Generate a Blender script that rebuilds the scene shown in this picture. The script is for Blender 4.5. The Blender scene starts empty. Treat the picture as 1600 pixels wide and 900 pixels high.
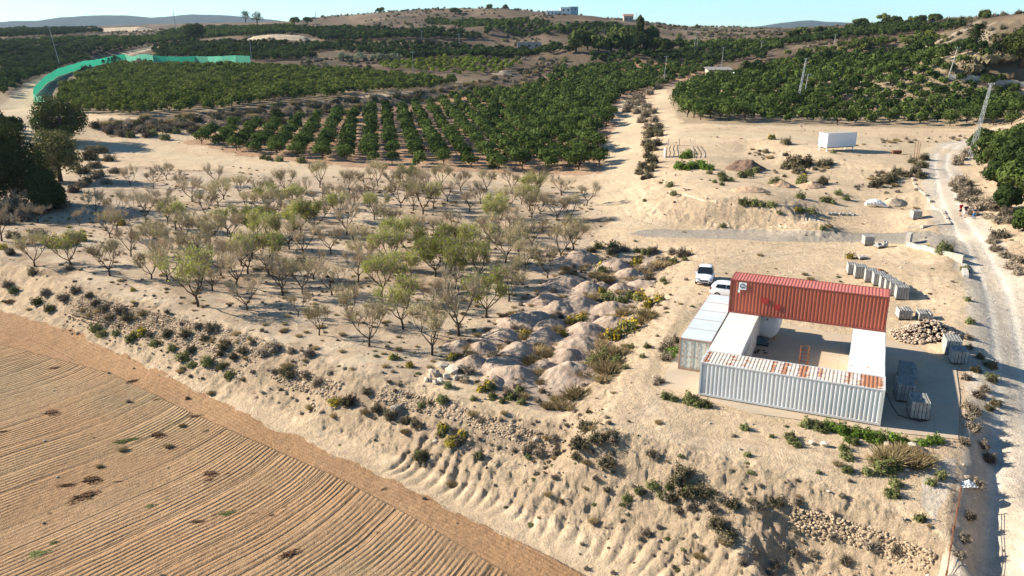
import bpy, bmesh, math, random
import numpy as np
from mathutils import Vector, Matrix

random.seed(7)
rng = np.random.default_rng(11)
R = math.radians
scene = bpy.context.scene
COL = scene.collection

# ------------------------------------------------------------------ camera, sky, sun, exposure
CH = 25.45                       # camera height over the concrete pad (z = 0)
FPX = 1283.0                     # focal length in pixels of the 1600 px wide photograph
PITCH = R(17.5)
cam_d = bpy.data.cameras.new('camera')
cam_d.sensor_width = 36.0
cam_d.lens = 36.0 * FPX / 1600.0
cam_d.clip_start = 0.5
cam_d.clip_end = 40000
cam = bpy.data.objects.new('camera', cam_d)
COL.objects.link(cam)
cam.location = (0, 0, CH)
cam.rotation_euler = (R(90) - PITCH, 0, 0)
scene.camera = cam

SUN_EL = R(26.5)
SUN_TO = Vector((-0.966, 0.26, 0)).normalized()      # towards the sun, in plan
sun_vec = Vector((SUN_TO.x * math.cos(SUN_EL), SUN_TO.y * math.cos(SUN_EL), math.sin(SUN_EL)))
world = bpy.data.worlds.new('World')
scene.world = world
world.use_nodes = True
wn = world.node_tree
for n in list(wn.nodes):
    wn.nodes.remove(n)
wo = wn.nodes.new('ShaderNodeOutputWorld')
wb = wn.nodes.new('ShaderNodeBackground')
ws = wn.nodes.new('ShaderNodeTexSky')
ws.sky_type = 'NISHITA'
ws.sun_disc = False
ws.sun_elevation = SUN_EL
ws.sun_rotation = math.atan2(SUN_TO.x, SUN_TO.y)
ws.altitude = 200
ws.air_density = 0.8
ws.dust_density = 0.0
ws.ozone_density = 1.0
wb.inputs['Strength'].default_value = 0.078
wt = wn.nodes.new('ShaderNodeMix'); wt.data_type = 'RGBA'; wt.blend_type = 'MULTIPLY'; wt.inputs[0].default_value = 1.0
wt.inputs[7].default_value = (0.56, 0.86, 1.0, 1)      # the clear cyan of the day's air
wn.links.new(ws.outputs[0], wt.inputs[6]); wn.links.new(wt.outputs[2], wb.inputs['Color'])
wn.links.new(wb.outputs[0], wo.inputs['Surface'])

sun_d = bpy.data.lights.new('sun', 'SUN')
sun_d.energy = 5.0
sun_d.angle = R(0.53)
sun_d.color = (1.0, 0.915, 0.78)
sun = bpy.data.objects.new('sun', sun_d)
COL.objects.link(sun)
sun.rotation_euler = sun_vec.to_track_quat('Z', 'Y').to_euler()
scene.view_settings.view_transform = 'Standard'
scene.view_settings.look = 'None'
scene.view_settings.exposure = 1.22
scene.view_settings.gamma = 1.0
scene.render.engine = 'CYCLES'
try:
    scene.cycles.max_bounces = 5
    scene.cycles.diffuse_bounces = 2
    scene.cycles.glossy_bounces = 2
    scene.cycles.transmission_bounces = 2
    scene.cycles.transparent_max_bounces = 6
    scene.cycles.volume_bounces = 0
    scene.cycles.caustics_reflective = False
    scene.cycles.caustics_refractive = False
except Exception:
    pass

# ------------------------------------------------------------------ small helpers
def tag(o, label=None, cat=None, group=None, kind=None):
    if label: o['label'] = label
    if cat: o['category'] = cat
    if group: o['group'] = group
    if kind: o['kind'] = kind
    return o

def empty(name, loc=(0, 0, 0), rz=0.0):
    o = bpy.data.objects.new(name, None)
    o.empty_display_size = 0.3
    COL.objects.link(o)
    o.location = loc
    o.rotation_euler = (0, 0, rz)
    return o

def copy_tree(o, parent=None):
    c = o.copy()
    COL.objects.link(c)
    c.parent = parent
    for ch in list(o.children):
        copy_tree(ch, c)
    return c

def hash2(ix, iy, seed):
    h = (ix.astype(np.int64) * 374761393 + iy.astype(np.int64) * 668265263 + seed * 982451653) & 0xFFFFFFFF
    h = ((h ^ (h >> 13)) * 1274126177) & 0xFFFFFFFF
    h = (h ^ (h >> 16)) & 0xFFFFFFFF
    return h.astype(np.float64) / 4294967295.0

def vnoise(x, y, seed=0):
    ix = np.floor(x); iy = np.floor(y)
    fx = x - ix; fy = y - iy
    fx = fx * fx * (3 - 2 * fx); fy = fy * fy * (3 - 2 * fy)
    ix = ix.astype(np.int64); iy = iy.astype(np.int64)
    a = hash2(ix, iy, seed); b = hash2(ix + 1, iy, seed)
    c = hash2(ix, iy + 1, seed); d = hash2(ix + 1, iy + 1, seed)
    return (a * (1 - fx) + b * fx) * (1 - fy) + (c * (1 - fx) + d * fx) * fy

def fbm(x, y, size, octs=4, seed=0, gain=0.5):
    x = np.asarray(x, float) / size; y = np.asarray(y, float) / size
    s = 0.0; a = 1.0; t = 0.0
    for i in range(octs):
        ca, sa = math.cos(0.7 * i + 0.3), math.sin(0.7 * i + 0.3)
        s = s + a * vnoise(x * ca - y * sa, x * sa + y * ca, seed + i * 17)
        t += a; a *= gain; x = x * 2.03; y = y * 2.03
    return s / t * 2 - 1      # about -1..1

def sstep(a, b, x):
    t = np.clip((x - a) / (b - a), 0, 1)
    return t * t * (3 - 2 * t)

def pip(X, Y, poly):
    P = np.asarray(poly)
    inside = np.zeros(X.shape, bool)
    m = (X > P[:, 0].min()) & (X < P[:, 0].max()) & (Y > P[:, 1].min()) & (Y < P[:, 1].max())
    if not m.any():
        return inside
    x = X[m]; y = Y[m]; r = np.zeros(x.shape, bool)
    n = len(P)
    for i in range(n):
        x0, y0 = P[i]; x1, y1 = P[(i + 1) % n]
        if y0 == y1:
            continue
        c = ((y0 > y) != (y1 > y)) & (x < (x1 - x0) * (y - y0) / (y1 - y0) + x0)
        r ^= c
    inside[m] = r
    return inside

def line_dist(X, Y, line):
    """distance to a polyline, arc length of the nearest point, and side (+ = left)"""
    P = np.asarray(line)
    best = np.full(X.shape, 1e9); arc = np.zeros(X.shape); side = np.zeros(X.shape)
    s0 = 0.0
    for i in range(len(P) - 1):
        a = P[i]; d = P[i + 1] - a; L = np.hypot(*d)
        t = np.clip(((X - a[0]) * d[0] + (Y - a[1]) * d[1]) / (L * L), 0, 1)
        dx = X - a[0] - t * d[0]; dy = Y - a[1] - t * d[1]
        ds = np.hypot(dx, dy); m = ds < best
        best = np.where(m, ds, best); arc = np.where(m, s0 + t * L, arc)
        side = np.where(m, np.sign(d[0] * dy - d[1] * dx), side)
        s0 += L
    return best, arc, side

# ------------------------------------------------------------------ relief: survey points of the place
CP, SP = math.cos(PITCH), math.sin(PITCH)
def ray(px, py):
    u = (px - 800.0) / FPX; w = (450.0 - py) / FPX
    return u, CP + w * SP, -SP + w * CP
def onz(px, py, z):
    dx, dy, dz = ray(px, py)
    t = (z - CH) / dz
    return dx * t, dy * t, z
def ondist(px, py, D):
    dx, dy, dz = ray(px, py)
    t = D / math.hypot(dx, dy)
    return dx * t, dy * t, CH + dz * t

anch = []
def A(z, pts, step=22):
    """survey line at height z (or (z0,z1) along it) through image-measured points"""
    pts = [tuple(p) for p in pts]
    tot = sum(math.hypot(pts[i+1][0]-pts[i][0], pts[i+1][1]-pts[i][1]) for i in range(len(pts)-1)) or 1
    run = 0
    for i in range(len(pts) - 1):
        (x0, y0), (x1, y1) = pts[i], pts[i + 1]
        L = math.hypot(x1 - x0, y1 - y0); n = max(1, int(L / step))
        for k in range(n):
            t = k / n; s = (run + t * L) / tot
            zz = z if not isinstance(z, tuple) else z[0] + (z[1] - z[0]) * s
            anch.append(onz(x0 + (x1 - x0) * t, y0 + (y1 - y0) * t, zz))
        run += L
    zz = z if not isinstance(z, tuple) else z[1]
    anch.append(onz(pts[-1][0], pts[-1][1], zz))
def P(z, *pts):
    for p in pts: anch.append(onz(p[0], p[1], z))
def D(*pts):
    for px, py, d in pts: anch.append(ondist(px, py, d))

FZ = -4.6
# ploughed field
P(FZ, (0, 560), (0, 700), (0, 900), (-300, 560), (-300, 800), (150, 620), (200, 760), (300, 900), (400, 700), (500, 820),
  (600, 760), (700, 900), (850, 890), (0, 1200), (400, 1300), (800, 1300), (-500, 1100), (800, 1040), (1000, 1000))
A(FZ, [(-200, 420), (0, 484), (110, 515), (250, 580), (400, 655), (600, 745), (800, 840), (940, 910), (1100, 1010)])
# terrace edge of the almond orchard
T_LINE = [(-200, 360), (0, 408), (60, 428), (130, 456), (230, 480), (330, 515), (420, 536), (490, 560), (560, 596), (640, 612), (740, 640), (860, 672)]
A(-1.7, T_LINE)
A(-4.1, [(-200, 395), (0, 452), (60, 478), (140, 508), (250, 556), (350, 596), (420, 624)])
# ledge under the dry stone wall, low toothed bank and its foot
A(-3.15, [(455, 600), (500, 618), (560, 634), (640, 657), (720, 692), (800, 708), (875, 716)])
A(-3.3, [(500, 640), (560, 650), (650, 682), (740, 716), (800, 728), (850, 742)])
A(-4.35, [(440, 636), (545, 674), (640, 712), (740, 756), (850, 810), (950, 858), (1040, 900)])
A(-2.9, [(850, 742), (950, 768), (1050, 800), (1130, 845), (1200, 900)])
A(-2.2, [(900, 735), (1000, 760), (1100, 790), (1200, 830)])
A(-4.4, [(1040, 900), (1150, 960), (1250, 1050)])
# yard edge above the big bank
A(-0.55, [(905, 690), (960, 698), (1030, 712), (1120, 728), (1200, 748), (1300, 762), (1400, 780), (1462, 800)])
A(-1.5, [(900, 712), (960, 724), (1040, 745), (1120, 768), (1200, 790)])
A(-1.2, [(1200, 780), (1260, 792), (1330, 812), (1400, 835), (1462, 868)])
A(-2.6, [(1200, 815), (1260, 830), (1330, 848), (1400, 874), (1450, 905)])
A(-4.2, [(1200, 900), (1300, 940), (1400, 985), (1500, 1080)])
# yard
P(0.0, (1060, 560), (1080, 600), (1200, 580), (1300, 500), (1380, 520), (1480, 600), (1490, 680), (1380, 680), (1240, 650), (1100, 630),
  (1300, 600), (1440, 560), (1450, 640))
P(-0.15, (1100, 680), (1200, 700), (1300, 710), (1400, 725), (1450, 700), (1000, 660))
P(-0.05, (1130, 400), (1250, 400), (1250, 440), (1080, 480), (1330, 440), (1420, 480), (1160, 440), (1100, 430))
A(-0.15, [(1085, 392), (1050, 450), (1020, 510), (985, 560), (955, 610), (930, 660)])
# hollow of tipped soil between yard and orchard
A(-1.6, [(1035, 405), (1005, 450), (975, 500), (945, 555), (910, 600), (880, 640)])
P(-1.6, (900, 450), (850, 500), (780, 540), (880, 530), (820, 590), (760, 590), (950, 430), (820, 450))
# almond orchard
P(-1.65, (20, 392), (100, 430), (200, 450), (200, 400), (350, 480), (350, 420), (500, 520), (500, 440), (640, 560), (640, 480), (640, 400), (760, 610),
  (740, 500), (760, 430))
P(-1.45, (860, 400), (780, 370), (600, 350), (400, 350), (200, 360), (50, 350), (900, 340), (940, 380))
P(-1.25, (900, 300), (700, 300), (500, 290), (300, 300), (150, 310), (-60, 330))
# dirt way over the orchard, left
P(-1.0, (100, 235), (200, 230), (300, 245), (420, 258), (560, 263), (700, 268), (850, 273), (30, 210), (20, 180), (60, 240), (-80, 260))
# cut bank and asphalt strip
A((-0.7, 0.6), [(960, 362), (1080, 368), (1200, 372), (1380, 372), (1490, 378)])
A((-0.6, 0.2), [(1060, 352), (1180, 355), (1290, 357)])
A((2.3, 2.5), [(1072, 302), (1100, 314), (1180, 320), (1290, 334)])
P(-0.6, (960, 330), (980, 300), (1010, 345)); P(0.4, (1330, 352), (1400, 352), (1440, 335)); P(1.2, (1330, 330), (1380, 322), (1420, 318))
P(2.4, (1060, 275), (1120, 290), (1240, 318)); P(1.6, (1180, 275), (1200, 262), (1270, 300), (1300, 300), (1230, 290)); P(2.6, (1100, 245), (1150, 230)); P(0.9, (1345, 318), (1365, 318))
P(1.8, (1320, 300), (1400, 290))
A(3.6, [(1160, 212), (1215, 222), (1250, 240), (1300, 250), (1360, 256), (1420, 264)])
A(1.7, [(1160, 238), (1200, 252), (1240, 272), (1300, 284), (1360, 292), (1400, 292)])
P(3.5, (1140, 205), (1305, 238), (1380, 225), (1060, 205), (1240, 205), (1440, 210))
# ridge between the two tracks, tracks
A((2.0, 1.2), [(1000, 165), (1015, 215), (1018, 262)])
P(-0.5, (975, 200), (960, 290), (968, 240)); P(0.2, (985, 160)); P(2.6, (1045, 180), (1040, 150)); P(2.2, (1048, 230))
# middle citrus grove
P(-0.8, (330, 220), (450, 240), (600, 240), (600, 200), (750, 240), (900, 250), (900, 200), (750, 190), (640, 172))
P(0.8, (760, 160), (850, 152), (960, 140)); P(3.8, (880, 122), (960, 122)); P(6.8, (950, 106), (1050, 108)); P(8.8, (1000, 95), (1100, 98))
# right grove
P(3.2, (1060, 185), (1200, 198), (1400, 204), (1590, 205)); P(4.2, (1080, 150), (1200, 160), (1400, 170), (1600, 170))
P(6.5, (1200, 120), (1350, 122), (1500, 135)); P(4.8, (1120, 128), (1160, 125)); P(10, (1300, 102), (1200, 105)); P(9, (1600, 125)); P(13, (1420, 92)); P(8, (1120, 105))
# gravel road on the right
A((3.4, 2.6), [(1560, 215), (1490, 224), (1462, 238), (1455, 262)])
A((2.6, 0.5), [(1455, 262), (1470, 300), (1500, 350), (1530, 400), (1545, 430)])
A((0.5, -1.9), [(1545, 430), (1565, 500), (1580, 600), (1586, 700), (1585, 800), (1578, 905)])
P(-2.4, (1570, 1000)); P(-0.6, (1640, 560)); P(-1.9, (1660, 800)); P(1.0, (1640, 420)); P(-1.2, (1655, 650))
A((2.9, -0.25), [(1425, 255), (1430, 300), (1450, 345), (1490, 400), (1515, 450), (1520, 560), (1525, 640)])
P(0.3, (1490, 420)); P(0.5, (1480, 470), (1440, 410), (1500, 500)); P(0.3, (1490, 540)); P(0.1, (1510, 600)); P(-0.3, (1505, 680), (1500, 740)); P(-0.6, (1488, 800), (1480, 850)); P(-0.8, (1475, 900))
A((-0.4, -0.9), [(1535, 660), (1528, 720), (1512, 790), (1504, 850), (1500, 905)])
A((-1.6, -2.3), [(1548, 700), (1540, 760), (1532, 820), (1522, 905)])
P(3.2, (1560, 300), (1595, 330), (1540, 260)); P(3.8, (1600, 270), (1590, 230)); P(2.6, (1600, 380)); P(1.6, (1605, 430)); P(4.5, (1700, 300)); P(3.4, (1700, 400))
# upper left terrace
A((3.0, 3.0), [(150, 185), (250, 181), (330, 172), (420, 165), (520, 156), (620, 150), (700, 142), (760, 128)])
A((0.4, 0.6), [(170, 208), (250, 208), (330, 200), (430, 192), (520, 180), (620, 164), (720, 150), (800, 138)])
P(3.0, (90, 160), (150, 150), (300, 150), (500, 138)); P(4.2, (200, 115), (400, 125), (600, 128)); P(5.0, (300, 104), (500, 115), (200, 100))
A((2.4, 5), [(56, 172), (62, 140), (110, 114), (190, 99)])
A((2.2, 4.6), [(30, 170), (30, 140), (90, 114), (170, 99)])
P(6.0, (600, 108), (700, 112)); P(6.6, (640, 98), (800, 100)); P(6.8, (760, 94))
P(3.4, (0, 150), (0, 120)); P(1.4, (0, 200), (30, 190)); P(7.5, (60, 95)); P(9.5, (100, 84), (0, 84))
P(8.8, (240, 92), (400, 94)); P(12, (300, 80), (450, 80)); P(15, (350, 71), (500, 72)); P(12, (600, 84), (750, 86)); P(13.8, (650, 76), (760, 79)); P(14, (150, 74), (0, 76))
P(16, (100, 66), (250, 64)); P(19.5, (0, 58)); P(18.8, (200, 58)); P(19.5, (430, 60)); P(22.5, (430, 52))
P(10, (850, 88), (900, 88)); P(12.8, (820, 79), (900, 77)); P(16, (830, 67), (700, 66)); P(18.6, (700, 58), (780, 58), (600, 60))
# hills
D((500, 42, 900), (550, 32, 940), (600, 30, 850), (650, 34, 760), (700, 42, 640), (760, 40, 620), (860, 44, 600), (600, 45, 700))
D((450, 35, 1100), (400, 41, 1100), (340, 44, 1100), (380, 34, 1500), (500, 26, 1080), (560, 21, 1050), (620, 17, 1000), (680, 13, 950), (740, 11, 900), (790, 12, 860),
  (840, 20, 760), (880, 23, 740), (930, 27, 740), (980, 33, 740), (1020, 39, 780), (1060, 43, 850), (1100, 47, 950), (950, 45, 620), (900, 58, 480), (1000, 52, 560),
  (1000, 84, 440), (930, 82, 450), (1000, 68, 500), (920, 68, 520), (1080, 62, 560), (1150, 58, 700), (1200, 55, 760), (740, 25, 760), (820, 33, 660), (660, 24, 860))
D((1100, 72, 520), (1200, 72, 480), (1100, 84, 460), (1200, 82, 420), (1250, 47, 760), (1300, 43, 720), (1360, 36, 680), (1420, 34, 640), (1470, 34, 600), (1480, 32, 560),
  (1530, 26, 420), (1600, 20, 380), (1700, 14, 380), (1250, 68, 480), (1330, 58, 500), (1420, 48, 500), (1500, 42, 440), (1560, 50, 320), (1400, 66, 430), (1330, 72, 420),
  (1460, 68, 360), (1540, 75, 310), (1600, 80, 290), (1500, 95, 285), (1230, 90, 365), (1340, 88, 350), (1700, 100, 220), (1600, 60, 300))
# behind the crests the ground falls away, then plain
D((560, 34, 1500), (700, 32, 1500), (800, 34, 1500), (900, 40, 1300), (1000, 44, 1300), (1480, 42, 1100), (1600, 38, 900), (1700, 34, 900), (1350, 44, 1200))
for px in range(-500, 2200, 150):
    D((px, 47.0, 2600), (px, 46.0, 5000), (px, 45.7, 12000))
D((-200, 50, 1200), (0, 49, 1200), (200, 48, 1200), (-300, 60, 700), (-300, 90, 400), (-300, 150, 230), (-300, 250, 130), (1900, 300, 110), (1900, 200, 150), (1900, 60, 380), (2000, 600, 50))
for a in (-85, -60, 60, 85):
    for r_ in (15, 60, 200, 800, 3000, 12000):
        z_ = {15: -4, 60: -2, 200: 2, 800: 16, 3000: 22, 12000: 24}[r_]
        anch.append((r_ * math.sin(R(a)), r_ * math.cos(R(a)), z_))
anch.append((0, 4, FZ)); anch.append((4, 10, FZ)); anch.append((-8, 6, FZ))

AN = np.array(anch)
def lp(x, y):
    return np.arctan2(x, y), np.log(np.hypot(x, y))
au, av = lp(AN[:, 0], AN[:, 1])
n_ = len(AN)
def kern(d):
    return d
Km = kern(np.hypot(au[:, None] - au[None], av[:, None] - av[None]))
Ms = np.zeros((n_ + 1, n_ + 1)); Ms[:n_, :n_] = Km - np.eye(n_) * 0.002; Ms[:n_, n_] = 1; Ms[n_, :n_] = 1
wts = np.linalg.solve(Ms, np.concatenate([AN[:, 2], [0]]))
GU = np.linspace(R(-85), R(85), 700); GV = np.linspace(math.log(3.0), math.log(20000.0), 700)
zg = np.zeros((len(GV), len(GU)))
uu = np.broadcast_to(GU[None, :], (1, len(GU)))
for i, v in enumerate(GV):
    d = np.hypot(GU[:, None] - au[None], v - av[None])
    zg[i] = kern(d) @ wts[:n_] + wts[n_]
def blur(a, k):
    for ax in (0, 1):
        a = sum(np.roll(a, s, ax) * w for s, w in ((-1, .25), (0, .5), (1, .25)))
    return a
zg_e = zg.copy()
zg[1:-1, 1:-1] = blur(zg_e, 1)[1:-1, 1:-1]
def base_z(x, y):
    x = np.asarray(x, float); y = np.asarray(y, float)
    u = np.clip(np.arctan2(x, y), GU[0], GU[-1]); v = np.clip(np.log(np.hypot(x, y) + 1e-6), GV[0], GV[-1])
    fu = (u - GU[0]) / (GU[1] - GU[0]); fv = (v - GV[0]) / (GV[1] - GV[0])
    iu = np.clip(fu.astype(int), 0, len(GU) - 2); iv = np.clip(fv.astype(int), 0, len(GV) - 2)
    fu = fu - iu; fv = fv - iv
    return (zg[iv, iu] * (1 - fu) + zg[iv, iu + 1] * fu) * (1 - fv) + (zg[iv + 1, iu] * (1 - fu) + zg[iv + 1, iu + 1] * fu) * fv

TS = np.exp(np.linspace(math.log(12), math.log(15000), 3000))
def hit(px, py, hf=None):
    hf = hf or base_z
    dx, dy, dz = ray(px, py); h = math.hypot(dx, dy)
    x = dx / h * TS; y = dy / h * TS; z = CH + dz / h * TS
    g = z - hf(x, y)
    k = np.nonzero(g <= 0)[0]
    if len(k) == 0:
        return np.array([x[-1], y[-1]])
    k = k[0]
    if k == 0: return np.array([x[0], y[0]])
    t = g[k - 1] / (g[k - 1] - g[k])
    return np.array([x[k - 1] + t * (x[k] - x[k - 1]), y[k - 1] + t * (y[k] - y[k - 1])])
def W(pts, step=None):
    if step:
        out = []
        for i in range(len(pts) - 1):
            n = max(1, int(math.hypot(pts[i+1][0]-pts[i][0], pts[i+1][1]-pts[i][1]) / step))
            out += [(pts[i][0] + (pts[i+1][0]-pts[i][0]) * k / n, pts[i][1] + (pts[i+1][1]-pts[i][1]) * k / n) for k in range(n)]
        pts = out + [pts[-1]]
    return np.array([hit(*p) for p in pts])
# ------------------------------------------------------------------ regions of the ground (plan outlines)
PAD_CORNER = onz(1062, 545, 0)
TH = -0.415                                   # heading of the long containers
aV = np.array([math.cos(TH), math.sin(TH)]); bV = np.array([-math.sin(TH), math.cos(TH)])
A0 = np.array([13.55, 54.68])                 # near left corner of the front container
def loc2(s, t, o=None):
    o = A0 if o is None else o
    p = o + aV * s + bV * t
    return float(p[0]), float(p[1])
pad_poly = [onz(1028, 603, 0)[:2], onz(1180, 646, 0)[:2], onz(1383, 674, 0)[:2], onz(1497, 686, 0)[:2], onz(1500, 620, 0)[:2], onz(1494, 575, 0)[:2], onz(1440, 545, 0)[:2],
            onz(1383, 529, 0)[:2], onz(1300, 520, 0)[:2], onz(1230, 507, 0)[:2], onz(1110, 480, 0)[:2], onz(1075, 520, 0)[:2]]

field_edge = W([(-200, 420), (0, 484), (110, 517), (250, 582), (400, 657), (600, 747), (740, 812), (860, 868), (1100, 1000)], 40)
field_poly = list(map(tuple, field_edge)) + [(10.0, 20), (6, 3), (-60, 3), (-140, 60)]
head_line = W([(-200, 480), (0, 538), (110, 566), (170, 582), (290, 640), (400, 690), (520, 742), (640, 805), (720, 852), (800, 900), (1000, 1010)], 40)

road_line = W([(1700, 214), (1600, 213), (1530, 219), (1490, 226), (1472, 240), (1468, 262), (1478, 300), (1497, 345), (1526, 390), (1546, 430), (1560, 470), (1570, 520),
               (1578, 580), (1582, 650), (1584, 720), (1582, 800), (1574, 905), (1560, 1000)], 25)
left_track = W([(-60, 175), (20, 165), (60, 205), (110, 228), (170, 230), (250, 240), (340, 252), (420, 260), (520, 270)], 20)
fence_track = W([(30, 190), (32, 160), (60, 130), (110, 108), (170, 94), (215, 82), (242, 74)], 10)
mid_track = W([(985, 158), (992, 175), (980, 210), (970, 250), (968, 290), (975, 320), (1000, 345)], 15)
ridge_track = W([(1030, 140), (1036, 160), (1046, 190), (1060, 210), (1110, 222)], 12)
yard_track = W([(1060, 210), (1150, 208), (1240, 215), (1320, 215), (1400, 225), (1460, 235)], 15)
asph = W([(985, 366), (1010, 359), (1080, 359), (1180, 357), (1260, 360), (1400, 364), (1440, 362), (1495, 368), (1497, 398), (1480, 395), (1430, 384), (1380, 378), (1200, 376), (1090, 372), (1010, 370)], 30)

citrus_soil = [W(p, 60) for p in [
    [(285, 222), (330, 208), (420, 192), (560, 176), (640, 162), (740, 150), (830, 136), (880, 112), (960, 100), (1090, 98), (1130, 106), (1060, 128), (1020, 142), (985, 150), (955, 172), (965, 200),
     (945, 235), (948, 272), (800, 272), (640, 266), (500, 258), (380, 243)],
    [(85, 165), (85, 150), (120, 118), (190, 102), (390, 104), (560, 113), (720, 128), (700, 140), (600, 147), (450, 163), (330, 178), (200, 185)],
    [(1030, 160), (1090, 130), (1180, 106), (1290, 102), (1400, 88), (1480, 96), (1600, 130), (1640, 195), (1500, 200), (1200, 196), (1070, 194)]]]
scrub_bank = W([(150, 192), (250, 182), (330, 176), (450, 162), (560, 153), (700, 140), (790, 118), (850, 92), (890, 88), (860, 112), (800, 142), (720, 152), (620, 166), (520, 182), (430, 196), (330, 203), (170, 212)], 30)
dark_hill = W([(1480, 40), (1540, 36), (1600, 34), (1660, 36), (1700, 100), (1620, 128), (1540, 118), (1500, 96), (1560, 82), (1500, 76), (1440, 66), (1480, 50)], 30)
stony_bank = W([(110, 456), (230, 480), (330, 512), (430, 538), (500, 566), (560, 600), (600, 610), (740, 650), (870, 690), (870, 712), (740, 700), (620, 655), (540, 640), (430, 606), (350, 578), (250, 540), (140, 500)], 30)
shelf_bank = W([(1160, 225), (1215, 240), (1300, 256), (1425, 276), (1440, 300), (1400, 306), (1330, 296), (1230, 280), (1190, 262)], 30)
grove_ditch = W([(1330, 216), (1400, 218), (1500, 214), (1520, 220), (1440, 224), (1350, 222)], 30)
wash_poly = W([(1440, 740), (1500, 715), (1480, 780), (1462, 815), (1448, 790)])
mound_zone = W([(930, 400), (1035, 400), (1010, 450), (985, 495), (960, 545), (925, 600), (880, 650), (800, 625), (720, 570), (700, 560), (800, 480), (880, 420)])
almond_zone = W([(-100, 380), (0, 405), (230, 478), (420, 530), (560, 592), (640, 600), (700, 560), (800, 480), (900, 400), (960, 340), (900, 290), (500, 275), (200, 260), (0, 290), (-100, 310)], 60)
scallop = W([(640, 700), (740, 738), (850, 780), (950, 815), (1040, 850), (1150, 905), (1200, 940)], 40)
drywall_line = W([(600, 612), (660, 624), (740, 648), (800, 668), (866, 690)], 20)

# ------------------------------------------------------------------ relief of small forms
def detail_z(x, y, b=None):
    x = np.asarray(x, float); y = np.asarray(y, float)
    if b is None: b = base_z(x, y)
    r = np.hypot(x, y)
    e = 1.2
    gx = (base_z(x + e, y) - base_z(x - e, y)) / (2 * e); gy = (base_z(x, y + e) - base_z(x, y - e)) / (2 * e)
    slope = np.hypot(gx, gy)
    near = 1 - sstep(350, 700, r)
    wild = sstep(0.10, 0.4, slope)
    infield = pip(x, y, field_poly)
    inpad = pip(x, y, pad_poly)
    dr, arc, _ = line_dist(x, y, road_line)
    onroad = (1 - sstep(2.6, 4.0, dr))
    flat = np.maximum(onroad, np.maximum(infield * 0.8, inpad * 1.0))
    d = np.zeros(x.shape)
    m = r < 700
    X = x[m]; Y = y[m]
    n1 = fbm(X, Y, 5.0, 3, 5); n2 = fbm(X, Y, 1.1, 4, 9, 0.6); n3 = fbm(X, Y, 14.0, 2, 3)
    rid = 1 - np.abs(fbm(X + n1 * 0.8, Y, 2.2, 3, 21)) * 2
    w = wild[m]
    fine = fbm(X, Y, 0.5, 3, 12, 0.7)
    dd = n3 * 0.2 + n1 * 0.10 + n2 * 0.05 + w * (rid * 0.09 + n2 * 0.15 + fine * 0.17) + fine * 0.015
    d[m] = dd * (1 - flat[m]) * near[m]
    # toothed marks of the digger bucket along the low bank
    ds, ar, _ = line_dist(x, y, scallop)
    k = (1 - sstep(1.6, 3.4, ds)) * (r < 110) * (1 - flat)
    tooth = np.abs(np.sin(ar * 3.1 + fbm(x, y, 3, 2, 44) * 2.2))
    d = d + k * (tooth * 0.20 - 0.10) * (0.35 + 0.9 * np.clip(fbm(x, y, 5, 2, 70) + 0.45, 0, 1))
    # mossed lumpy tipped soil
    # distant scrub and gullies
    far = sstep(300, 700, r) * (1 - sstep(3000, 9000, r))
    mf = far > 0
    if mf.any():
        d[mf] += far[mf] * (fbm(x[mf], y[mf], 60, 4, 31) * 2.2)
    # soft wheel ruts on the gravel road
    d = d - onroad * 0.05 * (np.exp(-((dr - 0.95) / 0.35) ** 2))
    # the pad is levelled
    k0 = (np.abs(x - 24) < 22) & (np.abs(y - 58) < 24)
    if k0.any():
        q, _, _ = line_dist(x[k0], y[k0], pad_poly + [pad_poly[0]])
        q = np.where(inpad[k0], 0, q); kk = 1 - sstep(0.3, 1.8, q)
        d[k0] = d[k0] * (1 - kk) + (-0.05 - b[k0]) * kk
    return d
def ground_z(x, y):
    b = base_z(x, y)
    return b + detail_z(x, y, b)
def gz(x, y):
    return float(ground_z(np.array([x], float), np.array([y], float))[0])
def place(px, py):
    p = hit(px, py)
    x, y = float(p[0]), float(p[1])
    return x, y, gz(x, y)

# one continuous sheet, fine near the yard, coarse towards the horizon
us = np.concatenate([np.linspace(-84.5, -40, 60)[:-1], np.linspace(-40, 40, 980), np.linspace(40, 84.5, 60)[1:]])
us = np.radians(us)
vs = np.concatenate([np.linspace(math.log(3.2), math.log(28), 60)[:-1], np.linspace(math.log(28), math.log(150), 640)[:-1], np.linspace(math.log(150), math.log(900), 330)[:-1],
                     np.linspace(math.log(900), math.log(11500), 60)])
UU, VV = np.meshgrid(us, vs)
RR = np.exp(VV)
GX = (RR * np.sin(UU)).ravel(); GY = (RR * np.cos(UU)).ravel()
bz = base_z(GX, GY)
GZ = bz + detail_z(GX, GY, bz)

def lin(r, g, b):
    return np.array([((c / 255.0) / 12.92 if c / 255.0 < 0.04045 else ((c / 255.0 + 0.055) / 1.055) ** 2.4) for c in (r, g, b)])
Rr = np.hypot(GX, GY)
nA = fbm(GX, GY, 9, 4, 101); nB = fbm(GX, GY, 2.2, 4, 102, 0.6); nC = fbm(GX, GY, 40, 3, 103); nD = fbm(GX, GY, 0.8, 3, 104)
wx = GX + fbm(GX, GY, 3.0, 3, 201) * np.clip(Rr * 0.012, 0.25, 4); wy = GY + fbm(GX, GY, 3.0, 3, 202) * np.clip(Rr * 0.012, 0.25, 4)
N_ = len(GX)
C = np.tile(np.array([0.53, 0.395, 0.255]), (N_, 1))
def mix(mask, col, amt=1.0):
    global C
    k = np.clip(np.asarray(mask, float) * amt, 0, 1)[:, None]
    C = C * (1 - k) + np.array(col)[None, :] * k
mix(sstep(0.0, 0.7, nA), (0.45, 0.33, 0.205), 0.6)
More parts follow.
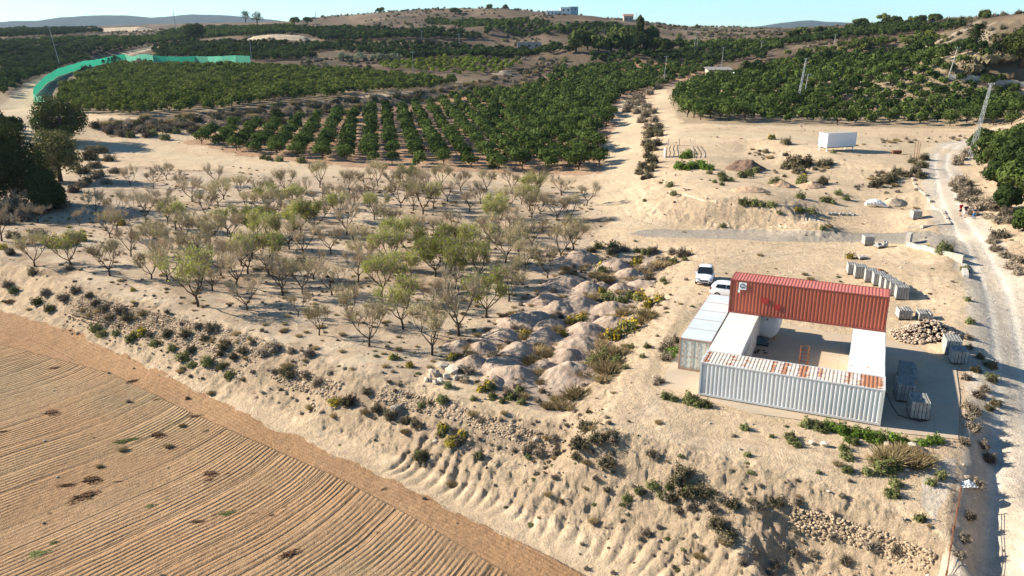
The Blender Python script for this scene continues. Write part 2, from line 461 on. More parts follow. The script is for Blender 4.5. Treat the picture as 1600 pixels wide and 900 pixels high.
mix(sstep(0.05, 0.6, nB), (0.60, 0.47, 0.325), 0.5)
mix(sstep(0.25, 0.7, -nB) , (0.36, 0.27, 0.17), 0.5)
sl_ = np.hypot((base_z(GX + 1, GY) - base_z(GX - 1, GY)) / 2, (base_z(GX, GY + 1) - base_z(GX, GY - 1)) / 2)
steep = sstep(.18, .45, sl_) * (Rr < 300)
mix(steep, (0.60, 0.45, 0.30), 0.6)
mix(steep * sstep(0.0, .5, nB), (0.46, 0.33, 0.215), 0.5)
mix((Rr < 300) * sstep(0.15, .5, nD) * sstep(-.2, .4, nA), (0.33, 0.25, 0.165), 0.5)
# hills and far land: dry scrub
mix(sstep(270, 420, Rr), (0.125, 0.088, 0.058))
far_n = fbm(GX, GY, 25, 4, 301)
mix(sstep(300, 520, Rr) * sstep(0.0, 0.5, far_n), (0.23, 0.17, 0.115), 0.7)
mix(sstep(300, 520, Rr) * sstep(0.05, 0.5, -far_n), (0.060, 0.055, 0.032), 0.8)
mix(sstep(1400, 2600, Rr), (0.10, 0.085, 0.06))
azm = pip(wx, wy, almond_zone)
mix(pip(wx, wy, shelf_bank), (0.40, 0.31, 0.205), 0.5)
mix(azm, (0.44, 0.335, 0.235), 0.8)
mix(azm * sstep(-0.1, 0.4, fbm(GX, GY, 6, 4, 320)), (0.29, 0.205, 0.13), 0.8)
mix(azm * sstep(0.1, 0.5, fbm(GX, GY * 2.5, 3.5, 3, 321)), (0.50, 0.41, 0.29), 0.6)
mz = pip(wx, wy, mound_zone)
mix(mz, (0.37, 0.285, 0.215), 0.85)
for i, p in enumerate(citrus_soil):
    mix(pip(wx, wy, p), [(0.36, 0.21, 0.125), (0.24, 0.175, 0.105), (0.31, 0.235, 0.15)][i], 0.85)
    mix(pip(wx, wy, p) * sstep(0.0, 0.4, nB), (0.40, 0.30, 0.20), 0.5)
mix(pip(wx, wy, scrub_bank), (0.115, 0.085, 0.058), 0.9)
mix(pip(wx, wy, dark_hill), (0.13, 0.10, 0.065), 0.85)
mix(pip(wx, wy, dark_hill) * sstep(0.1, .4, nA), (0.36, 0.29, 0.20), 0.7)
mix(pip(wx, wy, stony_bank), (0.40, 0.30, 0.205), 0.5)
mix(pip(wx, wy, wash_poly), (0.52, 0.49, 0.43), 0.5)
rd, ra, rs_ = line_dist(GX, GY, road_line)
road_m = 1 - sstep(2.6, 3.3, rd + nB * 0.5)
mix(road_m, (0.50, 0.42, 0.325))
mix(road_m * np.exp(-((rd - 0.95) / 0.45) ** 2), (0.61, 0.545, 0.45), 0.85)
mix(road_m * sstep(0.0, 0.5, nA) * (rd < .6), (0.50, 0.39, 0.27), 0.5)
for ln, wd, k in ((left_track, 3.0, .8), (fence_track, 4.5, .8), (mid_track, 3.4, .85), (ridge_track, 2.4, .9), (yard_track, 4.5, .7)):
    dd_, _, _ = line_dist(GX, GY, ln)
    mk = 1 - sstep(wd * 0.75, wd * 1.25, dd_ + nB * wd * 0.25)
    mix(mk, (0.52, 0.405, 0.265), k)
for trk in ([(1440, 366), (1300, 384), (1160, 402), (1070, 450), (1030, 520), (1000, 600), (1040, 680), (1200, 705), (1400, 735)], [(1108, 452), (1150, 415), (1260, 398), (1380, 400), (1440, 430), (1450, 480)],
            [(960, 300), (985, 335), (1060, 362), (1200, 366)], [(1060, 212), (1120, 225), (1165, 250), (1200, 246), (1300, 222)], [(1085, 470), (1040, 560), (1010, 640)]):
    q_, _, _ = line_dist(GX + nA * .4, GY, W(trk, 15))
    tk_ = np.exp(-((q_ - 0.85) / 0.22) ** 2) * (0.5 + 0.5 * sstep(-.3, .3, nB))
    mix(tk_, (0.36, 0.265, 0.175), 0.45)
    mix(np.exp(-((q_ - 0.35) / 0.3) ** 2), (0.60, 0.48, 0.335), 0.25)
asph_m = pip(GX + nB * 0.5, GY + nA * 0.5, asph)
mix(asph_m, (0.285, 0.255, 0.215), 0.85)
mix(asph_m * sstep(0.0, 0.6, nA), (0.40, 0.33, 0.24), 0.6)
fm = pip(GX, GY, field_poly)
fm_soft = pip(GX + nD * 0.5, GY + nB * 0.6, field_poly)
mix(fm_soft, (0.355, 0.208, 0.108))
hd_, har, _ = line_dist(GX, GY, head_line)
fd_, far_, fside = line_dist(GX, GY, field_edge)
main_m = pip(GX, GY, [tuple(p) for p in head_line] + [(8.0, 20), (6, 3), (-60, 3), (-140, 60)])
mix(main_m & fm, (0.295, 0.192, 0.106), 0.85)
mix(fm * sstep(0.0, 0.6, nA), (0.36, 0.235, 0.135), 0.5)
mix(fm * sstep(0.1, 0.6, fbm(GX, GY, 12, 3, 411)), (0.32, 0.185, 0.095), 0.5)
mix(fm * main_m * sstep(0.05, 0.5, fbm(GX, GY, 16, 4, 430)), (0.275, 0.205, 0.118), 0.55)
mix(fm * sstep(0.2, 0.6, nD), (0.28, 0.165, 0.085), 0.4)
# furrow coordinate (metres across the furrows)
g1 = onz(0, 748, FZ); g2 = onz(250, 655, FZ)
fdv = np.array([g2[0] - g1[0], g2[1] - g1[1]]); fdv /= np.hypot(*fdv)
across = GX * (-fdv[1]) + GY * fdv[0]
bend = np.clip(1 - hd_ / 9.0, 0, 1)
hv_ = head_line[-1] - head_line[0]; hv_ = hv_ / np.hypot(*hv_); nv_ = np.array([-hv_[1], hv_[0]])
if nv_ @ (np.array([-12.0, 30.0]) - head_line[len(head_line) // 2]) < 0: nv_ = -nv_
aa_ = np.array([-fdv[1], fdv[0]]); e0 = np.array(onz(400, 690, FZ)[:2]); e1 = np.array(onz(322, 748, FZ)[:2]); ee_ = (e0 - e1) / np.hypot(*(e0 - e1))
BN = float((aa_ @ ee_) / (nv_ @ ee_)) * 4.5
print('furrow bend', BN)
fu = np.where(main_m, across + BN * bend ** 2, fd_ * 1.15) + fbm(GX, GY, 5, 3, 412) * 0.22
fk = np.where(main_m, 0.35 + 0.85 * sstep(-.45, .25, fbm(GX, GY, 7, 3, 413)), 0.26) * fm

nu, nv = len(us), len(vs)
idx = np.arange(nv * nu).reshape(nv, nu)
F4 = np.stack([idx[:-1, :-1].ravel(), idx[1:, :-1].ravel(), idx[1:, 1:].ravel(), idx[:-1, 1:].ravel()], 1)[:, ::-1]
fcx = GX[F4].mean(1); fcy = GY[F4].mean(1)
cls = np.zeros(len(F4), int)
cls[np.hypot(fcx, fcy) > 640] = 1
m_ = pip(fcx, fcy, field_poly); cls[m_] = 2
d_, _, _ = line_dist(fcx, fcy, road_line); cls[d_ < 3.0] = 3
for ln, wd in ((left_track, 3.0), (mid_track, 3.4), (ridge_track, 2.4), (fence_track, 4.0)):
    d_, _, _ = line_dist(fcx, fcy, ln); cls[(d_ < wd) & (cls == 0)] = 4
m_ = pip(fcx, fcy, asph); cls[m_ & (cls == 0)] = 5

def new_mat(name, rough=0.9, spec=0.2):
    m = bpy.data.materials.new(name); m.use_nodes = True
    nt = m.node_tree; b = nt.nodes['Principled BSDF']
    b.inputs['Roughness'].default_value = rough
    b.inputs['Specular IOR Level'].default_value = spec
    return m, nt, b
def nn(nt, kind, **kw):
    n = nt.nodes.new(kind)
    for k, v in kw.items():
        if k in n.inputs: n.inputs[k].default_value = v
        else: setattr(n, k, v)
    return n
def noise(nt, scale, detail=4, rough=0.55, vec=None, dist=0.0):
    n = nt.nodes.new('ShaderNodeTexNoise')
    n.inputs['Scale'].default_value = scale; n.inputs['Detail'].default_value = detail
    n.inputs['Roughness'].default_value = rough; n.inputs['Distortion'].default_value = dist
    if vec is not None: nt.links.new(vec, n.inputs['Vector'])
    return n
def math_n(nt, op, a, b=None, c=None, clamp=False):
    n = nt.nodes.new('ShaderNodeMath'); n.operation = op; n.use_clamp = clamp
    for i, v in enumerate((a, b, c)):
        if v is None: continue
        if isinstance(v, (int, float)): n.inputs[i].default_value = v
        else: nt.links.new(v, n.inputs[i])
    return n.outputs[0]
def ramp(nt, fac, stops):
    n = nt.nodes.new('ShaderNodeValToRGB')
    e = n.color_ramp.elements
    while len(e) > 1: e.remove(e[-1])
    e[0].position = stops[0][0]; e[0].color = (*stops[0][1], 1)
    for p, c in stops[1:]:
        q = e.new(p); q.color = (*c, 1)
    nt.links.new(fac, n.inputs['Fac'])
    return n.outputs['Color']
def mixc(nt, fac, a, b, mode='MIX'):
    n = nt.nodes.new('ShaderNodeMix'); n.data_type = 'RGBA'; n.blend_type = mode
    for sock, v in ((n.inputs[0], fac), (n.inputs[6], a), (n.inputs[7], b)):
        if isinstance(v, (int, float)): sock.default_value = v
        elif isinstance(v, tuple): sock.default_value = (*v, 1) if len(v) == 3 else v
        else: nt.links.new(v, sock)
    return n.outputs[2]

gm, nt, gb = new_mat('soil', 0.95, 0.1)
at_ = nn(nt, 'ShaderNodeAttribute', attribute_name='soil_colour')
geo = nt.nodes.new('ShaderNodeNewGeometry')
pos = geo.outputs['Position']
na = noise(nt, 1.7, 6, 0.65, pos); nb = noise(nt, 9.0, 5, 0.7, pos); nc = noise(nt, 0.22, 4, 0.6, pos)
v1 = math_n(nt, 'MULTIPLY_ADD', na.outputs['Fac'], 0.75, 0.63)
v2 = math_n(nt, 'MULTIPLY_ADD', nb.outputs['Fac'], 0.9, 0.55)
v3 = math_n(nt, 'MULTIPLY_ADD', nc.outputs['Fac'], 0.5, 0.75)
vv = math_n(nt, 'MULTIPLY', math_n(nt, 'MULTIPLY', v1, v2), v3)
colr = mixc(nt, 1.0, at_.outputs['Color'], (1, 1, 1), 'MULTIPLY')
sc = nt.nodes.new('ShaderNodeVectorMath'); sc.operation = 'SCALE'
nt.links.new(at_.outputs['Color'], sc.inputs[0]); nt.links.new(vv, sc.inputs['Scale'])
# pebbles and clods
vo = nt.nodes.new('ShaderNodeTexVoronoi'); vo.inputs['Scale'].default_value = 3.2; nt.links.new(pos, vo.inputs['Vector'])
peb = math_n(nt, 'LESS_THAN', vo.outputs['Distance'], 0.16)
pebn = math_n(nt, 'MULTIPLY', peb, math_n(nt, 'GREATER_THAN', noise(nt, 0.6, 2, 0.5, pos).outputs['Fac'], 0.52))
colr = mixc(nt, math_n(nt, 'MULTIPLY', pebn, 0.35), sc.outputs[0], (0.60, 0.52, 0.42))
nt.links.new(colr, gb.inputs['Base Color'])
fu_n = nn(nt, 'ShaderNodeAttribute', attribute_name='furrow'); fk_n = nn(nt, 'ShaderNodeAttribute', attribute_name='furrow_depth')
fuf = fu_n.outputs['Fac']
s1 = math_n(nt, 'SINE', math_n(nt, 'MULTIPLY', fuf, 16.0))
s1 = math_n(nt, 'POWER', math_n(nt, 'MULTIPLY_ADD', s1, 0.5, 0.5), 0.7)
n1d = nt.nodes.new('ShaderNodeTexNoise'); n1d.noise_dimensions = '1D'; n1d.inputs['Scale'].default_value = 1.05; n1d.inputs['Detail'].default_value = 3
nt.links.new(fuf, n1d.inputs['W'])
deep = ramp(nt, n1d.outputs['Fac'], [(0.0, (0.0, 0.0, 0.0)), (0.36, (0.1, 0.1, 0.1)), (0.44, (1, 1, 1)), (1, (1, 1, 1))])
amp = noise(nt, 0.35, 3, 0.6, pos)
fh = math_n(nt, 'MULTIPLY', s1, math_n(nt, 'MULTIPLY_ADD', amp.outputs['Fac'], 0.30, -0.07))
fh = math_n(nt, 'ADD', fh, math_n(nt, 'MULTIPLY', deep, 0.17))
fh = math_n(nt, 'MULTIPLY', fh, fk_n.outputs['Fac'])
hh_ = math_n(nt, 'ADD', math_n(nt, 'MULTIPLY', na.outputs['Fac'], 0.22), math_n(nt, 'MULTIPLY', nb.outputs['Fac'], 0.12))
rg_n = nn(nt, 'ShaderNodeAttribute', attribute_name='ruggedness')
rk = noise(nt, 2.6, 8, 0.72, pos, 0.5); rk2 = math_n(nt, 'ABSOLUTE', math_n(nt, 'SUBTRACT', rk.outputs['Fac'], 0.5))
hh_ = math_n(nt, 'ADD', hh_, math_n(nt, 'MULTIPLY', math_n(nt, 'MULTIPLY', rk2, -0.9), rg_n.outputs['Fac']))
hh_ = math_n(nt, 'ADD', hh_, fh)
hh_ = math_n(nt, 'ADD', hh_, math_n(nt, 'MULTIPLY', pebn, 0.02))
bp = nt.nodes.new('ShaderNodeBump'); bp.inputs['Strength'].default_value = 0.9; bp.inputs['Distance'].default_value = 1.0
nt.links.new(hh_, bp.inputs['Height']); nt.links.new(bp.outputs[0], gb.inputs['Normal'])

for ci, nm in enumerate(['ground', 'hills', 'ploughed_field', 'gravel_road', 'dirt_track', 'asphalt_track']):
    fs = F4[cls == ci]
    if len(fs) == 0: continue
    used, inv = np.unique(fs, return_inverse=True)
    inv = inv.reshape(fs.shape)
    me = bpy.data.meshes.new(nm)
    me.vertices.add(len(used)); me.vertices.foreach_set('co', np.stack([GX[used], GY[used], GZ[used]], 1).astype(np.float32).ravel())
    me.loops.add(len(fs) * 4); me.loops.foreach_set('vertex_index', inv.astype(np.int32).ravel())
    me.polygons.add(len(fs)); me.polygons.foreach_set('loop_start', (np.arange(len(fs)) * 4).astype(np.int32))
    me.polygons.foreach_set('loop_total', np.full(len(fs), 4, np.int32))
    me.polygons.foreach_set('use_smooth', np.ones(len(fs), bool))
    me.update(calc_edges=True)
    ca = me.color_attributes.new('soil_colour', 'FLOAT_COLOR', 'POINT')
    ca.data.foreach_set('color', np.concatenate([C[used], np.ones((len(used), 1))], 1).astype(np.float32).ravel())
    if ci == 2 or True:
        a1 = me.attributes.new('furrow', 'FLOAT', 'POINT'); a1.data.foreach_set('value', (fu[used] * (ci == 2)).astype(np.float32))
        a2 = me.attributes.new('furrow_depth', 'FLOAT', 'POINT'); a2.data.foreach_set('value', (fk[used] * (ci == 2)).astype(np.float32))
    a3 = me.attributes.new('ruggedness', 'FLOAT', 'POINT'); a3.data.foreach_set('value', (0.12 + 0.88 * steep[used] * (1 - fm[used])).astype(np.float32) * (ci in (0, 1)))
    me.materials.append(gm)
    o = bpy.data.objects.new(nm, me); COL.objects.link(o); o['kind'] = 'structure'

# distant mountains, real ridges kilometres away
def mountain(name, prof, dist, depth, seed, label=None):
    n = 160; m = 26
    xs_ = np.linspace(prof[0][0], prof[-1][0], n)
    hs = np.interp(xs_, [p[0] for p in prof], [p[1] for p in prof])
    V = []
    for j in range(m):
        t = j / (m - 1)
        s = math.sin(math.pi * min(1.0, t * 1.0)) ** 0.8 if t <= 0.5 else math.sin(math.pi * t) ** 0.8
        for i in range(n):
            x0, y0, z0 = ondist(xs_[i], hs[i], dist)
            k = (dist + (t - 0.5) * depth) / dist
            x, y = x0 * k, y0 * k
            V.append((x, y, 10 + (z0 - 10) * s))
    V = np.array(V)
    V[:, 2] += fbm(V[:, 0], V[:, 1], 500, 5, seed) * 14 * np.clip((V[:, 2] - 20) / 60, 0, 1)
    Fs = [(j * n + i, j * n + i + 1, (j + 1) * n + i + 1, (j + 1) * n + i) for j in range(m - 1) for i in range(n - 1)]
    me = bpy.data.meshes.new(name); me.from_pydata(V.tolist(), [], Fs)
    for p in me.polygons: p.use_smooth = True
    mt, nt2, b2 = new_mat('mountain_scrub', 1.0, 0.0)
    g2_ = nt2.nodes.new('ShaderNodeNewGeometry'); q = noise(nt2, 0.012, 6, 0.6, g2_.outputs['Position'])
    nt2.links.new(ramp(nt2, q.outputs['Fac'], [(0.35, (0.020, 0.030, 0.028)), (0.65, (0.055, 0.058, 0.045))]), b2.inputs['Base Color'])
    me.materials.append(mt)
    o = bpy.data.objects.new(name, me); COL.objects.link(o); o['kind'] = 'structure'
mountain('mountains', [(-260, 46), (-60, 40), (20, 34), (60, 33), (95, 27), (130, 25.5), (170, 25), (200, 25), (235, 28), (270, 24.5), (300, 22.5), (330, 23), (360, 25), (400, 29), (460, 36), (520, 46)], 7500, 2600, 5)
mountain('mountains', [(1060, 47), (1110, 44), (1150, 43.5), (1190, 41), (1225, 36), (1250, 33), (1268, 32), (1285, 33.5), (1310, 34), (1350, 37), (1420, 40), (1500, 46)], 8500, 2600, 8)
# ------------------------------------------------------------------ mesh builder
class MB:
    def __init__(s): s.v = []; s.f = []; s.m = []; s.n = 0; s.sh = []
    def add(s, V, Fc, mi=0, shade=None):
        V = np.asarray(V, float)
        s.v.append(V); s.f += [tuple(i + s.n for i in f) for f in Fc]; s.m += [mi] * len(Fc)
        s.sh.append(np.full(len(V), 1.0) if shade is None else np.asarray(shade, float)); s.n += len(V)
    def box(s, c, d, rz=0.0, mi=0, rx=0.0, ry=0.0, taper=1.0):
        x, y, z = d[0] / 2, d[1] / 2, d[2] / 2
        V = [(-x, -y, -z), (x, -y, -z), (x, y, -z), (-x, y, -z), (-x * taper, -y * taper, z), (x * taper, -y * taper, z), (x * taper, y * taper, z), (-x * taper, y * taper, z)]
        M = Matrix.Rotation(rz, 3, 'Z') @ Matrix.Rotation(ry, 3, 'Y') @ Matrix.Rotation(rx, 3, 'X')
        V = [tuple(M @ Vector(p) + Vector(c)) for p in V]
        s.add(V, [(0, 3, 2, 1), (4, 5, 6, 7), (0, 1, 5, 4), (1, 2, 6, 5), (2, 3, 7, 6), (3, 0, 4, 7)], mi)
    def tube(s, pts, rad, n=6, mi=0, cap=True):
        pts = [Vector(p) for p in pts]
        if not hasattr(rad, '__len__'): rad = [rad] * len(pts)
        V = []; Fc = []
        for i, p in enumerate(pts):
            t = (pts[min(i + 1, len(pts) - 1)] - pts[max(i - 1, 0)]).normalized()
            a = t.orthogonal().normalized() if i == 0 else (a - t * a.dot(t)).normalized()
            b = t.cross(a)
            for k in range(n):
                q = 2 * math.pi * k / n
                V.append(tuple(p + (a * math.cos(q) + b * math.sin(q)) * rad[i]))
        for i in range(len(pts) - 1):
            for k in range(n):
                Fc.append((i * n + k, i * n + (k + 1) % n, (i + 1) * n + (k + 1) % n, (i + 1) * n + k))
        if cap:
            Fc.append(tuple(range(n))[::-1]); Fc.append(tuple(range((len(pts) - 1) * n, len(pts) * n)))
        s.add(V, Fc, mi)
    def stone(s, c, r, mi=0, rg=random):
        """rough block of rock"""
        bm = STONES[rg.randrange(len(STONES))]
        M = Matrix.Rotation(rg.uniform(0, 6.3), 3, 'Z') @ Matrix.Rotation(rg.uniform(-.5, .5), 3, 'X')
        V = [tuple(Vector((M @ Vector((p[0] * r[0], p[1] * r[1], p[2] * r[2])))) + Vector(c)) for p in bm[0]]
        s.add(V, bm[1], mi, np.full(len(V), rg.uniform(0.6, 1.25)))
    def leaves(s, Pts, Nrm, size, mi=0, asp=0.6, jit=0.5, sh=(0.7, 1.35), rg=rng):
        n = len(Pts); Pts = np.asarray(Pts, float)
        N = np.asarray(Nrm, float) + rg.normal(0, jit, (n, 3)); N /= np.linalg.norm(N, axis=1)[:, None] + 1e-9
        T = np.cross(N, rg.normal(0, 1, (n, 3))); T /= np.linalg.norm(T, axis=1)[:, None] + 1e-9
        B = np.cross(N, T); sz = size * rg.uniform(0.6, 1.3, n)[:, None]
        a = T * sz * 0.5; b = B * sz * 0.5 * asp
        V = np.stack([Pts - a, Pts - b, Pts + a, Pts + b], 1).reshape(-1, 3)
        idx = np.arange(n * 4).reshape(n, 4) + s.n
        s.v.append(V); s.f += list(map(tuple, idx)); s.m += [mi] * n
        s.sh.append(np.repeat(rg.uniform(sh[0], sh[1], n), 4)); s.n += n * 4
    def blades(s, base, tip, w, mi=0, sh=(0.7, 1.3), rg=rng):
        n = len(base); d = tip - base
        sd = np.cross(d, rg.normal(0, 1, (n, 3))); sd /= np.linalg.norm(sd, axis=1)[:, None] + 1e-9
        mid = (base + tip) / 2 + np.array([0, 0, 0.04])
        V = np.stack([base - sd * w * .5, base + sd * w * .5, mid + sd * w * .5, tip, mid - sd * w * .5], 1).reshape(-1, 3)
        idx = np.arange(n * 5).reshape(n, 5) + s.n
        s.v.append(V); s.f += list(map(tuple, idx)); s.m += [mi] * n
        s.sh.append(np.repeat(rg.uniform(sh[0], sh[1], n), 5)); s.n += n * 5
    def mesh(s, name, mats, smooth=False):
        me = bpy.data.meshes.new(name)
        me.from_pydata(np.concatenate(s.v).tolist(), [], s.f)
        for m in (mats if isinstance(mats, (list, tuple)) else [mats]): me.materials.append(m)
        me.polygons.foreach_set('material_index', s.m)
        if smooth: me.polygons.foreach_set('use_smooth', [True] * len(me.polygons))
        at = me.attributes.new('variety', 'FLOAT', 'POINT'); at.data.foreach_set('value', np.concatenate(s.sh).astype(np.float32))
        me.update()
        return me
    def build(s, name, mats, parent=None, smooth=False, link=True):
        o = bpy.data.objects.new(name, s.mesh(name, mats, smooth))
        if link: COL.objects.link(o)
        o.parent = parent
        return o

STONES = []
for q in range(8):
    b_ = bmesh.new(); bmesh.ops.create_icosphere(b_, subdivisions=1, radius=0.5)
    rr_ = random.Random(q)
    for v in b_.verts:
        v.co = Vector([max(-.36, min(.36, c * rr_.uniform(.8, 1.25))) for c in v.co])
    b_.verts.ensure_lookup_table()
    STONES.append(([tuple(v.co) for v in b_.verts], [tuple(v.index for v in f.verts) for f in b_.faces])); b_.free()

# ------------------------------------------------------------------ materials
def leaf_mat(name, c, c2=None, trans=0.25):
    m = bpy.data.materials.new(name); m.use_nodes = True; nt = m.node_tree
    for n in list(nt.nodes): nt.nodes.remove(n)
    out = nt.nodes.new('ShaderNodeOutputMaterial')
    oi = nt.nodes.new('ShaderNodeObjectInfo'); va = nn(nt, 'ShaderNodeAttribute', attribute_name='variety')
    c2 = c2 or tuple(x * 1.35 for x in c)
    base = mixc(nt, oi.outputs['Random'], tuple(x * 0.7 for x in c), tuple(x * 1.3 for x in c2))
    s = nt.nodes.new('ShaderNodeVectorMath'); s.operation = 'SCALE'
    nt.links.new(base, s.inputs[0]); nt.links.new(va.outputs['Fac'], s.inputs['Scale'])
    d = nt.nodes.new('ShaderNodeBsdfDiffuse'); t = nt.nodes.new('ShaderNodeBsdfTranslucent')
    nt.links.new(s.outputs[0], d.inputs['Color']); nt.links.new(s.outputs[0], t.inputs['Color'])
    mx = nt.nodes.new('ShaderNodeMixShader'); mx.inputs[0].default_value = trans
    nt.links.new(d.outputs[0], mx.inputs[1]); nt.links.new(t.outputs[0], mx.inputs[2]); nt.links.new(mx.outputs[0], out.inputs['Surface'])
    return m
def plain(name, c, rough=0.7, spec=0.3, metal=0.0, var=0.2, scale=3.0, stain=None, bump=0.0, obj=True, stain_amt=0.5, variety=False):
    m, nt, b = new_mat(name, rough, spec)
    b.inputs['Metallic'].default_value = metal
    tc = nt.nodes.new('ShaderNodeTexCoord'); vec = tc.outputs['Object']
    q = noise(nt, scale, 5, 0.6, vec)
    f = math_n(nt, 'MULTIPLY_ADD', q.outputs['Fac'], 2 * var, 1 - var)
    if variety:
        va = nn(nt, 'ShaderNodeAttribute', attribute_name='variety'); f = math_n(nt, 'MULTIPLY', f, va.outputs['Fac'])
    s = nt.nodes.new('ShaderNodeVectorMath'); s.operation = 'SCALE'; s.inputs[0].default_value = c; nt.links.new(f, s.inputs['Scale'])
    col = s.outputs[0]
    if stain:
        q2 = noise(nt, scale * 0.6, 6, 0.7, vec, 0.4)
        k = math_n(nt, 'MULTIPLY', math_n(nt, 'SUBTRACT', q2.outputs['Fac'], 0.62 - 0.2 * stain_amt), 9.0, clamp=True)
        col = mixc(nt, k, col, stain)
    nt.links.new(col, b.inputs['Base Color'])
    if bump:
        bp = nt.nodes.new('ShaderNodeBump'); bp.inputs['Distance'].default_value = bump
        nt.links.new(noise(nt, scale * 4, 5, 0.6, vec).outputs['Fac'], bp.inputs['Height']); nt.links.new(bp.outputs[0], b.inputs['Normal'])
    return m
M = {}
M['citrus'] = leaf_mat('citrus_leaf', (0.048, 0.075, 0.020), (0.082, 0.110, 0.029))
M['citrus_dark'] = leaf_mat('citrus_leaf_dark', (0.032, 0.050, 0.017), (0.052, 0.074, 0.022))
M['citrus_olive'] = leaf_mat('citrus_leaf_olive', (0.085, 0.115, 0.026), (0.115, 0.135, 0.032))
M['citrus_bright'] = leaf_mat('citrus_leaf_bright', (0.145, 0.185, 0.028), (0.17, 0.20, 0.035))
M['pine'] = leaf_mat('pine_needles', (0.065, 0.082, 0.026), (0.080, 0.098, 0.030), 0.3)
M['pine_pale'] = leaf_mat('dry_pine_needles', (0.12, 0.115, 0.045), (0.14, 0.13, 0.05), 0.2)
M['pine_light'] = leaf_mat('light_tree_leaf', (0.085, 0.105, 0.030), (0.10, 0.12, 0.035), 0.2)
M['olive'] = leaf_mat('silver_leaf', (0.16, 0.18, 0.115), (0.18, 0.20, 0.13))
M['bark'] = plain('bark', (0.085, 0.062, 0.045), 0.95, 0.1, var=0.4, scale=6)
M['almond_bark'] = plain('almond_bark', (0.075, 0.055, 0.04), 0.95, 0.1, var=0.4, scale=6)
M['twig'] = leaf_mat('bare_twigs', (0.40, 0.31, 0.205), (0.48, 0.385, 0.26), 0.0)
M['alm_green'] = leaf_mat('almond_leaf_green', (0.27, 0.31, 0.05), (0.31, 0.34, 0.06), 0.4)
M['alm_olive'] = leaf_mat('almond_leaf_olive', (0.33, 0.31, 0.12), (0.39, 0.36, 0.15), 0.4)
M['dry'] = leaf_mat('dry_twiggy_shrub', (0.22, 0.175, 0.125), (0.31, 0.25, 0.18), 0.1)
M['dark'] = leaf_mat('dark_scrub', (0.115, 0.098, 0.056), (0.165, 0.138, 0.082), 0.1)
M['green'] = leaf_mat('green_shrub', (0.14, 0.15, 0.055), (0.17, 0.18, 0.07), 0.2)
M['vivid'] = leaf_mat('vivid_weed', (0.11, 0.18, 0.03), (0.14, 0.22, 0.04), 0.25)
M['yellow'] = leaf_mat('yellow_flowers', (0.46, 0.32, 0.03), (0.55, 0.38, 0.04), 0.2)
M['wilted'] = leaf_mat('wilted_weeds', (0.13, 0.075, 0.045), (0.17, 0.10, 0.06), 0.1)
M['straw'] = leaf_mat('straw_grass', (0.34, 0.26, 0.13), (0.40, 0.31, 0.17), 0.2)
M['stone'] = plain('limestone', (0.42, 0.315, 0.21), 0.95, 0.1, var=0.25, scale=5, variety=True)
M['stone_grey'] = plain('pale_rock', (0.52, 0.44, 0.34), 0.95, 0.1, var=0.25, scale=4, variety=True)
M['brick_rubble'] = plain('mixed_rubble', (0.52, 0.41, 0.31), 0.95, 0.1, var=0.35, scale=2.2, stain=(0.46, 0.24, 0.15), variety=True, stain_amt=0.2)

# ------------------------------------------------------------------ plants
def lumpy(nleaf, rx, rz, z0, size, lumps=12, seed=0, mb=None, mi=0, spread=0.42, asp=0.65, bottom=-0.35, sh=(0.7, 1.35)):
    rg = np.random.default_rng(seed); mb = mb or MB()
    L = rg.normal(0, 1, (lumps, 3)); L /= np.linalg.norm(L, axis=1)[:, None]; L[:, 2] = np.where(L[:, 2] < bottom, -L[:, 2], L[:, 2])
    L *= rg.uniform(0.45, 0.72, (lumps, 1))
    lr = rg.uniform(spread * 0.75, spread * 1.25, lumps)
    k = rg.integers(0, lumps, nleaf)
    d = rg.normal(0, 1, (nleaf, 3)); d /= np.linalg.norm(d, axis=1)[:, None]
    rad = lr[k][:, None] * rg.uniform(0.72, 1.12, (nleaf, 1))
    p = L[k] + d * rad
    nrm = d * 0.75 + p * 0.5
    P_ = p * np.array([rx, rx, rz]); P_[:, 2] += z0
    keep = P_[:, 2] > 0.08
    mb.leaves(P_[keep], nrm[keep], size, mi, asp=asp, jit=0.38, rg=rg, sh=sh)
    return mb

def citrus_proto(seed, mat, n=620, size=0.42, link=False):
    rg = random.Random(seed)
    c = lumpy(n, 1.95, 1.55, 1.62, size, 15, seed, spread=0.40)
    me = c.mesh('crown', M[mat])
    t = MB(); t.tube([(0, 0, -0.3), (0.03, 0, 0.5), (0.1, 0.05, 1.3)], [0.13, 0.10, 0.06], 6)
    for a in range(3):
        q = a * 2.1 + rg.random(); t.tube([(0.03, 0, 0.5), (math.cos(q) * .6, math.sin(q) * .6, 1.2), (math.cos(q) * 1.0, math.sin(q) * 1.0, 1.9)], [0.07, 0.05, 0.02], 5)
    return me, t.mesh('trunk', M['bark'])

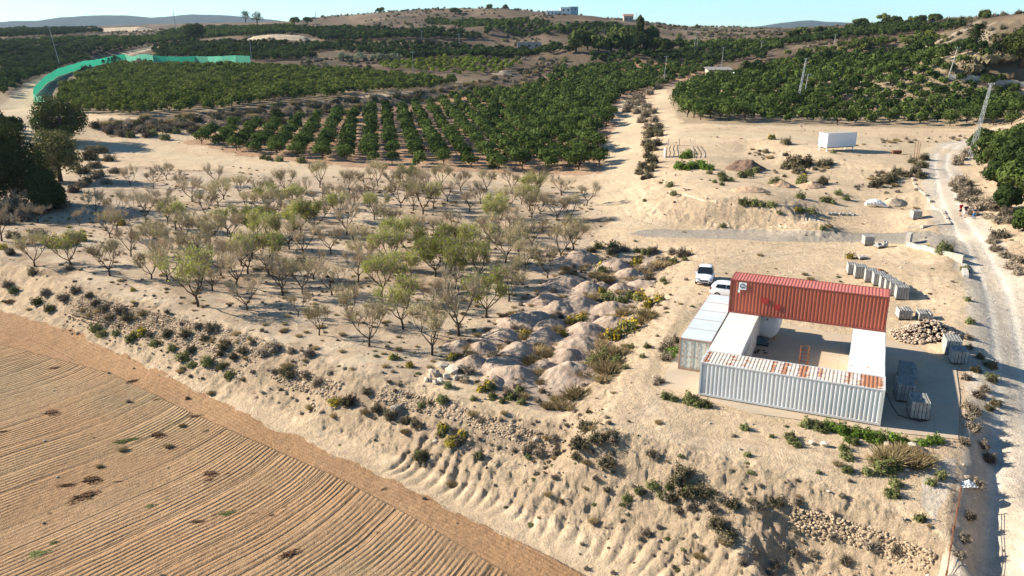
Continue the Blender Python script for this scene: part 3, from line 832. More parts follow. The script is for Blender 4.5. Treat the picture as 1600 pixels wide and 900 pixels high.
def branchy(seed, H_=4.6, spread=2.9, lean=0.0, twigs=True, limbs=4, dens=1.0):
    """vase shaped almond tree: (trunk MB, list of twig tips)"""
    rg = random.Random(seed); tr = MB(); tips = []; tw = []
    fork = rg.uniform(0.75, 1.15)
    base = Vector((0, 0, -0.3)); f = Vector((rg.uniform(-.12, .12), rg.uniform(-.12, .12), fork))
    tr.tube([base, Vector((0.03, 0.02, fork * .5)), f], [0.15, 0.12, 0.11], 7)
    def grow(p, d, L, r, lvl):
        pts = [p]; q = p.copy(); dd = d.copy()
        for k in range(3):
            dd = (dd + Vector((rg.uniform(-.22, .22), rg.uniform(-.22, .22), rg.uniform(-.02, .22) * (1 if lvl < 2 else 0.7)))).normalized()
            q = q + dd * L / 3; pts.append(q.copy())
        rr = [r, r * .85, r * .7, r * .55]
        if lvl <= 2: tr.tube(pts, rr, 5 if lvl else 6, cap=False)
        else: tw.append((pts[0], pts[-1], r))
        if lvl >= 3:
            tips.append((pts[-1], dd)); tips.append((pts[2], dd))
            return
        n = [3, 3, int(5 * dens) + 1][lvl]
        for k in range(n):
            j = rg.choice([2, 3]) if k else 3
            a = rg.uniform(0, 6.3); o = Vector((math.cos(a), math.sin(a), 0.25)) * rg.uniform(0.45, 0.95)
            nd = (dd + o + Vector((0, 0, 0.12))).normalized()
            grow(pts[j], nd, L * rg.uniform(0.55, 0.85), r * 0.5, lvl + 1)
    for i in range(limbs):
        a = i * 6.283 / limbs + rg.uniform(-.4, .4)
        d = Vector((math.cos(a) * 0.95, math.sin(a) * 0.95, rg.uniform(0.7, 1.1))).normalized()
        grow(f, d, H_ * 0.36 * rg.uniform(.85, 1.15) * (spread / 2.9), 0.075, 0)
    return tr, tips, tw

def almond_meshes(seed, leaf, nleaf, H_=4.6, limbs=4, lsize=0.2, dens=1.0, twn=1.0):
    tr, tips, tw = branchy(seed, H_, limbs=limbs, dens=dens)
    rg = np.random.default_rng(seed); cr = MB()
    b = np.array([t[0][:] for t in tw]); e = np.array([t[1][:] for t in tw])
    e[:, 2] += 0.05
    cr.blades(b, e, 0.034, 0, rg=rg)
    # fine twigs off each tip
    T = np.array([t[0][:] for t in tips]); Dn = np.array([t[1][:] for t in tips])
    k = rg.integers(0, len(T), int(len(T) * 2.3 * twn))
    d = Dn[k] * 0.6 + rg.normal(0, 0.55, (len(k), 3)) + np.array([0, 0, 0.6]); d /= np.linalg.norm(d, axis=1)[:, None]
    st = T[k] - Dn[k] * rg.uniform(0, 0.5, (len(k), 1))
    cr.blades(st, st + d * rg.uniform(0.35, 1.15, (len(k), 1)), 0.021, 0, rg=rg)
    if nleaf:
        k = rg.integers(0, len(T), nleaf)
        # leaves hold on some limbs more than others
        side = rg.normal(0, 1, 3); w = (T[k] @ side > -1.5) | (rg.random(nleaf) < 0.5); k = k[w]
        p = T[k] + rg.normal(0, 0.30, (len(k), 3)) + np.array([0, 0, 0.12])
        cr.leaves(p, rg.normal(0, 1, (len(k), 3)) * .5 + np.array([0, 0, .6]), lsize, 1, asp=0.45, jit=0.5, rg=rg)
    return tr.mesh('trunk', M['almond_bark'], True), cr.mesh('crown', [M['twig'], M[leaf]])

def shrub_mesh(kind, seed):
    rg = np.random.default_rng(seed + 500); mb = MB()
    def dome(n, r=1.0, h=0.8, inner=0.2):
        d = rg.normal(0, 1, (n, 3)); d[:, 2] = np.abs(d[:, 2]) + 0.1; d /= np.linalg.norm(d, axis=1)[:, None]
        lum = 0.75 + 0.35 * np.sin(d[:, 0] * 4 + seed) * np.cos(d[:, 1] * 5 + seed * 2)
        rr = rg.uniform(0.7, 1.05, n) * lum
        return d, d * rr[:, None] * np.array([r * .5, r * .5, h])
    if kind in ('dry', 'dark'):
        d, t = dome(330, 1.0, 0.62)
        b = t * 0.25; b[:, 2] = 0.0
        mb.blades(b, t, 0.03, 0, sh=(0.6, 1.4), rg=rg)
        d, t = dome(380, 0.98, 0.6); mb.leaves(t, d, 0.10, 0, asp=0.4, jit=0.6, rg=rg, sh=(0.55, 1.4))
        mats = M[kind]
    elif kind == 'straw':
        n = 420; a = rg.uniform(0, 6.28, n); r0 = rg.uniform(0, 0.34, n)
        b = np.stack([np.cos(a) * r0, np.sin(a) * r0, np.zeros(n)], 1)
        t = b * 2.3 + np.stack([rg.normal(0, .12, n), rg.normal(0, .12, n), rg.uniform(0.3, 0.62, n)], 1)
        mb.blades(b, t, 0.03, 0, rg=rg); mats = M['straw']
    elif kind == 'wilted':
        d, t = dome(160, 1.0, 0.5); b = t * 0.3; b[:, 2] = 0; mb.blades(b, t, 0.04, 0, sh=(0.6, 1.4), rg=rg)
        a = rg.uniform(0, 6.28, 260); r0 = np.sqrt(rg.random(260)) * .55 * (0.6 + .4 * np.sin(a * 2 + seed * 2)); mb.leaves(np.stack([np.cos(a) * r0, np.sin(a) * r0, rg.uniform(.02, .3, 260)], 1), np.tile([0, 0, 1.0], (260, 1)), .11, 0, asp=.5, rg=rg); mats = M['wilted']
    elif kind in ('green', 'vivid'):
        d, t = dome(520, 1.0, 0.6); mb.leaves(t, d, 0.12, 0, asp=0.5, jit=0.45, rg=rg)
        d, t = dome(90, 1.0, 0.6); b = t * .2; b[:, 2] = 0; mb.blades(b, t, 0.025, 1, rg=rg)
        mats = [M[kind], M['dry']]
    elif kind == 'yellow':
        d, t = dome(420, 1.0, 0.62); mb.leaves(t * .95, d, 0.12, 0, asp=0.5, jit=0.45, rg=rg)
        d, t = dome(240, 1.0, 0.64); k = (t[:, 0] * np.cos(seed) + t[:, 1] * np.sin(seed)) > -0.15
        mb.leaves(t[k] * 1.04, d[k], 0.10, 1, asp=0.8, jit=0.4, rg=rg); mats = [M['green'], M['yellow']]
    elif kind == 'mat':
        n = 420; a = rg.uniform(0, 6.28, n); r0 = np.sqrt(rg.random(n)) * 0.5 * (0.75 + .25 * np.sin(a * 3 + seed))
        P_ = np.stack([np.cos(a) * r0, np.sin(a) * r0, rg.uniform(0.02, 0.22, n) * (1.2 - r0 * 1.6)], 1)
        mb.leaves(P_, np.tile([0, 0, 1.0], (n, 1)), 0.12, 0, jit=0.5, rg=rg); mats = [M['green']]
    return mb.mesh(kind + '_shrub', mats)
SHR = {k: [shrub_mesh(k, s) for s in range(4)] for k in ('dry', 'dark', 'straw', 'green', 'vivid', 'yellow', 'mat', 'wilted')}

def one(name, mesh, loc, scale=1.0, rz=None, parent=None):
    o = bpy.data.objects.new(name, mesh); COL.objects.link(o)
    o.location = loc; o.rotation_euler = (0, 0, random.uniform(0, 6.28) if rz is None else rz)
    o.scale = scale if hasattr(scale, '__len__') else (scale,) * 3
    o.parent = parent
    return o

def scatter_stuff(name, sources, pts, scl, rot, var, label=None, cat=None):
    """one object holding uncountable repeats, spread by geometry nodes"""
    me = bpy.data.meshes.new(name); me.vertices.add(len(pts)); me.vertices.foreach_set('co', np.asarray(pts, np.float32).ravel())
    for nm, dt, val in (('scl', 'FLOAT', scl), ('rot', 'FLOAT', rot), ('var', 'INT', var)):
        a = me.attributes.new(nm, dt, 'POINT'); a.data.foreach_set('value', np.asarray(val, np.float32 if dt == 'FLOAT' else np.int32))
    me.update()
    o = bpy.data.objects.new(name, me); COL.objects.link(o); o['kind'] = 'stuff'
    if label: o['label'] = label
    if cat: o['category'] = cat
    ng = bpy.data.node_groups.new(name, 'GeometryNodeTree')
    ng.interface.new_socket('Geometry', in_out='INPUT', socket_type='NodeSocketGeometry'); ng.interface.new_socket('Geometry', in_out='OUTPUT', socket_type='NodeSocketGeometry')
    gi = ng.nodes.new('NodeGroupInput'); go = ng.nodes.new('NodeGroupOutput'); jn = ng.nodes.new('GeometryNodeJoinGeometry')
    def attr(nm, dt):
        n = ng.nodes.new('GeometryNodeInputNamedAttribute'); n.data_type = dt; n.inputs['Name'].default_value = nm; return n.outputs['Attribute']
    sA = attr('scl', 'FLOAT'); rA = attr('rot', 'FLOAT'); vA = attr('var', 'INT')
    cx = ng.nodes.new('ShaderNodeCombineXYZ'); ng.links.new(rA, cx.inputs['Z'])
    for i, src in enumerate(sources):
        so = bpy.data.objects.new(name + '_source', src)
        oi = ng.nodes.new('GeometryNodeObjectInfo'); oi.inputs['Object'].default_value = so; oi.inputs['As Instance'].default_value = True
        cmp_ = ng.nodes.new('FunctionNodeCompare'); cmp_.data_type = 'INT'; cmp_.operation = 'EQUAL'
        ng.links.new(vA, cmp_.inputs[2]); cmp_.inputs[3].default_value = i
        ip = ng.nodes.new('GeometryNodeInstanceOnPoints')
        ng.links.new(gi.outputs[0], ip.inputs['Points']); ng.links.new(cmp_.outputs[0], ip.inputs['Selection']); ng.links.new(oi.outputs['Geometry'], ip.inputs['Instance'])
        ng.links.new(sA, ip.inputs['Scale']); ng.links.new(cx.outputs[0], ip.inputs['Rotation'])
        ng.links.new(ip.outputs[0], jn.inputs[0])
    ng.links.new(jn.outputs[0], go.inputs[0])
    md = o.modifiers.new('spread', 'NODES'); md.node_group = ng
    return o
# ------------------------------------------------------------------ almond orchard
alm = {'B': [almond_meshes(s, 'alm_olive', n, 4.4, 4, 0.15, .9, 1.3) for s, n in ((1, 0), (2, 120), (3, 0), (4, 40), (5, 0))],
       'S': [almond_meshes(s, 'alm_olive', n, 4.6, 4, 0.20) for s, n in ((11, 800), (12, 1250), (13, 550), (14, 950))],
       'G': [almond_meshes(s, 'alm_green', n, 4.5, 5, 0.22, 1.2) for s, n in ((21, 2400), (22, 1700), (23, 1900))]}
AL = [(204,290,'B'),(240,294,'B'),(285,297,'B'),(224,330,'B'),(124,354,'B'),(321,340,'S'),(375,305,'S'),(54,415,'S'),(112,417,'G'),(172,431,'S'),(237,437,'S'),(310,477,'G'),(386,486,'B'),
 (370,447,'B'),(3,378,'B'),(472,314,'B'),(496,326,'B'),(524,316,'B'),(546,302,'S'),(552,330,'B'),(574,319,'B'),(570,297,'B'),(617,299,'B'),(626,324,'S'),(635,292,'G'),(661,335,'S'),(677,326,'S'),
 (699,315,'B'),(734,330,'B'),(751,319,'B'),(775,342,'S'),(790,334,'S'),(491,365,'G'),(517,397,'B'),(420,432,'S'),(490,437,'B'),(560,442,'B'),(607,417,'G'),(644,407,'G'),(680,432,'G'),(702,410,'G'),
 (751,440,'S'),(630,449,'G'),(585,345,'G'),(542,367,'B'),(765,377,'S'),(475,405,'B'),(452,390,'G'),(420,326,'G'),(442,462,'B'),(519,462,'B'),(466,496,'B'),(499,526,'S'),(546,504,'S'),(577,542,'S'),
 (597,465,'G'),(630,514,'G'),(675,556,'S'),(676,481,'B'),(717,525,'B'),(760,495,'G'),(795,471,'S'),(712,452,'S'),(844,335,'S'),(831,343,'S'),(892,345,'S'),(917,322,'B'),(877,305,'B'),(896,392,'S'),
 (876,407,'S'),(831,385,'B'),(764,390,'B'),(60,350,'B'),(172,372,'S'),(205,400,'B'),(240,385,'S'),(290,380,'S'),(330,395,'S'),(300,420,'S'),(275,360,'G'),(360,378,'B'),(402,372,'S'),(395,405,'S'),
 (345,430,'B'),(430,355,'B'),(350,312,'S'),(410,312,'B'),(445,300,'S'),(500,293,'S'),(590,290,'S'),(660,300,'B'),(690,292,'S'),(720,300,'B'),(760,300,'S'),(800,303,'B'),(840,300,'B'),(815,320,'S'),
 (870,345,'B'),(560,395,'S'),(570,420,'S'),(650,375,'S'),(690,380,'B'),(720,395,'B'),(740,412,'S'),(790,412,'S'),(820,425,'S'),(855,437,'S'),(800,445,'S'),(620,385,'G'),(530,345,'S'),(150,335,'B'),
 (180,345,'B'),(255,325,'B'),(40,330,'B'),(390,335,'B'),(300,315,'B'),(340,290,'B'),(260,280,'B')]
rr0 = random.Random(99)
for _ in range(60):
    px, py = rr0.uniform(180, 880), rr0.uniform(300, 470)
    if py > 440 + (px - 180) * 0.0 and px < 330: continue
    if min(math.hypot((px - a[0]) / 1.6, py - a[1]) for a in AL) < 11: continue
    AL.append((px, py, rr0.choice('SSBBG')))
kind_txt = {'B': ('bare grey almond tree with no leaves', 'bare almond trees'), 'S': ('thin olive-leaved almond tree, half bare', 'thin-leaved almond trees'), 'G': ('almond tree with a fresh green crown', 'green almond trees')}
special = {(310,477): 'full bright green almond tree nearest the stony bank above the ploughed field', (717,525): 'large bare pale almond tree beside the tipped soil heaps',
 (675,556): 'thin grey-green almond tree nearest the pile of boulders', (577,542): 'small olive-leaved almond tree at the bare front edge of the orchard', (760,495): 'dense dark green almond tree against the tipped soil heaps',
 (54,415): 'spreading almond tree at the far left edge of the bank', (124,354): 'low umbrella-shaped bare almond tree beside the dark pines', (896,392): 'light green almond tree at the right end of the orchard',
 (661,335): 'round olive almond tree with a thick dark fork in the back rows', (499,526): 'thin upright almond sapling on bare sand at the front edge', (466,496): 'small bare almond tree with a Y-shaped fork at the front of the orchard',
 (386,486): 'bare forked almond tree just right of the full bright green one', (172,431): 'wide bare-branched almond tree above the shrubby end of the bank', (112,417): 'small green almond tree near the left end of the bank'}
placed = []
for i, (px, py, k) in enumerate(AL):
    if k == 'S' and 390 < px < 780 and 325 < py < 455 and rr0.random() < .45: k = 'G'
    if k == 'B' and 300 < px < 800 and 325 < py < 440 and rr0.random() < .3: k = 'S'
    x, y, z = place(px, py)
    ms = alm[k][i % len(alm[k])]
    r_ = empty('almond_tree', (x, y, z - 0.03), random.uniform(0, 6.28))
    s = random.uniform(0.72, 0.94) * (1.06 if k == 'G' else 1.0)
    if (px, py) in ((124,354),(224,330),(499,526),(466,496)): s *= 0.72
    if (px, py) in ((310,477),(717,525),(661,335)): s = 1.08
    r_.scale = (s * random.uniform(.95, 1.1), s * random.uniform(.95, 1.1), s * random.uniform(.88, 1.02))
    t_, g_ = kind_txt[k]
    front = 'front' if py > 430 else ('middle' if py > 345 else 'back'); side_ = 'left' if px < 330 else ('centre' if px < 640 else 'right')
    lab = special.get((px, py), '%s in the %s rows of the orchard, %s part' % (t_, front, side_))
    tag(r_, lab, 'almond tree', g_ + ' in the %s %s of the orchard' % (front, side_))
    for nm, me in zip(('trunk', 'crown'), ms):
        o = bpy.data.objects.new(nm, me); COL.objects.link(o); o.parent = r_
    placed.append((x, y))

# ------------------------------------------------------------------ citrus groves
def rows(poly_px, az, along, between, kind, size=1.0, miss=0.03, step=60):
    p = W(poly_px, step)
    d = np.array([math.sin(R(az)), math.cos(R(az))]); e = np.array([d[1], -d[0]])
    c = p.mean(0); q = p - c
    ua, ub = q @ d, q @ e
    out = []
    na_ = int((ua.max() - ua.min()) / along) + 1; nb_ = int((ub.max() - ub.min()) / between) + 1
    A_, B_ = np.meshgrid(ua.min() + np.arange(na_) * along, ub.min() + np.arange(nb_) * between)
    A_ = A_ + rng.normal(0, 0.32, A_.shape); B_ = B_ + rng.normal(0, 0.28, B_.shape)
    X = c[0] + A_ * d[0] + B_ * e[0]; Y = c[1] + A_ * d[1] + B_ * e[1]
    X = X.ravel(); Y = Y.ravel()
    k = pip(X, Y, p) & (rng.random(X.shape) > miss)
    X = X[k]; Y = Y[k]
    s = size * rng.uniform(0.74, 1.18, len(X)) * (1 + 0.12 * fbm(X, Y, 25, 2, 77))
    return [(x, y, sc_, kind) for x, y, sc_ in zip(X, Y, s)]
groves = []
groves += rows([(285,222),(330,208),(420,194),(560,177),(640,164),(740,152),(830,138),(880,114),(960,102),(1090,100),(1120,106),(1050,130),(1015,142),(970,150),(950,168),(958,196),(930,205),(940,235),(940,268),(800,266),(640,261),(500,252),(400,242),(340,232)], -9, 3.6, 5.0, 'citrus', 1.03, 0.03)
groves += rows([(92,162),(100,140),(130,118),(190,104),(390,106),(560,115),(715,130),(700,138),(600,145),(450,160),(330,174),(200,182),(120,176)], 20, 4.2, 4.6, 'citrus_olive', 1.08, 0.06)
groves += rows([(585,106),(620,99),(700,94),(820,98),(795,112),(740,120),(660,115)], 62, 4.2, 6.0, 'citrus_bright', 0.9)
groves += rows([(1032,158),(1090,132),(1180,108),(1290,104),(1400,92),(1480,98),(1600,130),(1650,192),(1500,198),(1300,194),(1200,192),(1070,190)], -14, 4.6, 5.0, 'citrus', 1.20, 0.02)
groves += rows([(0,88),(0,76),(80,74),(205,73),(235,76),(120,104),(100,118),(60,128),(40,148),(0,165)], 15, 4.5, 4.9, 'citrus_dark', 1.20)
groves += rows([(-60,190),(0,182),(40,192),(55,205),(20,215),(-60,215)], 15, 4.5, 4.9, 'citrus_dark', 1.20)
groves += rows([(-60,66),(80,64),(250,60),(300,62),(240,70),(80,71),(-60,73)], 80, 4.0, 5.1, 'citrus', 1.26)
groves += rows([(235,74),(300,69),(400,68),(500,70),(560,72),(470,86),(500,94),(400,97),(250,92)], 35, 4.1, 5.1, 'citrus_dark', 1.20)
groves += rows([(480,70),(620,72),(800,76),(900,84),(760,92),(620,92),(540,84)], 78, 4.0, 6.1, 'citrus_dark', 1.20)
groves += rows([(280,50),(330,46),(450,44),(480,50),(400,58),(320,60),(240,58)], 78, 4.0, 5.7, 'citrus', 1.26)
groves += rows([(450,48),(520,45),(640,50),(760,58),(740,64),(600,66),(500,64)], 80, 3.8, 6.1, 'citrus_dark', 1.32)
groves += rows([(660,34),(690,28),(800,33),(860,40),(920,55),(860,56),(760,44)], 60, 4.5, 5.7, 'citrus', 1.14)
groves += rows([(880,42),(960,42),(1000,50),(980,56),(900,52)], 50, 3.8, 6.6, 'citrus_dark', 1.08)
groves += rows([(1050,76),(1060,70),(1200,70),(1230,76),(1200,82),(1080,82)], 80, 4.1, 5.3, 'citrus', 1.26)
groves += rows([(900,96),(960,88),(1060,86),(1200,86),(1200,96),(1130,102),(1090,99),(980,100)], 80, 4.1, 5.3, 'citrus_dark', 1.26)
groves += rows([(1200,72),(1240,64),(1330,50),(1420,42),(1510,38),(1515,44),(1440,52),(1330,62),(1250,72)], 70, 4.3, 5.3, 'citrus_dark', 1.26)
groves += rows([(1230,88),(1300,76),(1380,64),(1450,56),(1475,62),(1400,72),(1360,84),(1280,92)], 65, 4.3, 5.3, 'citrus_olive', 1.20)
groves += rows([(1240,98),(1310,92),(1350,94),(1330,99),(1250,104)], 65, 4.3, 4.9, 'citrus_dark', 1.20)
groves += rows([(1400,78),(1520,80),(1570,78),(1600,90),(1540,98),(1400,92),(1330,92)], 70, 4.3, 4.9, 'citrus_dark', 1.20)
groves += rows([(0,50),(60,47),(150,47),(160,52),(60,57),(0,60)], 70, 5.4, 6.6, 'citrus_dark', 1.32)
gx_ = np.array([g[0] for g in groves]); gy_ = np.array([g[1] for g in groves])
gzv = ground_z(gx_, gy_)
gs_ = np.array([g[2] for g in groves]) * np.where(np.hypot(gx_, gy_) < 420, 1 + 0.17 * sstep(-25, 25, gx_) * (gx_ < 55), 1); gk_ = [g[3] for g in groves]
keepm = np.ones(len(groves), bool)
for ln, wd in ((fence_track, 5.0), (mid_track, 4.0), (left_track, 4.0), (ridge_track, 4.0), (road_line, 5.0)):
    d_, _, _ = line_dist(gx_, gy_, ln); keepm &= d_ > wd
def screen(x, y, z):
    zz = z - CH; dpt = y * CP - zz * SP; up = y * SP + zz * CP
    return 800 + x / dpt * FPX, 450 - up / dpt * FPX, dpt
sx_, sy_, dp_ = screen(gx_, gy_, gzv)
inview = (sx_ > -15) & (sx_ < 1615) & (sy_ < 905)
order = np.argsort(np.where(inview & keepm, dp_ / gs_, 1e9))
ind = set(order[:298].tolist())
kinds = ['citrus', 'citrus_dark', 'citrus_olive', 'citrus_bright']
cp = {k: [citrus_proto(40 + i * 5 + j, k) for j in range(3)] for i, k in enumerate(kinds)}
cfar = {k: [citrus_proto(90 + i * 5 + j, k, 230, 0.72) for j in range(2)] for i, k in enumerate(kinds)}
P_, S_, Ro, Va = [], [], [], []
for i in range(len(groves)):
    if not keepm[i]: continue
    x, y, z, s, k = gx_[i], gy_[i], gzv[i], gs_[i], gk_[i]
    if i in ind:
        r_ = empty('citrus_tree', (x, y, z), random.uniform(0, 6.28)); r_.scale = (s * random.uniform(.94, 1.08), s * random.uniform(.94, 1.08), s * random.uniform(.9, 1.08))
        px_ = sx_[i]; py_ = sy_[i]
        if px_ > 1000: t_ = 'round dark green citrus tree at the sandy edge of the right-hand grove'; g_ = 'citrus trees of the right-hand grove'
        elif px_ < 420: t_ = 'green citrus tree at the open left corner of the middle grove'; g_ = 'citrus trees of the middle grove, left corner'
        elif py_ > 225: t_ = 'leafy green citrus tree in the nearest rows of the middle grove'; g_ = 'citrus trees of the middle grove, front rows'
        else: t_ = 'leafy green citrus tree further back in the striped rows of the middle grove'; g_ = 'citrus trees of the middle grove, rear rows'
        tag(r_, t_, 'citrus tree', g_)
        ms = cp[k][i % 3]
        for nm, me in (('crown', ms[0]), ('trunk', ms[1])):
            o = bpy.data.objects.new(nm, me); COL.objects.link(o); o.parent = r_
    else:
        P_.append((x, y, z)); S_.append(s); Ro.append(random.uniform(0, 6.28)); Va.append(kinds.index(k) * 2 + i % 2)
print('citrus', len(groves), 'stuff', len(P_))
scatter_stuff('citrus_grove', [cfar[k][j][0] for k in kinds for j in range(2)], P_, S_, Ro, Va, 'dense green citrus groves covering the terraces beyond', 'citrus grove')

# ------------------------------------------------------------------ pines and other large trees
def big_tree(px, py, hpx, wpx, mat, label, name='pine_tree', group=None, n=2600, leaf=0.5, seed=1, dist=None, lumps=26, low=0.12, cat=None):
    if dist is None:
        x, y, z = place(px, py)
    else:
        x, y, z = ondist(px, py, dist); z = gz(x, y)
    dpt = math.hypot(x, y) / math.cos(0.0)
    m_px = math.sqrt(x * x + y * y + (CH - z) ** 2) / FPX
    Hh = hpx * m_px; Rw = wpx * m_px / 2
    r_ = empty(name, (x, y, z - 0.1), random.uniform(0, 6.28))
    cr = lumpy(n, Rw / 0.98, Hh * (1 - low) / 2 / 0.98, Hh * (1 + low) / 2, leaf, lumps, seed, spread=0.34, bottom=-0.8)
    cr.build('crown', M[mat], r_)
    t = MB(); t.tube([(0, 0, -0.4), (0.1, 0, Hh * .3), (0.0, 0.1, Hh * .75)], [Rw * .09 + .08, Rw * .07 + .05, 0.05], 7)
    rg = random.Random(seed)
    for a in range(5):
        q = a * 1.26 + rg.random(); t.tube([(0, 0, Hh * .25), (math.cos(q) * Rw * .35, math.sin(q) * Rw * .35, Hh * .45), (math.cos(q) * Rw * .7, math.sin(q) * Rw * .7, Hh * .62)], [Rw * .05 + .03, .06, .03], 5)
    t.build('trunk', M['bark'], r_, True)
    tag(r_, label, cat or 'tree', group)
    return r_
big_tree(24, 322, 116, 92, 'pine', 'tall dark green pine filling the left edge of the photo', n=17000, leaf=0.42, seed=3, lumps=44, low=-0.06)
big_tree(76, 330, 62, 60, 'pine', 'low dark pine skirt leaning right of the tallest pine', n=9000, leaf=0.45, seed=4, low=-.05)
big_tree(98, 222, 62, 82, 'pine', 'round dark green pine standing in front of the green netting', n=11000, leaf=0.5, seed=5, low=-0.05)
big_tree(95, 283, 74, 64, 'pine_pale', 'yellowish dry pine between the two dark pines', n=11000, leaf=0.42, seed=6, low=-.05)
big_tree(-30, 330, 110, 90, 'pine', 'dark pine half cut off by the left edge', n=9000, leaf=0.5, seed=7)
big_tree(305, 67, 27, 36, 'pine', 'solitary dark round tree above the far left orchard rows', 'round_tree', n=1500, leaf=1.7, seed=8)
big_tree(384, 35, 16, 16, 'pine', 'left one of the pair of dark trees on the skyline', 'round_tree', 'pair of dark skyline trees', n=420, leaf=1.8, seed=9)
big_tree(402, 36, 16, 22, 'pine', 'right one of the pair of dark trees on the skyline', 'round_tree', 'pair of dark skyline trees', n=420, leaf=1.8, seed=10)
for i, (px, py, h, w, m) in enumerate([(460,38,12,18,'pine'),(480,38,12,18,'pine'),(595,20,8,20,'pine'),(581,19,5,6,'pine'),(545,22,4,6,'pine'),(713,12,9,10,'pine'),(712,22,10,20,'pine'),(750,10,7,8,'pine_light'),
        (765,13,7,10,'pine_light'),(778,11,7,7,'pine_light'),(790,13,6,9,'pine_light'),(852,15,9,11,'pine'),(934,23,8,12,'pine'),(948,24,8,14,'pine'),(962,27,7,9,'pine'),(1000,36,7,14,'pine'),(1090,45,6,8,'pine'),
        (740,42,8,8,'pine_light'),(762,54,15,14,'pine_light'),(796,50,15,12,'pine_light'),(875,54,16,16,'pine_light'),(1320,36,10,20,'pine'),(1345,42,12,26,'pine_light'),(1378,38,14,20,'pine_light'),
        (1398,38,12,18,'pine'),(1432,38,14,24,'pine_light'),(1460,36,11,20,'pine'),(1525,28,12,20,'pine'),(1538,28,10,16,'pine'),(1242,62,14,20,'pine'),(1255,54,10,22,'pine_light'),(1280,52,9,22,'pine'),(1582,22,5,18,'pine'),(1555,100,12,60,'dark'),(1520,118,14,32,'dark'),(1565,66,10,36,'dark'),
        (35,50,8,18,'pine_light'),(1350,75,12,30,'pine'),(1430,72,16,32,'pine_light'),(1300,215,0,0,'x')]):
    if h == 0: continue
    big_tree(px, py, h, w, m, ('dark' if m == 'pine' else 'pale green' if m == 'pine_light' else 'brownish') + ' tree on the far hillside, small in the distance', 'hillside_tree', 'scattered trees on the far hills (%s)' % m, n=420, leaf=2.2, seed=100 + i, lumps=9)
clump = [(900,82,34,34,'pine_light'),(918,78,32,26,'pine'),(935,84,28,30,'pine_light'),(955,86,34,36,'pine'),(975,86,40,36,'pine'),(995,84,34,32,'pine'),(1000,78,50,18,'pine'),(1018,76,32,24,'pine'),(1022,84,26,36,'pine_light'),
         (1040,84,22,30,'pine'),(985,84,22,30,'pine'),(963,64,24,22,'pine_light'),(910,70,28,22,'pine_light')]
for i, (px, py, h, w, m) in enumerate(clump):
    big_tree(px, py, h, w, m, 'tall %s tree in the thick clump below the hill' % ('dark' if m == 'pine' else 'lighter green'), 'woodland_tree', 'clump of tall trees below the hill (%s)' % m, n=1500, leaf=1.4, seed=200 + i, lumps=16)
big_tree(1595, 105, 52, 54, 'pine', 'large dark tree at the right edge above the groves', 'round_tree', n=4500, leaf=1.0, seed=300)
rt = [(1545,262,48,52),(1580,270,50,60),(1560,290,40,44),(1590,310,55,60),(1572,330,38,40),(1600,360,36,36),(1570,240,36,50),(1535,240,34,40),(1610,285,50,50),(1606,225,30,50)]
for i, (px, py, h, w) in enumerate(rt):
    big_tree(px, py, h, w, 'citrus_dark' if i % 3 else 'citrus', ['large bushy orchard tree beside the lattice pylon','large bushy orchard tree behind the thorn scrub','round orchard tree above the three walkers','tall orchard tree cut by the right edge above the walkers','bushy yellow-green orchard tree right of the walkers','low green tree at the right edge below the walkers','dark orchard tree behind the lattice pylon','dark bushy tree at the foot of the lattice pylon','orchard tree at the right edge of the road bend','orchard tree in the far corner by the road bend'][i], 'orchard_tree', n=3200, leaf=0.5, seed=320 + i, lumps=16, low=0.0)
for i, (px, w) in enumerate(((537,24),(560,26),(590,26),(612,30),(500,0))):
    if w: big_tree(px, 96, 14, w, 'olive', 'silvery grey-green olive tree in the hedge behind the terrace', 'olive_tree', 'row of silvery olive trees', n=420, leaf=1.0, seed=340 + i, lumps=10, low=0.0)

def palm(px, py, hpx, wpx, label, seed):
    x, y, z = place(px, py); m_px = math.hypot(x, y) / FPX; H_ = hpx * m_px; w = wpx * m_px / 2
    r_ = empty('palm_tree', (x, y, z)); t = MB(); t.tube([(0, 0, -.3), (0, 0, H_ * .35), (0.1, 0, H_ * .72)], [w * .26, w * .2, w * .24], 8); t.build('trunk', M['bark'], r_, True)
    cr = MB(); rg = np.random.default_rng(seed)
    for k in range(46):
        a = rg.uniform(0, 6.28); el = rg.uniform(-0.9, 1.4); pts = []
        d = np.array([math.cos(a) * math.cos(el), math.sin(a) * math.cos(el), math.sin(el)])
        p = np.array([0.1, 0, H_ * .72]); 
        for j in range(6):
            pts.append(p.copy()); p = p + d * w * 0.2; d = d + np.array([0, 0, -0.16])
        pts = np.array(pts)
        sdv = np.cross(pts[-1] - pts[0], [0, 0, 1]); sdv /= np.linalg.norm(sdv) + 1e-6
        for sgn in (-1, 1):
            q = pts[1:]; cr.blades(np.repeat(q, 3, 0) + rg.normal(0, .05, (15, 3)), np.repeat(q, 3, 0) + sdv * sgn * w * .22 + np.array([0, 0, -w * .12]) + rg.normal(0, .12, (15, 3)), w * .06, 0, rg=rg)
    cr.build('crown', M['citrus_dark'], r_); tag(r_, label, 'palm tree', 'palms among the groves')
palm(1522, 79, 34, 28, 'big shaggy palm standing on the right-hand hillside', 1)
palm(1164, 122, 24, 22, 'palm beside the white water tank of the farm shed', 2)
palm(1190, 121, 20, 20, 'palm right of the farm shed, next to the low wall', 3)
palm(1176, 122, 22, 20, 'middle palm of the three by the farm shed', 4)

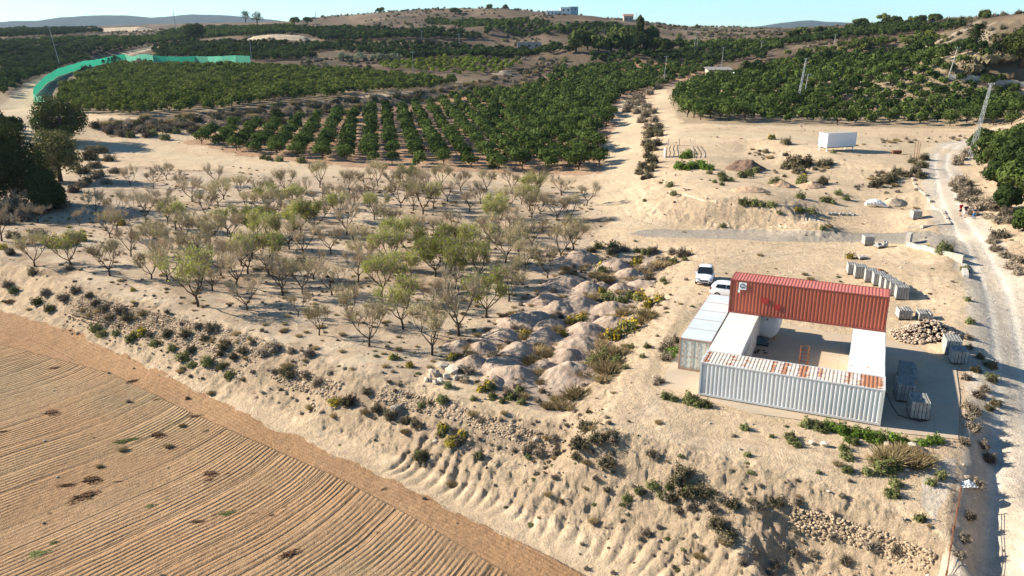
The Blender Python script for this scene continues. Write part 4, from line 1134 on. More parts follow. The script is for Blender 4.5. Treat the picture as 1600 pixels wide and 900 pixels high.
# ------------------------------------------------------------------ shrubs one can count
SH = []
def sh(kind, where, *pts):
    for p in pts: SH.append((kind, where) + tuple(p))
sh('dry', 'on the left end of the bank above the ploughed field', (72,462,22),(102,470,26),(118,458,24),(12,448,22),(150,478,20),(165,484,26),(190,492,28),(62,430,0))
sh('dark', 'among the stones of the bank above the ploughed field', (52,428,18),(140,466,24),(200,500,34),(175,500,26),(262,522,34),(290,526,30),(320,530,28),(350,545,30),(380,552,28),(365,560,24),(300,548,26),(345,556,22),(110,420,20))
sh('green', 'in the strip between ploughed field and bank', (60,474,22),(150,518,22),(160,523,18),(182,522,20),(205,530,22),(243,538,24),(288,560,30),(325,570,30),(300,572,20),(360,588,24),(285,578,12),(345,574,16),(22,456,16),(270,546,18),(78,486,20))
sh('yellow', 'on the bank above the ploughed field', (222,522,26),(210,528,18))
sh('dry', 'on the bank in the middle of the photo', (428,548,34),(412,556,28),(455,552,20),(485,556,26),(440,584,14),(330,516,30),(310,512,24),(480,590,22),(500,600,26))
sh('dark', 'on the ledge of the dry stone wall', (452,590,32),(545,634,36),(590,645,26),(573,618,24),(612,655,34),(635,662,26),(650,670,30),(660,720,34),(716,694,30),(690,682,24),(748,716,20))
sh('yellow', 'flowering on the ledge below the dry stone wall', (524,636,26),(692,676,28),(708,692,30),(722,684,22),(704,700,20))
sh('green', 'beside the ploughed strip below the stone wall', (656,718,26),(662,722,16),(750,716,22),(690,628,22),(700,606,18))
sh('yellow', 'on the pale front edge of the orchard', (208,455,10),(614,562,22),(641,574,16),(706,562,26),(764,608,36),(752,612,24))
sh('dry', 'around the boulder pile', (740,568,36),(730,582,34),(725,596,28),(795,620,36),(810,598,34),(770,560,30))
sh('green', 'below the tipped soil heaps', (800,624,28),(815,632,18),(746,600,12),(812,614,20),(770,622,16),(785,630,14),(740,626,14),(692,632,20))
sh('yellow', 'between the tipped soil heaps', (812,500,30),(820,528,26),(880,528,26),(908,505,30),(1000,470,30),(940,460,24),(962,532,40),(985,520,44),(1015,480,28),(1030,472,26),(942,418,26),(990,418,26),(890,508,20),(1012,484,18),(995,412,20))
sh('straw', 'growing between the tipped soil heaps', (830,570,40),(845,555,34),(862,560,34),(920,590,50),(940,570,56),(950,585,50),(900,622,50),(880,640,34),(940,600,30),(965,560,36),(950,440,30),(985,438,30),(1005,425,40),(1030,420,30),(925,470,30),(1010,500,40),(840,590,36),(1000,508,30),(870,520,24),(935,545,40),(975,495,30),(1045,415,24))
sh('green', 'between the tipped soil heaps', (935,572,40),(950,560,36),(965,568,30),(952,470,36),(970,472,30),(985,465,28),(940,428,28),(925,575,26))
sh('dry', 'on the sandy yard margin near the white car', (1068,400,34),(1040,408,22),(1050,398,20),(1030,412,30),(1020,425,26),(1012,440,30),(1022,395,20),(960,395,26),(975,392,26))
sh('green', 'on the sandy slope left of the white car', (958,390,30),(995,394,14),(1053,412,22),(1010,398,20),(1036,442,14),(1070,408,12),(1049,395,12),(935,388,20),(986,548,16),(1004,560,12),(978,578,14),(1011,546,14),(1040,446,10))
sh('vivid', 'beside the grey container doors', (1052,550,26),(1048,556,20))
sh('dry', 'left of the grey container doors', (1045,540,30),(1055,532,24),(1040,560,30),(1036,548,24),(1030,595,24),(1025,598,16))
sh('green', 'along the foot of the long white container', (1040,620,24),(1052,622,22),(1078,626,34),(1090,632,28),(1105,634,20),(1235,684,24),(1240,692,18),(1262,665,30),(1275,668,30),(1285,672,26))
sh('vivid', 'in the weedy corner right of the white container', (1300,668,34),(1320,676,40),(1345,680,36),(1370,690,40),(1395,688,34),(1410,692,30),(1360,684,30),(1330,690,24),(1462,690,28),(1452,692,20),(1440,694,24))
sh('straw', 'in the corner between yard and gravel road', (1390,720,50),(1405,712,46),(1430,726,46),(1445,722,40),(1375,724,36),(1420,708,30))
sh('green', 'in the corner between yard and gravel road', (1382,734,46),(1398,730,30),(1324,716,26),(1318,702,18),(1335,694,18),(1325,738,22),(1355,740,24),(1395,774,30),(1470,745,24),(1438,812,20),(1455,756,18),(1400,758,26))
sh('green', 'on the bare sand in front of the white container', (1164,669,18),(1238,688,16),(1246,697,18),(1206,682,10),(1168,711,14),(1279,742,10),(1325,734,14))
sh('dark', 'on the big slope below the yard', (918,672,44),(932,690,40),(905,700,46),(948,730,38),(1068,745,44),(1060,755,34),(1020,712,24),(1145,795,34),(1090,775,44),(1070,775,34),(1120,830,40),(1135,850,36),(1215,790,36),(1175,792,22),(955,680,30),(1110,775,30),(1050,780,26),(1140,840,26),(900,714,26))
sh('dry', 'on the rough slope below the yard', (958,690,34),(1025,715,24),(1000,770,24),(1040,780,22),(1080,800,24),(1110,800,28),(1180,798,26),(1125,785,26),(1010,835,20),(1095,860,20),(1240,870,22),(1180,862,18),(1300,845,22),(1320,880,26),(1400,865,26),(1060,800,22),(1160,880,22),(1245,790,18),(840,710,24),(825,706,24),(850,700,0),(870,710,20),(1290,700,0),(1270,868,18),(1360,860,30),(1210,885,20))
sh('green', 'on the rough slope below the yard', (1000,770,20),(1020,760,24),(1035,776,20),(1075,765,24),(980,780,20),(1090,755,0),(825,718,12),(1045,762,18))
sh('dark', 'at the foot of the gravel road bank', (1548,574,30),(1550,596,24),(1545,640,24),(1555,632,20),(1530,560,16),(1525,580,18),(1476,393,30),(1480,395,20),(1420,330,0))
sh('green', 'on the verge of the gravel road', (1550,592,22),(1472,396,30),(1375,386,10),(1508,424,16),(1512,470,12),(1515,505,16))
sh('dry', 'on the verge between yard and gravel road', (1520,650,26),(1535,700,26),(1545,720,26),(1530,620,26),(1510,660,24),(1520,680,30),(1505,700,22),(1526,760,28),(1515,810,26),(1506,845,26),(1500,870,22),(1538,610,22),(1510,590,18),(1512,530,16),(1515,545,14),(1505,562,14),(1510,640,20))
sh('dry', 'in the thorn scrub along the upper road', (1490,290,26),(1500,284,24),(1512,290,22),(1498,300,28),(1510,306,30),(1520,302,24),(1505,314,30),(1520,318,34),(1530,328,34),(1540,326,30),(1552,330,24),(1545,318,24),(1570,340,28),(1560,350,24),(1580,350,28),(1560,372,28),(1550,380,24),(1570,372,18),(1545,342,22),(1520,336,20),(1500,250,26),(1512,244,26),(1495,258,20),(1555,392,20),(1570,402,20),(1580,420,26),(1590,410,26),(1590,430,20))
sh('dark', 'on the hump at the road bend', (1440,262,24),(1430,270,24),(1415,275,22),(1438,278,20),(1425,256,22),(1400,272,20),(1385,285,32),(1370,292,28),(1395,280,24),(1445,250,18))
sh('dark', 'on the cut slopes behind the tipped gravel', (1240,262,44),(1258,260,40),(1228,264,26),(1286,260,30),(1295,256,22),(1250,272,30),(1228,244,12),(1197,239,12),(1229,226,20),(1285,288,20))
sh('yellow', 'on the sandy shelf left of the white truck box', (1206,218,14),(1252,285,18),(1246,330,12),(1448,390,12),(1328,405,16))
sh('green', 'on the sandy shelf above the cut bank', (1160,278,22),(1170,276,18),(1180,270,16),(1128,276,16),(1130,283,18),(1108,272,12),(1142,284,12),(1117,286,10),(1047,292,16),(1052,306,14),(1128,290,10),(1178,320,22),(1162,320,20),(1205,322,22),(1190,322,14),(1250,310,18),(1290,316,22),(1300,318,14),(1252,332,14),(1268,332,16),(1217,335,10),(1130,355,12),(1252,288,26),(1216,290,20),(1310,305,14),(1322,312,14),(1345,300,0),(1318,318,0),(1302,240,10),(1175,322,12),(1208,290,18),(1285,357,12),(1007,315,8))
sh('vivid', 'beside the wooden pen on the sandy shelf', (1070,264,36),(1085,262,30),(1100,264,26),(1060,262,24),(1110,266,20),(1095,258,26),(1072,246,30),(1078,240,24))
sh('dark', 'on the ridge between the two tracks', (1020,205,30),(1016,215,30),(1028,200,24),(1010,228,30),(1018,236,32),(1026,228,28),(1012,246,26),(1020,254,28),(1005,262,26),(1015,268,24),(1022,262,22),(998,272,20),(1012,278,20),(1030,214,20),(1005,280,14))
sh('dry', 'on the ridge between the two tracks', (990,160,28),(1000,165,30),(1010,172,28),(985,170,28),(995,178,26),(1008,184,28),(1018,178,26),(1022,190,26),(1000,155,24),(978,176,20),(1003,192,24),(1012,200,24),(1026,204,20),(1035,130,20),(1083,125,22),(1028,140,18),(1015,148,20))
sh('dry', 'on the dark scrubby bank under the upper terrace', (200,200,22),(220,205,24),(240,200,26),(260,206,22),(280,198,24),(300,202,24),(330,196,26),(360,192,26),(390,190,22),(300,208,18),(420,188,22),(450,180,22),(480,178,22),(510,172,20),(540,170,20),(570,166,18),(600,160,18),(640,156,16),(170,205,22),(190,212,20),(230,214,18),(350,200,20))
sh('green', 'on the dark scrubby bank under the upper terrace', (258,218,18),(215,200,20),(240,212,18),(275,208,22),(320,206,16),(185,196,14),(285,195,20),(205,214,16))
sh('dark', 'on the dark scrubby bank under the upper terrace', (340,186,26),(370,184,28),(400,180,26),(430,176,26),(465,172,24),(495,168,22),(525,164,20),(555,160,20),(585,157,18),(620,152,18),(655,148,16),(310,190,24),(280,188,22),(690,144,14),(150,200,20))
sh('dry', 'at the left edge of the orchard', (20,330,50),(50,336,40),(75,326,36),(100,325,30),(10,350,40),(35,345,36),(115,300,26),(130,292,24),(60,372,30),(20,372,26),(150,278,24),(165,286,22),(180,270,22))
sh('yellow', 'at the left edge of the orchard', (85,384,30),(105,382,26),(125,376,24),(190,352,16),(5,390,14))
sh('dark', 'at the left edge of the orchard', (140,250,36),(150,262,30),(130,270,34),(160,238,26),(145,238,26),(155,275,24),(12,335,30),(90,318,26),(135,285,22),(86,372,0),(170,252,24),(18,398,16))
sh('dark', 'at the orchard corner by the track', (924,394,22),(955,398,20),(1280,290,16))
sh('green', 'at the edge of the middle grove', (472,255,18),(436,252,16),(770,262,22),(420,250,14),(412,248,14))
txt = {'dry': 'grey-brown twiggy shrub', 'dark': 'dark olive-brown bush', 'green': 'low green shrub', 'vivid': 'bright green leafy weed clump', 'yellow': 'shrub covered in yellow flowers', 'straw': 'tall straw-coloured grass tuft'}
szt = lambda w: 'small ' if w < 17 else ('wide ' if w > 33 else '')
SH = [t for t in SH if t[4] > 0]
bysize = sorted([t for t in SH if t[0] not in ('straw', 'vivid')], key=lambda t: -t[4])
lesser = set(map(id, bysize[285:]))
lessP = []
for i, (k, where, px, py, w) in enumerate(SH):
    if id(SH[i]) in lesser:
        x, y, z = place(px, py); lessP.append((x, y, z, w * math.sqrt(x * x + y * y + (CH - z) ** 2) / FPX * 1.12, k)); continue
    x, y, z = place(px, py)
    s = w * math.sqrt(x * x + y * y + (CH - z) ** 2) / FPX * 1.0
    q = random.uniform(.85, 1.15)
    if k == 'straw': s *= 0.72
    if k == 'dark' and 'bank' in where: s *= .85
    o = one('grass_tuft' if k == 'straw' else ('weed' if k == 'vivid' else 'shrub'), SHR[k][i % 4], (x, y, z - 0.04 * s), (s * q, s / q, s * random.uniform(.8, 1.05) * (0.85 if k == 'vivid' else 1)))
    tag(o, '%s%s %s' % (szt(w), txt[k], where), 'grass' if k == 'straw' else 'shrub', '%s%ss %s' % (szt(w), txt[k], where))

lk = ['dry', 'dark', 'green', 'yellow']
scatter_stuff('small_shrubs', [SHR[k][j] for k in lk for j in range(2)], [(p[0], p[1], p[2] - .03) for p in lessP], [p[3] for p in lessP], [random.uniform(0, 6.28) for p in lessP],
              [lk.index(p[4]) * 2 + i % 2 for i, p in enumerate(lessP)], 'low small shrubs dotted over the sandy slopes', 'shrubs')

def fill(name, polys, kindset, dens, smin, smax, label, cat, probs=None):
    PX, PY = [], []
    for p in polys:
        p = np.asarray(p); lo = p.min(0); hi = p.max(0); n = int((hi[0] - lo[0]) * (hi[1] - lo[1]) * dens); n = min(n, 60000)
        X = rng.uniform(lo[0], hi[0], n); Y = rng.uniform(lo[1], hi[1], n); k = pip(X, Y, p) & (fbm(X, Y, 6, 3, 950) > -0.25); PX.append(X[k]); PY.append(Y[k])
    X = np.concatenate(PX); Y = np.concatenate(PY); Z = ground_z(X, Y); n = len(X)
    scatter_stuff(name, [SHR[k][j] for k, j in kindset], np.stack([X, Y, Z - .05], 1), rng.uniform(smin, smax, n), rng.uniform(0, 6.28, n), rng.choice(len(kindset), n, p=probs), label, cat)
    print(name, n)
fill('bank_scrub', [scrub_bank], [('dry', 0), ('dark', 0), ('dark', 2), ('green', 1), ('straw', 1)], 0.16, 1.2, 3.0, 'brown and dark scrub covering the bank under the upper terrace', 'scrub', [.35, .25, .2, .08, .12])
fill('wall_scrub', [stony_bank], [('dry', 1), ('dark', 1), ('straw', 2), ('green', 2)], 0.30, 0.3, 1.0, 'brown scrub between the stones of the orchard bank', 'scrub', [.6, .08, .27, .05])
fill('heap_grass', [mound_zone], [('straw', 0), ('dry', 0), ('straw', 3), ('dry', 2)], 0.8, 0.35, 1.05, 'thin dry grass between the tipped soil mounds', 'dry grass', [.2, .35, .2, .25])
fill('shelf_scrub', [shelf_bank, grove_ditch], [('dry', 0), ('dark', 2), ('straw', 1), ('dry', 3)], 0.35, 0.4, 1.3, 'dry scrub on the cut slopes beside the road', 'scrub', [.4, .1, .15, .35])
fill('orchard_grass', [almond_zone], [('straw', 2), ('dry', 1), ('mat', 2)], 0.22, 0.2, 0.6, 'thin dry grass under the almond trees', 'dry grass', [.45, .4, .15])
fill('hill_scrub', [dark_hill], [('dry', 2), ('dark', 3), ('green', 3)], 0.03, 1.5, 4.0, 'dark scrub on the right-hand hill', 'scrub', [.4, .4, .2])
# garrigue of the far hills
n_try = 9000; A_ = rng.uniform(R(-35), R(35), n_try); V_ = rng.uniform(math.log(420), math.log(1150), n_try); X = np.exp(V_) * np.sin(A_); Y = np.exp(V_) * np.cos(A_)
k = fbm(X, Y, 70, 3, 970) > -0.1; X, Y = X[k], Y[k]
dmin = np.ones(len(X), bool)
gset = set((int(a // 12), int(b_ // 12)) for a, b_ in zip(gx_, gy_)); dmin = np.array([(int(a // 12), int(b_ // 12)) not in gset for a, b_ in zip(X, Y)])
X, Y = X[dmin], Y[dmin]; Z = ground_z(X, Y)
scatter_stuff('hillside_scrub', [SHR['dry'][3], SHR['dark'][1], SHR['green'][0]], np.stack([X, Y, Z - .1], 1), rng.uniform(1.5, 4.5, len(X)), rng.uniform(0, 6.28, len(X)), rng.choice(3, len(X), p=[.4, .4, .2]), 'low scrub dotting the far brown hills', 'scrub')

# thin weeds and dry tufts nobody could count
P_, S_, Ro, Va = [], [], [], []
n_try = 15000
ar = np.stack([rng.uniform(R(-36), R(36), n_try), rng.uniform(math.log(34), math.log(230), n_try)], 1)
X = np.exp(ar[:, 1]) * np.sin(ar[:, 0]); Y = np.exp(ar[:, 1]) * np.cos(ar[:, 0])
dn = fbm(X, Y, 7, 3, 900); infi = pip(X, Y, field_poly); inpd = pip(X, Y, pad_poly); dr_, _, _ = line_dist(X, Y, road_line)
e = 1.0; sl = np.hypot((base_z(X + e, Y) - base_z(X - e, Y)) / 2, (base_z(X, Y + e) - base_z(X, Y - e)) / 2)
inA = pip(X, Y, almond_zone)
prob = 0.04 + 0.22 * (dn > 0.15) + 0.22 * (sl > 0.3) + 0.15 * inA
prob = np.where(dr_ < 3.2, 0, prob); prob = np.where(infi, 0.015, prob); prob = np.where(inpd, 0, prob)
for ln in (left_track, mid_track, ridge_track, yard_track):
    q, _, _ = line_dist(X, Y, ln); prob = np.where(q < 3, prob * .1, prob)
k = rng.random(n_try) < prob * 0.8
X = X[k]; Y = Y[k]; Z = ground_z(X, Y)
nk = len(X)
scatter_stuff('dry_weeds', [SHR['dry'][0], SHR['dry'][1], SHR['straw'][0], SHR['mat'][0], SHR['mat'][1], SHR['dark'][1]], np.stack([X, Y, Z - 0.03], 1), rng.uniform(0.2, 0.7, nk) ** 1.5 * 1.15, rng.uniform(0, 6.28, nk),
              rng.choice([0, 1, 2, 3, 4, 5], nk, p=[.34, .30, .20, .08, .07, .01]), 'thin dry weeds and tufts sprinkled over the sandy ground', 'weeds')
# ------------------------------------------------------------------ concrete pad
def slab(name, poly, z0, z1, mat, kind='structure'):
    n = len(poly); V = [(p[0], p[1], z1) for p in poly] + [(p[0], p[1], z0) for p in poly]
    Fc = [tuple(range(n)), tuple(range(n, 2 * n))[::-1]] + [(i, n + i, n + (i + 1) % n, (i + 1) % n) for i in range(n)]
    me = bpy.data.meshes.new(name); me.from_pydata(V, [], Fc); bm = bmesh.new(); bm.from_mesh(me); bmesh.ops.recalc_face_normals(bm, faces=bm.faces); bm.to_mesh(me); bm.free()
    me.materials.append(mat); o = bpy.data.objects.new(name, me); COL.objects.link(o)
    if kind: o['kind'] = kind
    return o
pm, pnt, pb = new_mat('dusty_concrete', 0.85, 0.2)
tc = pnt.nodes.new('ShaderNodeTexCoord'); pv = tc.outputs['Object']
q1 = noise(pnt, 0.16, 5, 0.6, pv, 0.3); q2 = noise(pnt, 1.6, 6, 0.65, pv); q3 = noise(pnt, 12, 4, 0.6, pv)
cc = ramp(pnt, q1.outputs['Fac'], [(0.36, (0.38, 0.315, 0.24)), (0.50, (0.47, 0.37, 0.265)), (0.64, (0.50, 0.365, 0.235))])
cc = mixc(pnt, math_n(pnt, 'MULTIPLY', math_n(pnt, 'SUBTRACT', q2.outputs['Fac'], 0.5), 1.6, clamp=True), cc, (0.53, 0.44, 0.33))
cc = mixc(pnt, math_n(pnt, 'MULTIPLY', math_n(pnt, 'SUBTRACT', q2.outputs['Fac'], 0.66), 6.0, clamp=True), cc, (0.20, 0.15, 0.11))
# saw-cut joints, measured along the containers
mp = pnt.nodes.new('ShaderNodeMapping'); mp.inputs['Rotation'].default_value = (0, 0, -TH); pnt.links.new(pv, mp.inputs['Vector'])
sx = pnt.nodes.new('ShaderNodeSeparateXYZ'); pnt.links.new(mp.outputs[0], sx.inputs[0])
def joint(s_, per, off):
    f = math_n(pnt, 'FRACT', math_n(pnt, 'MULTIPLY_ADD', s_, 1 / per, off)); return math_n(pnt, 'LESS_THAN', f, 0.035 / per)
jt = math_n(pnt, 'MAXIMUM', joint(sx.outputs['Y'], 5.2, 0.35), joint(sx.outputs['X'], 6.5, 0.1))
jt = math_n(pnt, 'MULTIPLY', jt, math_n(pnt, 'GREATER_THAN', noise(pnt, 1.1, 2, 0.5, pv).outputs['Fac'], 0.5))
cc = mixc(pnt, math_n(pnt, 'MULTIPLY', jt, 0.55), cc, (0.14, 0.10, 0.07))
pnt.links.new(cc, pb.inputs['Base Color'])
bp = pnt.nodes.new('ShaderNodeBump'); bp.inputs['Distance'].default_value = 0.02; pnt.links.new(q3.outputs['Fac'], bp.inputs['Height']); pnt.links.new(bp.outputs[0], pb.inputs['Normal'])
slab('concrete_pad', pad_poly, -0.25, 0.0, pm)
kerbm = plain('cast_concrete', (0.50, 0.46, 0.39), 0.9, 0.2, var=0.2, scale=2, bump=0.01)

# ------------------------------------------------------------------ containers
def paint(name, c, rust, amt, streak=True, rough=0.55, extra=None, dirt=(0.30, 0.24, 0.17), dirt_amt=0.25, rust_at=None, rust_w=1.0):
    m, nt, b = new_mat(name, rough, 0.35)
    tc = nt.nodes.new('ShaderNodeTexCoord'); vec = tc.outputs['Object']
    mp = nt.nodes.new('ShaderNodeMapping'); mp.inputs['Scale'].default_value = (2.4, 2.4, 0.35) if streak else (1.3, 2.2, 1); nt.links.new(vec, mp.inputs['Vector'])
    q = noise(nt, 1.5, 6, 0.7, mp.outputs[0]); q2 = noise(nt, 0.7, 4, 0.6, vec)
    f = math_n(nt, 'MULTIPLY_ADD', q2.outputs['Fac'], 0.3, 0.85)
    s = nt.nodes.new('ShaderNodeVectorMath'); s.operation = 'SCALE'; s.inputs[0].default_value = c; nt.links.new(f, s.inputs['Scale'])
    col = mixc(nt, math_n(nt, 'MULTIPLY', math_n(nt, 'SUBTRACT', q.outputs['Fac'], 0.45), 4 * dirt_amt, clamp=True), s.outputs[0], dirt)
    v = math_n(nt, 'SUBTRACT', q.outputs['Fac'], 0.78 - 0.25 * amt)
    if rust_at:
        sp = nt.nodes.new('ShaderNodeSeparateXYZ'); nt.links.new(vec, sp.inputs[0])
        tot = None
        for x0, w_, a_ in rust_at:
            g_ = math_n(nt, 'SUBTRACT', 1.0, math_n(nt, 'DIVIDE', math_n(nt, 'ABSOLUTE', math_n(nt, 'SUBTRACT', sp.outputs['X'], x0)), w_), clamp=True)
            g_ = math_n(nt, 'MULTIPLY', g_, a_); tot = g_ if tot is None else math_n(nt, 'MAXIMUM', tot, g_)
        v = math_n(nt, 'ADD', v, tot)
    k = math_n(nt, 'MULTIPLY', v, 10.0, clamp=True)
    col = mixc(nt, k, col, rust)
    if extra: col = extra(nt, vec, col)
    nt.links.new(col, b.inputs['Base Color'])
    nt.links.new(math_n(nt, 'MULTIPLY_ADD', k, 0.35, rough), b.inputs['Roughness'])
    return m
RUST = (0.30, 0.105, 0.045)
def corr(mb, L, z0, z1, pitch, depth, axis='x', y=0.0, sgn=-1, mi=0):
    """pressed trapezoid sheet from x=0..L; ribs stand out towards sgn"""
    n = int(round(L / pitch)); p = L / n; xs = []
    for i in range(n):
        a = i * p
        xs += [(a, 0), (a + p * .30, 0), (a + p * .46, 1), (a + p * .80, 1)]
    xs.append((L, 0)); V = []
    for x, d in xs:
        for z in (z0, z1): V.append((x, y + sgn * (0 if d else -depth), z) if axis == 'x' else (y + sgn * (0 if d else -depth), x, z))
    Fc = [(2 * i, 2 * i + 2, 2 * i + 3, 2 * i + 1) if (axis == 'x') == (sgn < 0) else (2 * i, 2 * i + 1, 2 * i + 3, 2 * i + 2) for i in range(len(xs) - 1)]
    mb.add(V, Fc, mi)
WC = 2.438
def container(label, ox, oy, rz, z=0.0, L=12.19, Hc=2.59, side=None, roofm=None, frame=None, doorm=None, roof='ribs', flat_side=False, door_end='left', z0=0.02, extra=None):
    r_ = empty('shipping_container', (ox, oy, z + z0), rz)
    f = MB(); e = 0.12
    for x in (e / 2 + 0.0, L - e / 2):
        for y in (e / 2, WC - e / 2): f.box((x, y, Hc / 2), (e, e, Hc))
    for y in (0.055, WC - 0.055):
        f.box((L / 2, y, 0.09), (L - 2 * e, 0.11, 0.16)); f.box((L / 2, y, Hc - 0.05), (L - 2 * e, 0.085, 0.09))
    for x in (0.055, L - 0.055):
        f.box((x, WC / 2, 0.085), (0.11, WC - 2 * e, 0.15)); f.box((x, WC / 2, Hc - 0.055), (0.11, WC - 2 * e, 0.10))
    for x in (0.089, L - 0.089):
        for y in (0.081, WC - 0.081):
            for zz in (0.055, Hc - 0.055): f.box((x, y, zz), (0.184, 0.168, 0.124))
    fo = f.build('frame', frame, r_)
    for nm, y, sg in (('side_panel', 0.035, -1), ('side_panel', WC - 0.035, 1)):
        s = MB()
        if flat_side: s.box((L / 2, y - sg * 0.01 * 0, Hc / 2), (L - 2 * e, 0.03, Hc - 0.26))
        else: corr_l = MB(); corr(s, L - 2 * e, 0.17, Hc - 0.095, 0.277, 0.052, 'x', y, sg)
        if not flat_side: s.v[-1][:, 0] += e
        s.build(nm, side, r_)
    rf = MB()
    if roof == 'ribs':
        n = int(L / 0.262); p = (L - 0.5) / n; V = []; xs = []
        for i in range(n): xs += [(i * p, 0), (i * p + p * .35, 0), (i * p + p * .5, .026), (i * p + p * .85, .026)]
        xs.append((n * p, 0))
        for x, d in xs:
            for yy in (0.10, WC - 0.10): V.append((x + 0.25, yy, Hc - 0.045 + d))
        rf.add(V, [(2 * i, 2 * i + 2, 2 * i + 3, 2 * i + 1) for i in range(len(xs) - 1)])
        for x in (0.18, L - 0.18): rf.box((x, WC / 2, Hc - 0.03), (0.16, WC - 0.3, 0.03))
    else:
        n = 5; p = (L - 0.24) / n
        for i in range(n): rf.box((0.12 + p * (i + .5), WC / 2, Hc - 0.02 + 0.004 * (i % 2)), (p - 0.02, WC - 0.10, 0.05), ry=0.004 * (i % 2 * 2 - 1))
        for i in range(1, n): rf.box((0.12 + p * i, WC / 2, Hc + 0.008), (0.05, WC - 0.12, 0.03), mi=1)
    rf.build('roof', [roofm, frame], r_)
    # far end sheet, door end
    dx, ex = (0, L) if door_end == 'left' else (L, 0)
    en = MB(); corr(en, WC - 2 * e, 0.17, Hc - 0.11, 0.245, 0.045, 'y', abs(ex - 0.035), 1 if ex else -1); en.v[-1][:, 1] += e
    en.build('end_panel', side, r_)
    sg = -1 if dx == 0 else 1
    for k in range(2):
        d = MB(); yc = WC / 2 + (k - .5) * (WC - 2 * e) / 2; wd = (WC - 2 * e) / 2 - 0.02
        d.box((abs(dx - 0.06), yc, Hc / 2 + .02), (0.045, wd, Hc - 0.30))
        for j in range(5): d.box((abs(dx - 0.035), yc, 0.36 + j * (Hc - 0.72) / 4), (0.02, wd - 0.12, 0.22))
        do = d.build('door', doorm or side, r_)
        b_ = MB()
        for yy in (yc - wd * .28, yc + wd * .28):
            b_.tube([(abs(dx - 0.004) if sg > 0 else -0.0, yy, 0.12), (abs(dx - 0.004) if sg > 0 else 0.0, yy, Hc - 0.12)], 0.019, 6)
            for zz in (0.3, 1.1, 1.5, Hc - .3): b_.box((0.006 if sg < 0 else L - .006, yy, zz), (0.05, 0.11, 0.05))
            b_.box((0.0 if sg < 0 else L, yy + .16, 1.18), (0.02, 0.32, 0.03))
        b_.build('locking_bar', frame, do)
    fl = MB(); fl.box((L / 2, WC / 2, 0.12), (L - 2 * e, WC - .24, 0.08)); fl.build('floor', frame, r_)
    tag(r_, label, 'container')
    return r_
def sticker(nt, vec, col): return col
red = paint('red_oxide_paint', (0.40, 0.105, 0.062), (0.19, 0.055, 0.035), 0.45, dirt=(0.30, 0.07, 0.045), dirt_amt=0.6, rough=0.5)
red_roof = paint('red_roof_paint', (0.50, 0.145, 0.105), (0.30, 0.10, 0.06), 0.2, streak=False, dirt=(0.45, 0.17, 0.12))
red_frame = paint('red_frame_paint', (0.25, 0.055, 0.038), RUST, 0.25)
whitec = paint('grey_white_paint', (0.68, 0.68, 0.66), (0.45, 0.36, 0.27), 0.22, dirt=(0.56, 0.53, 0.48), dirt_amt=0.6, rough=0.45)
white_frame = paint('white_frame_paint', (0.60, 0.60, 0.58), RUST, 0.35)
a_roof = paint('rusted_white_roof', (0.66, 0.58, 0.50), (0.36, 0.155, 0.08), 0.62, streak=False, dirt=(0.52, 0.36, 0.24), dirt_amt=1.2,
               rust_at=[(11.3, 1.3, .42), (10.9, .5, .3), (9.9, .35, .3), (8.0, .45, .25), (6.9, .55, .42), (5.7, .5, .34), (4.9, .3, .3), (3.0, .25, .25), (2.1, .4, .22), (0.3, .35, .3)])
w_roof = paint('white_roof_paint', (0.78, 0.77, 0.72), (0.44, 0.25, 0.12), 0.34, streak=False, dirt=(0.66, 0.58, 0.46), dirt_amt=0.4, rust_at=[(1.3, .7, .2)])
reef = paint('reefer_cream_paint', (0.74, 0.71, 0.64), (0.45, 0.30, 0.18), 0.3, streak=False, dirt=(0.60, 0.54, 0.45), dirt_amt=0.35)
reef_side = paint('reefer_side_paint', (0.60, 0.57, 0.52), (0.30, 0.19, 0.12), 0.2)
g_roof = paint('pale_blue_roof', (0.56, 0.60, 0.60), (0.40, 0.23, 0.14), 0.4, streak=False, dirt=(0.60, 0.56, 0.50), dirt_amt=0.3)
g_side = paint('pale_teal_paint', (0.52, 0.56, 0.52), RUST, 0.45, dirt=(0.55, 0.42, 0.28), dirt_amt=0.5)
g_frame = paint('rusty_frame', (0.34, 0.22, 0.16), RUST, 0.7)

ang_d = TH + math.pi / 2      # heading of the containers that run away from the camera
cA = container('long corrugated white container nearest the camera, roof streaked with rust', *A0, TH, side=whitec, roofm=a_roof, frame=white_frame, doorm=whitec, z0=0.06)
# depth-running ones: local x runs away, so local y points left; origin is the near right corner
def depth_cont(label, o_left, **kw):
    o = np.array(o_left) + aV * WC
    return container(label, o[0], o[1], ang_d, **kw)
G0 = np.array([13.15, 59.55]); E0 = np.array([14.70, 57.43]); W0 = np.array([23.47, 53.10])
# re-seat against the front container's back face
def seat(o, s_along, t_back):
    return A0 + aV * s_along + bV * t_back
E_s = float((E0 - A0) @ aV); G_s = float((G0 - A0) @ aV)
E_o = A0 + aV * 0.02 + bV * (WC + 0.05); G_o = A0 + aV * (0.02 - WC - 0.06) + bV * float((G0 - A0) @ bV); W_o = A0 + aV * (12.19 - WC - 0.02) + bV * (WC + 0.05)
print('E', E_o, E0, 'G', G_o, G0, 'W', W_o, W0)
cE = depth_cont('cream refrigerated container with faded black lettering on its courtyard side', E_o, side=reef_side, roofm=reef, frame=paint('reefer_frame', (0.50, 0.47, 0.42), RUST, 0.3), doorm=reef, roof='flat', flat_side=True, z0=0.012)
cG = depth_cont('pale blue-roofed container with weathered double doors on the far left', G_o, side=g_side, roofm=g_roof, frame=g_frame, doorm=g_side, roof='flat', z0=0.012)
cW = depth_cont('smooth white-roofed container on the right, under the end of the red one', W_o, side=whitec, roofm=w_roof, frame=white_frame, doorm=whitec, roof='flat', flat_side=True, z0=0.012)
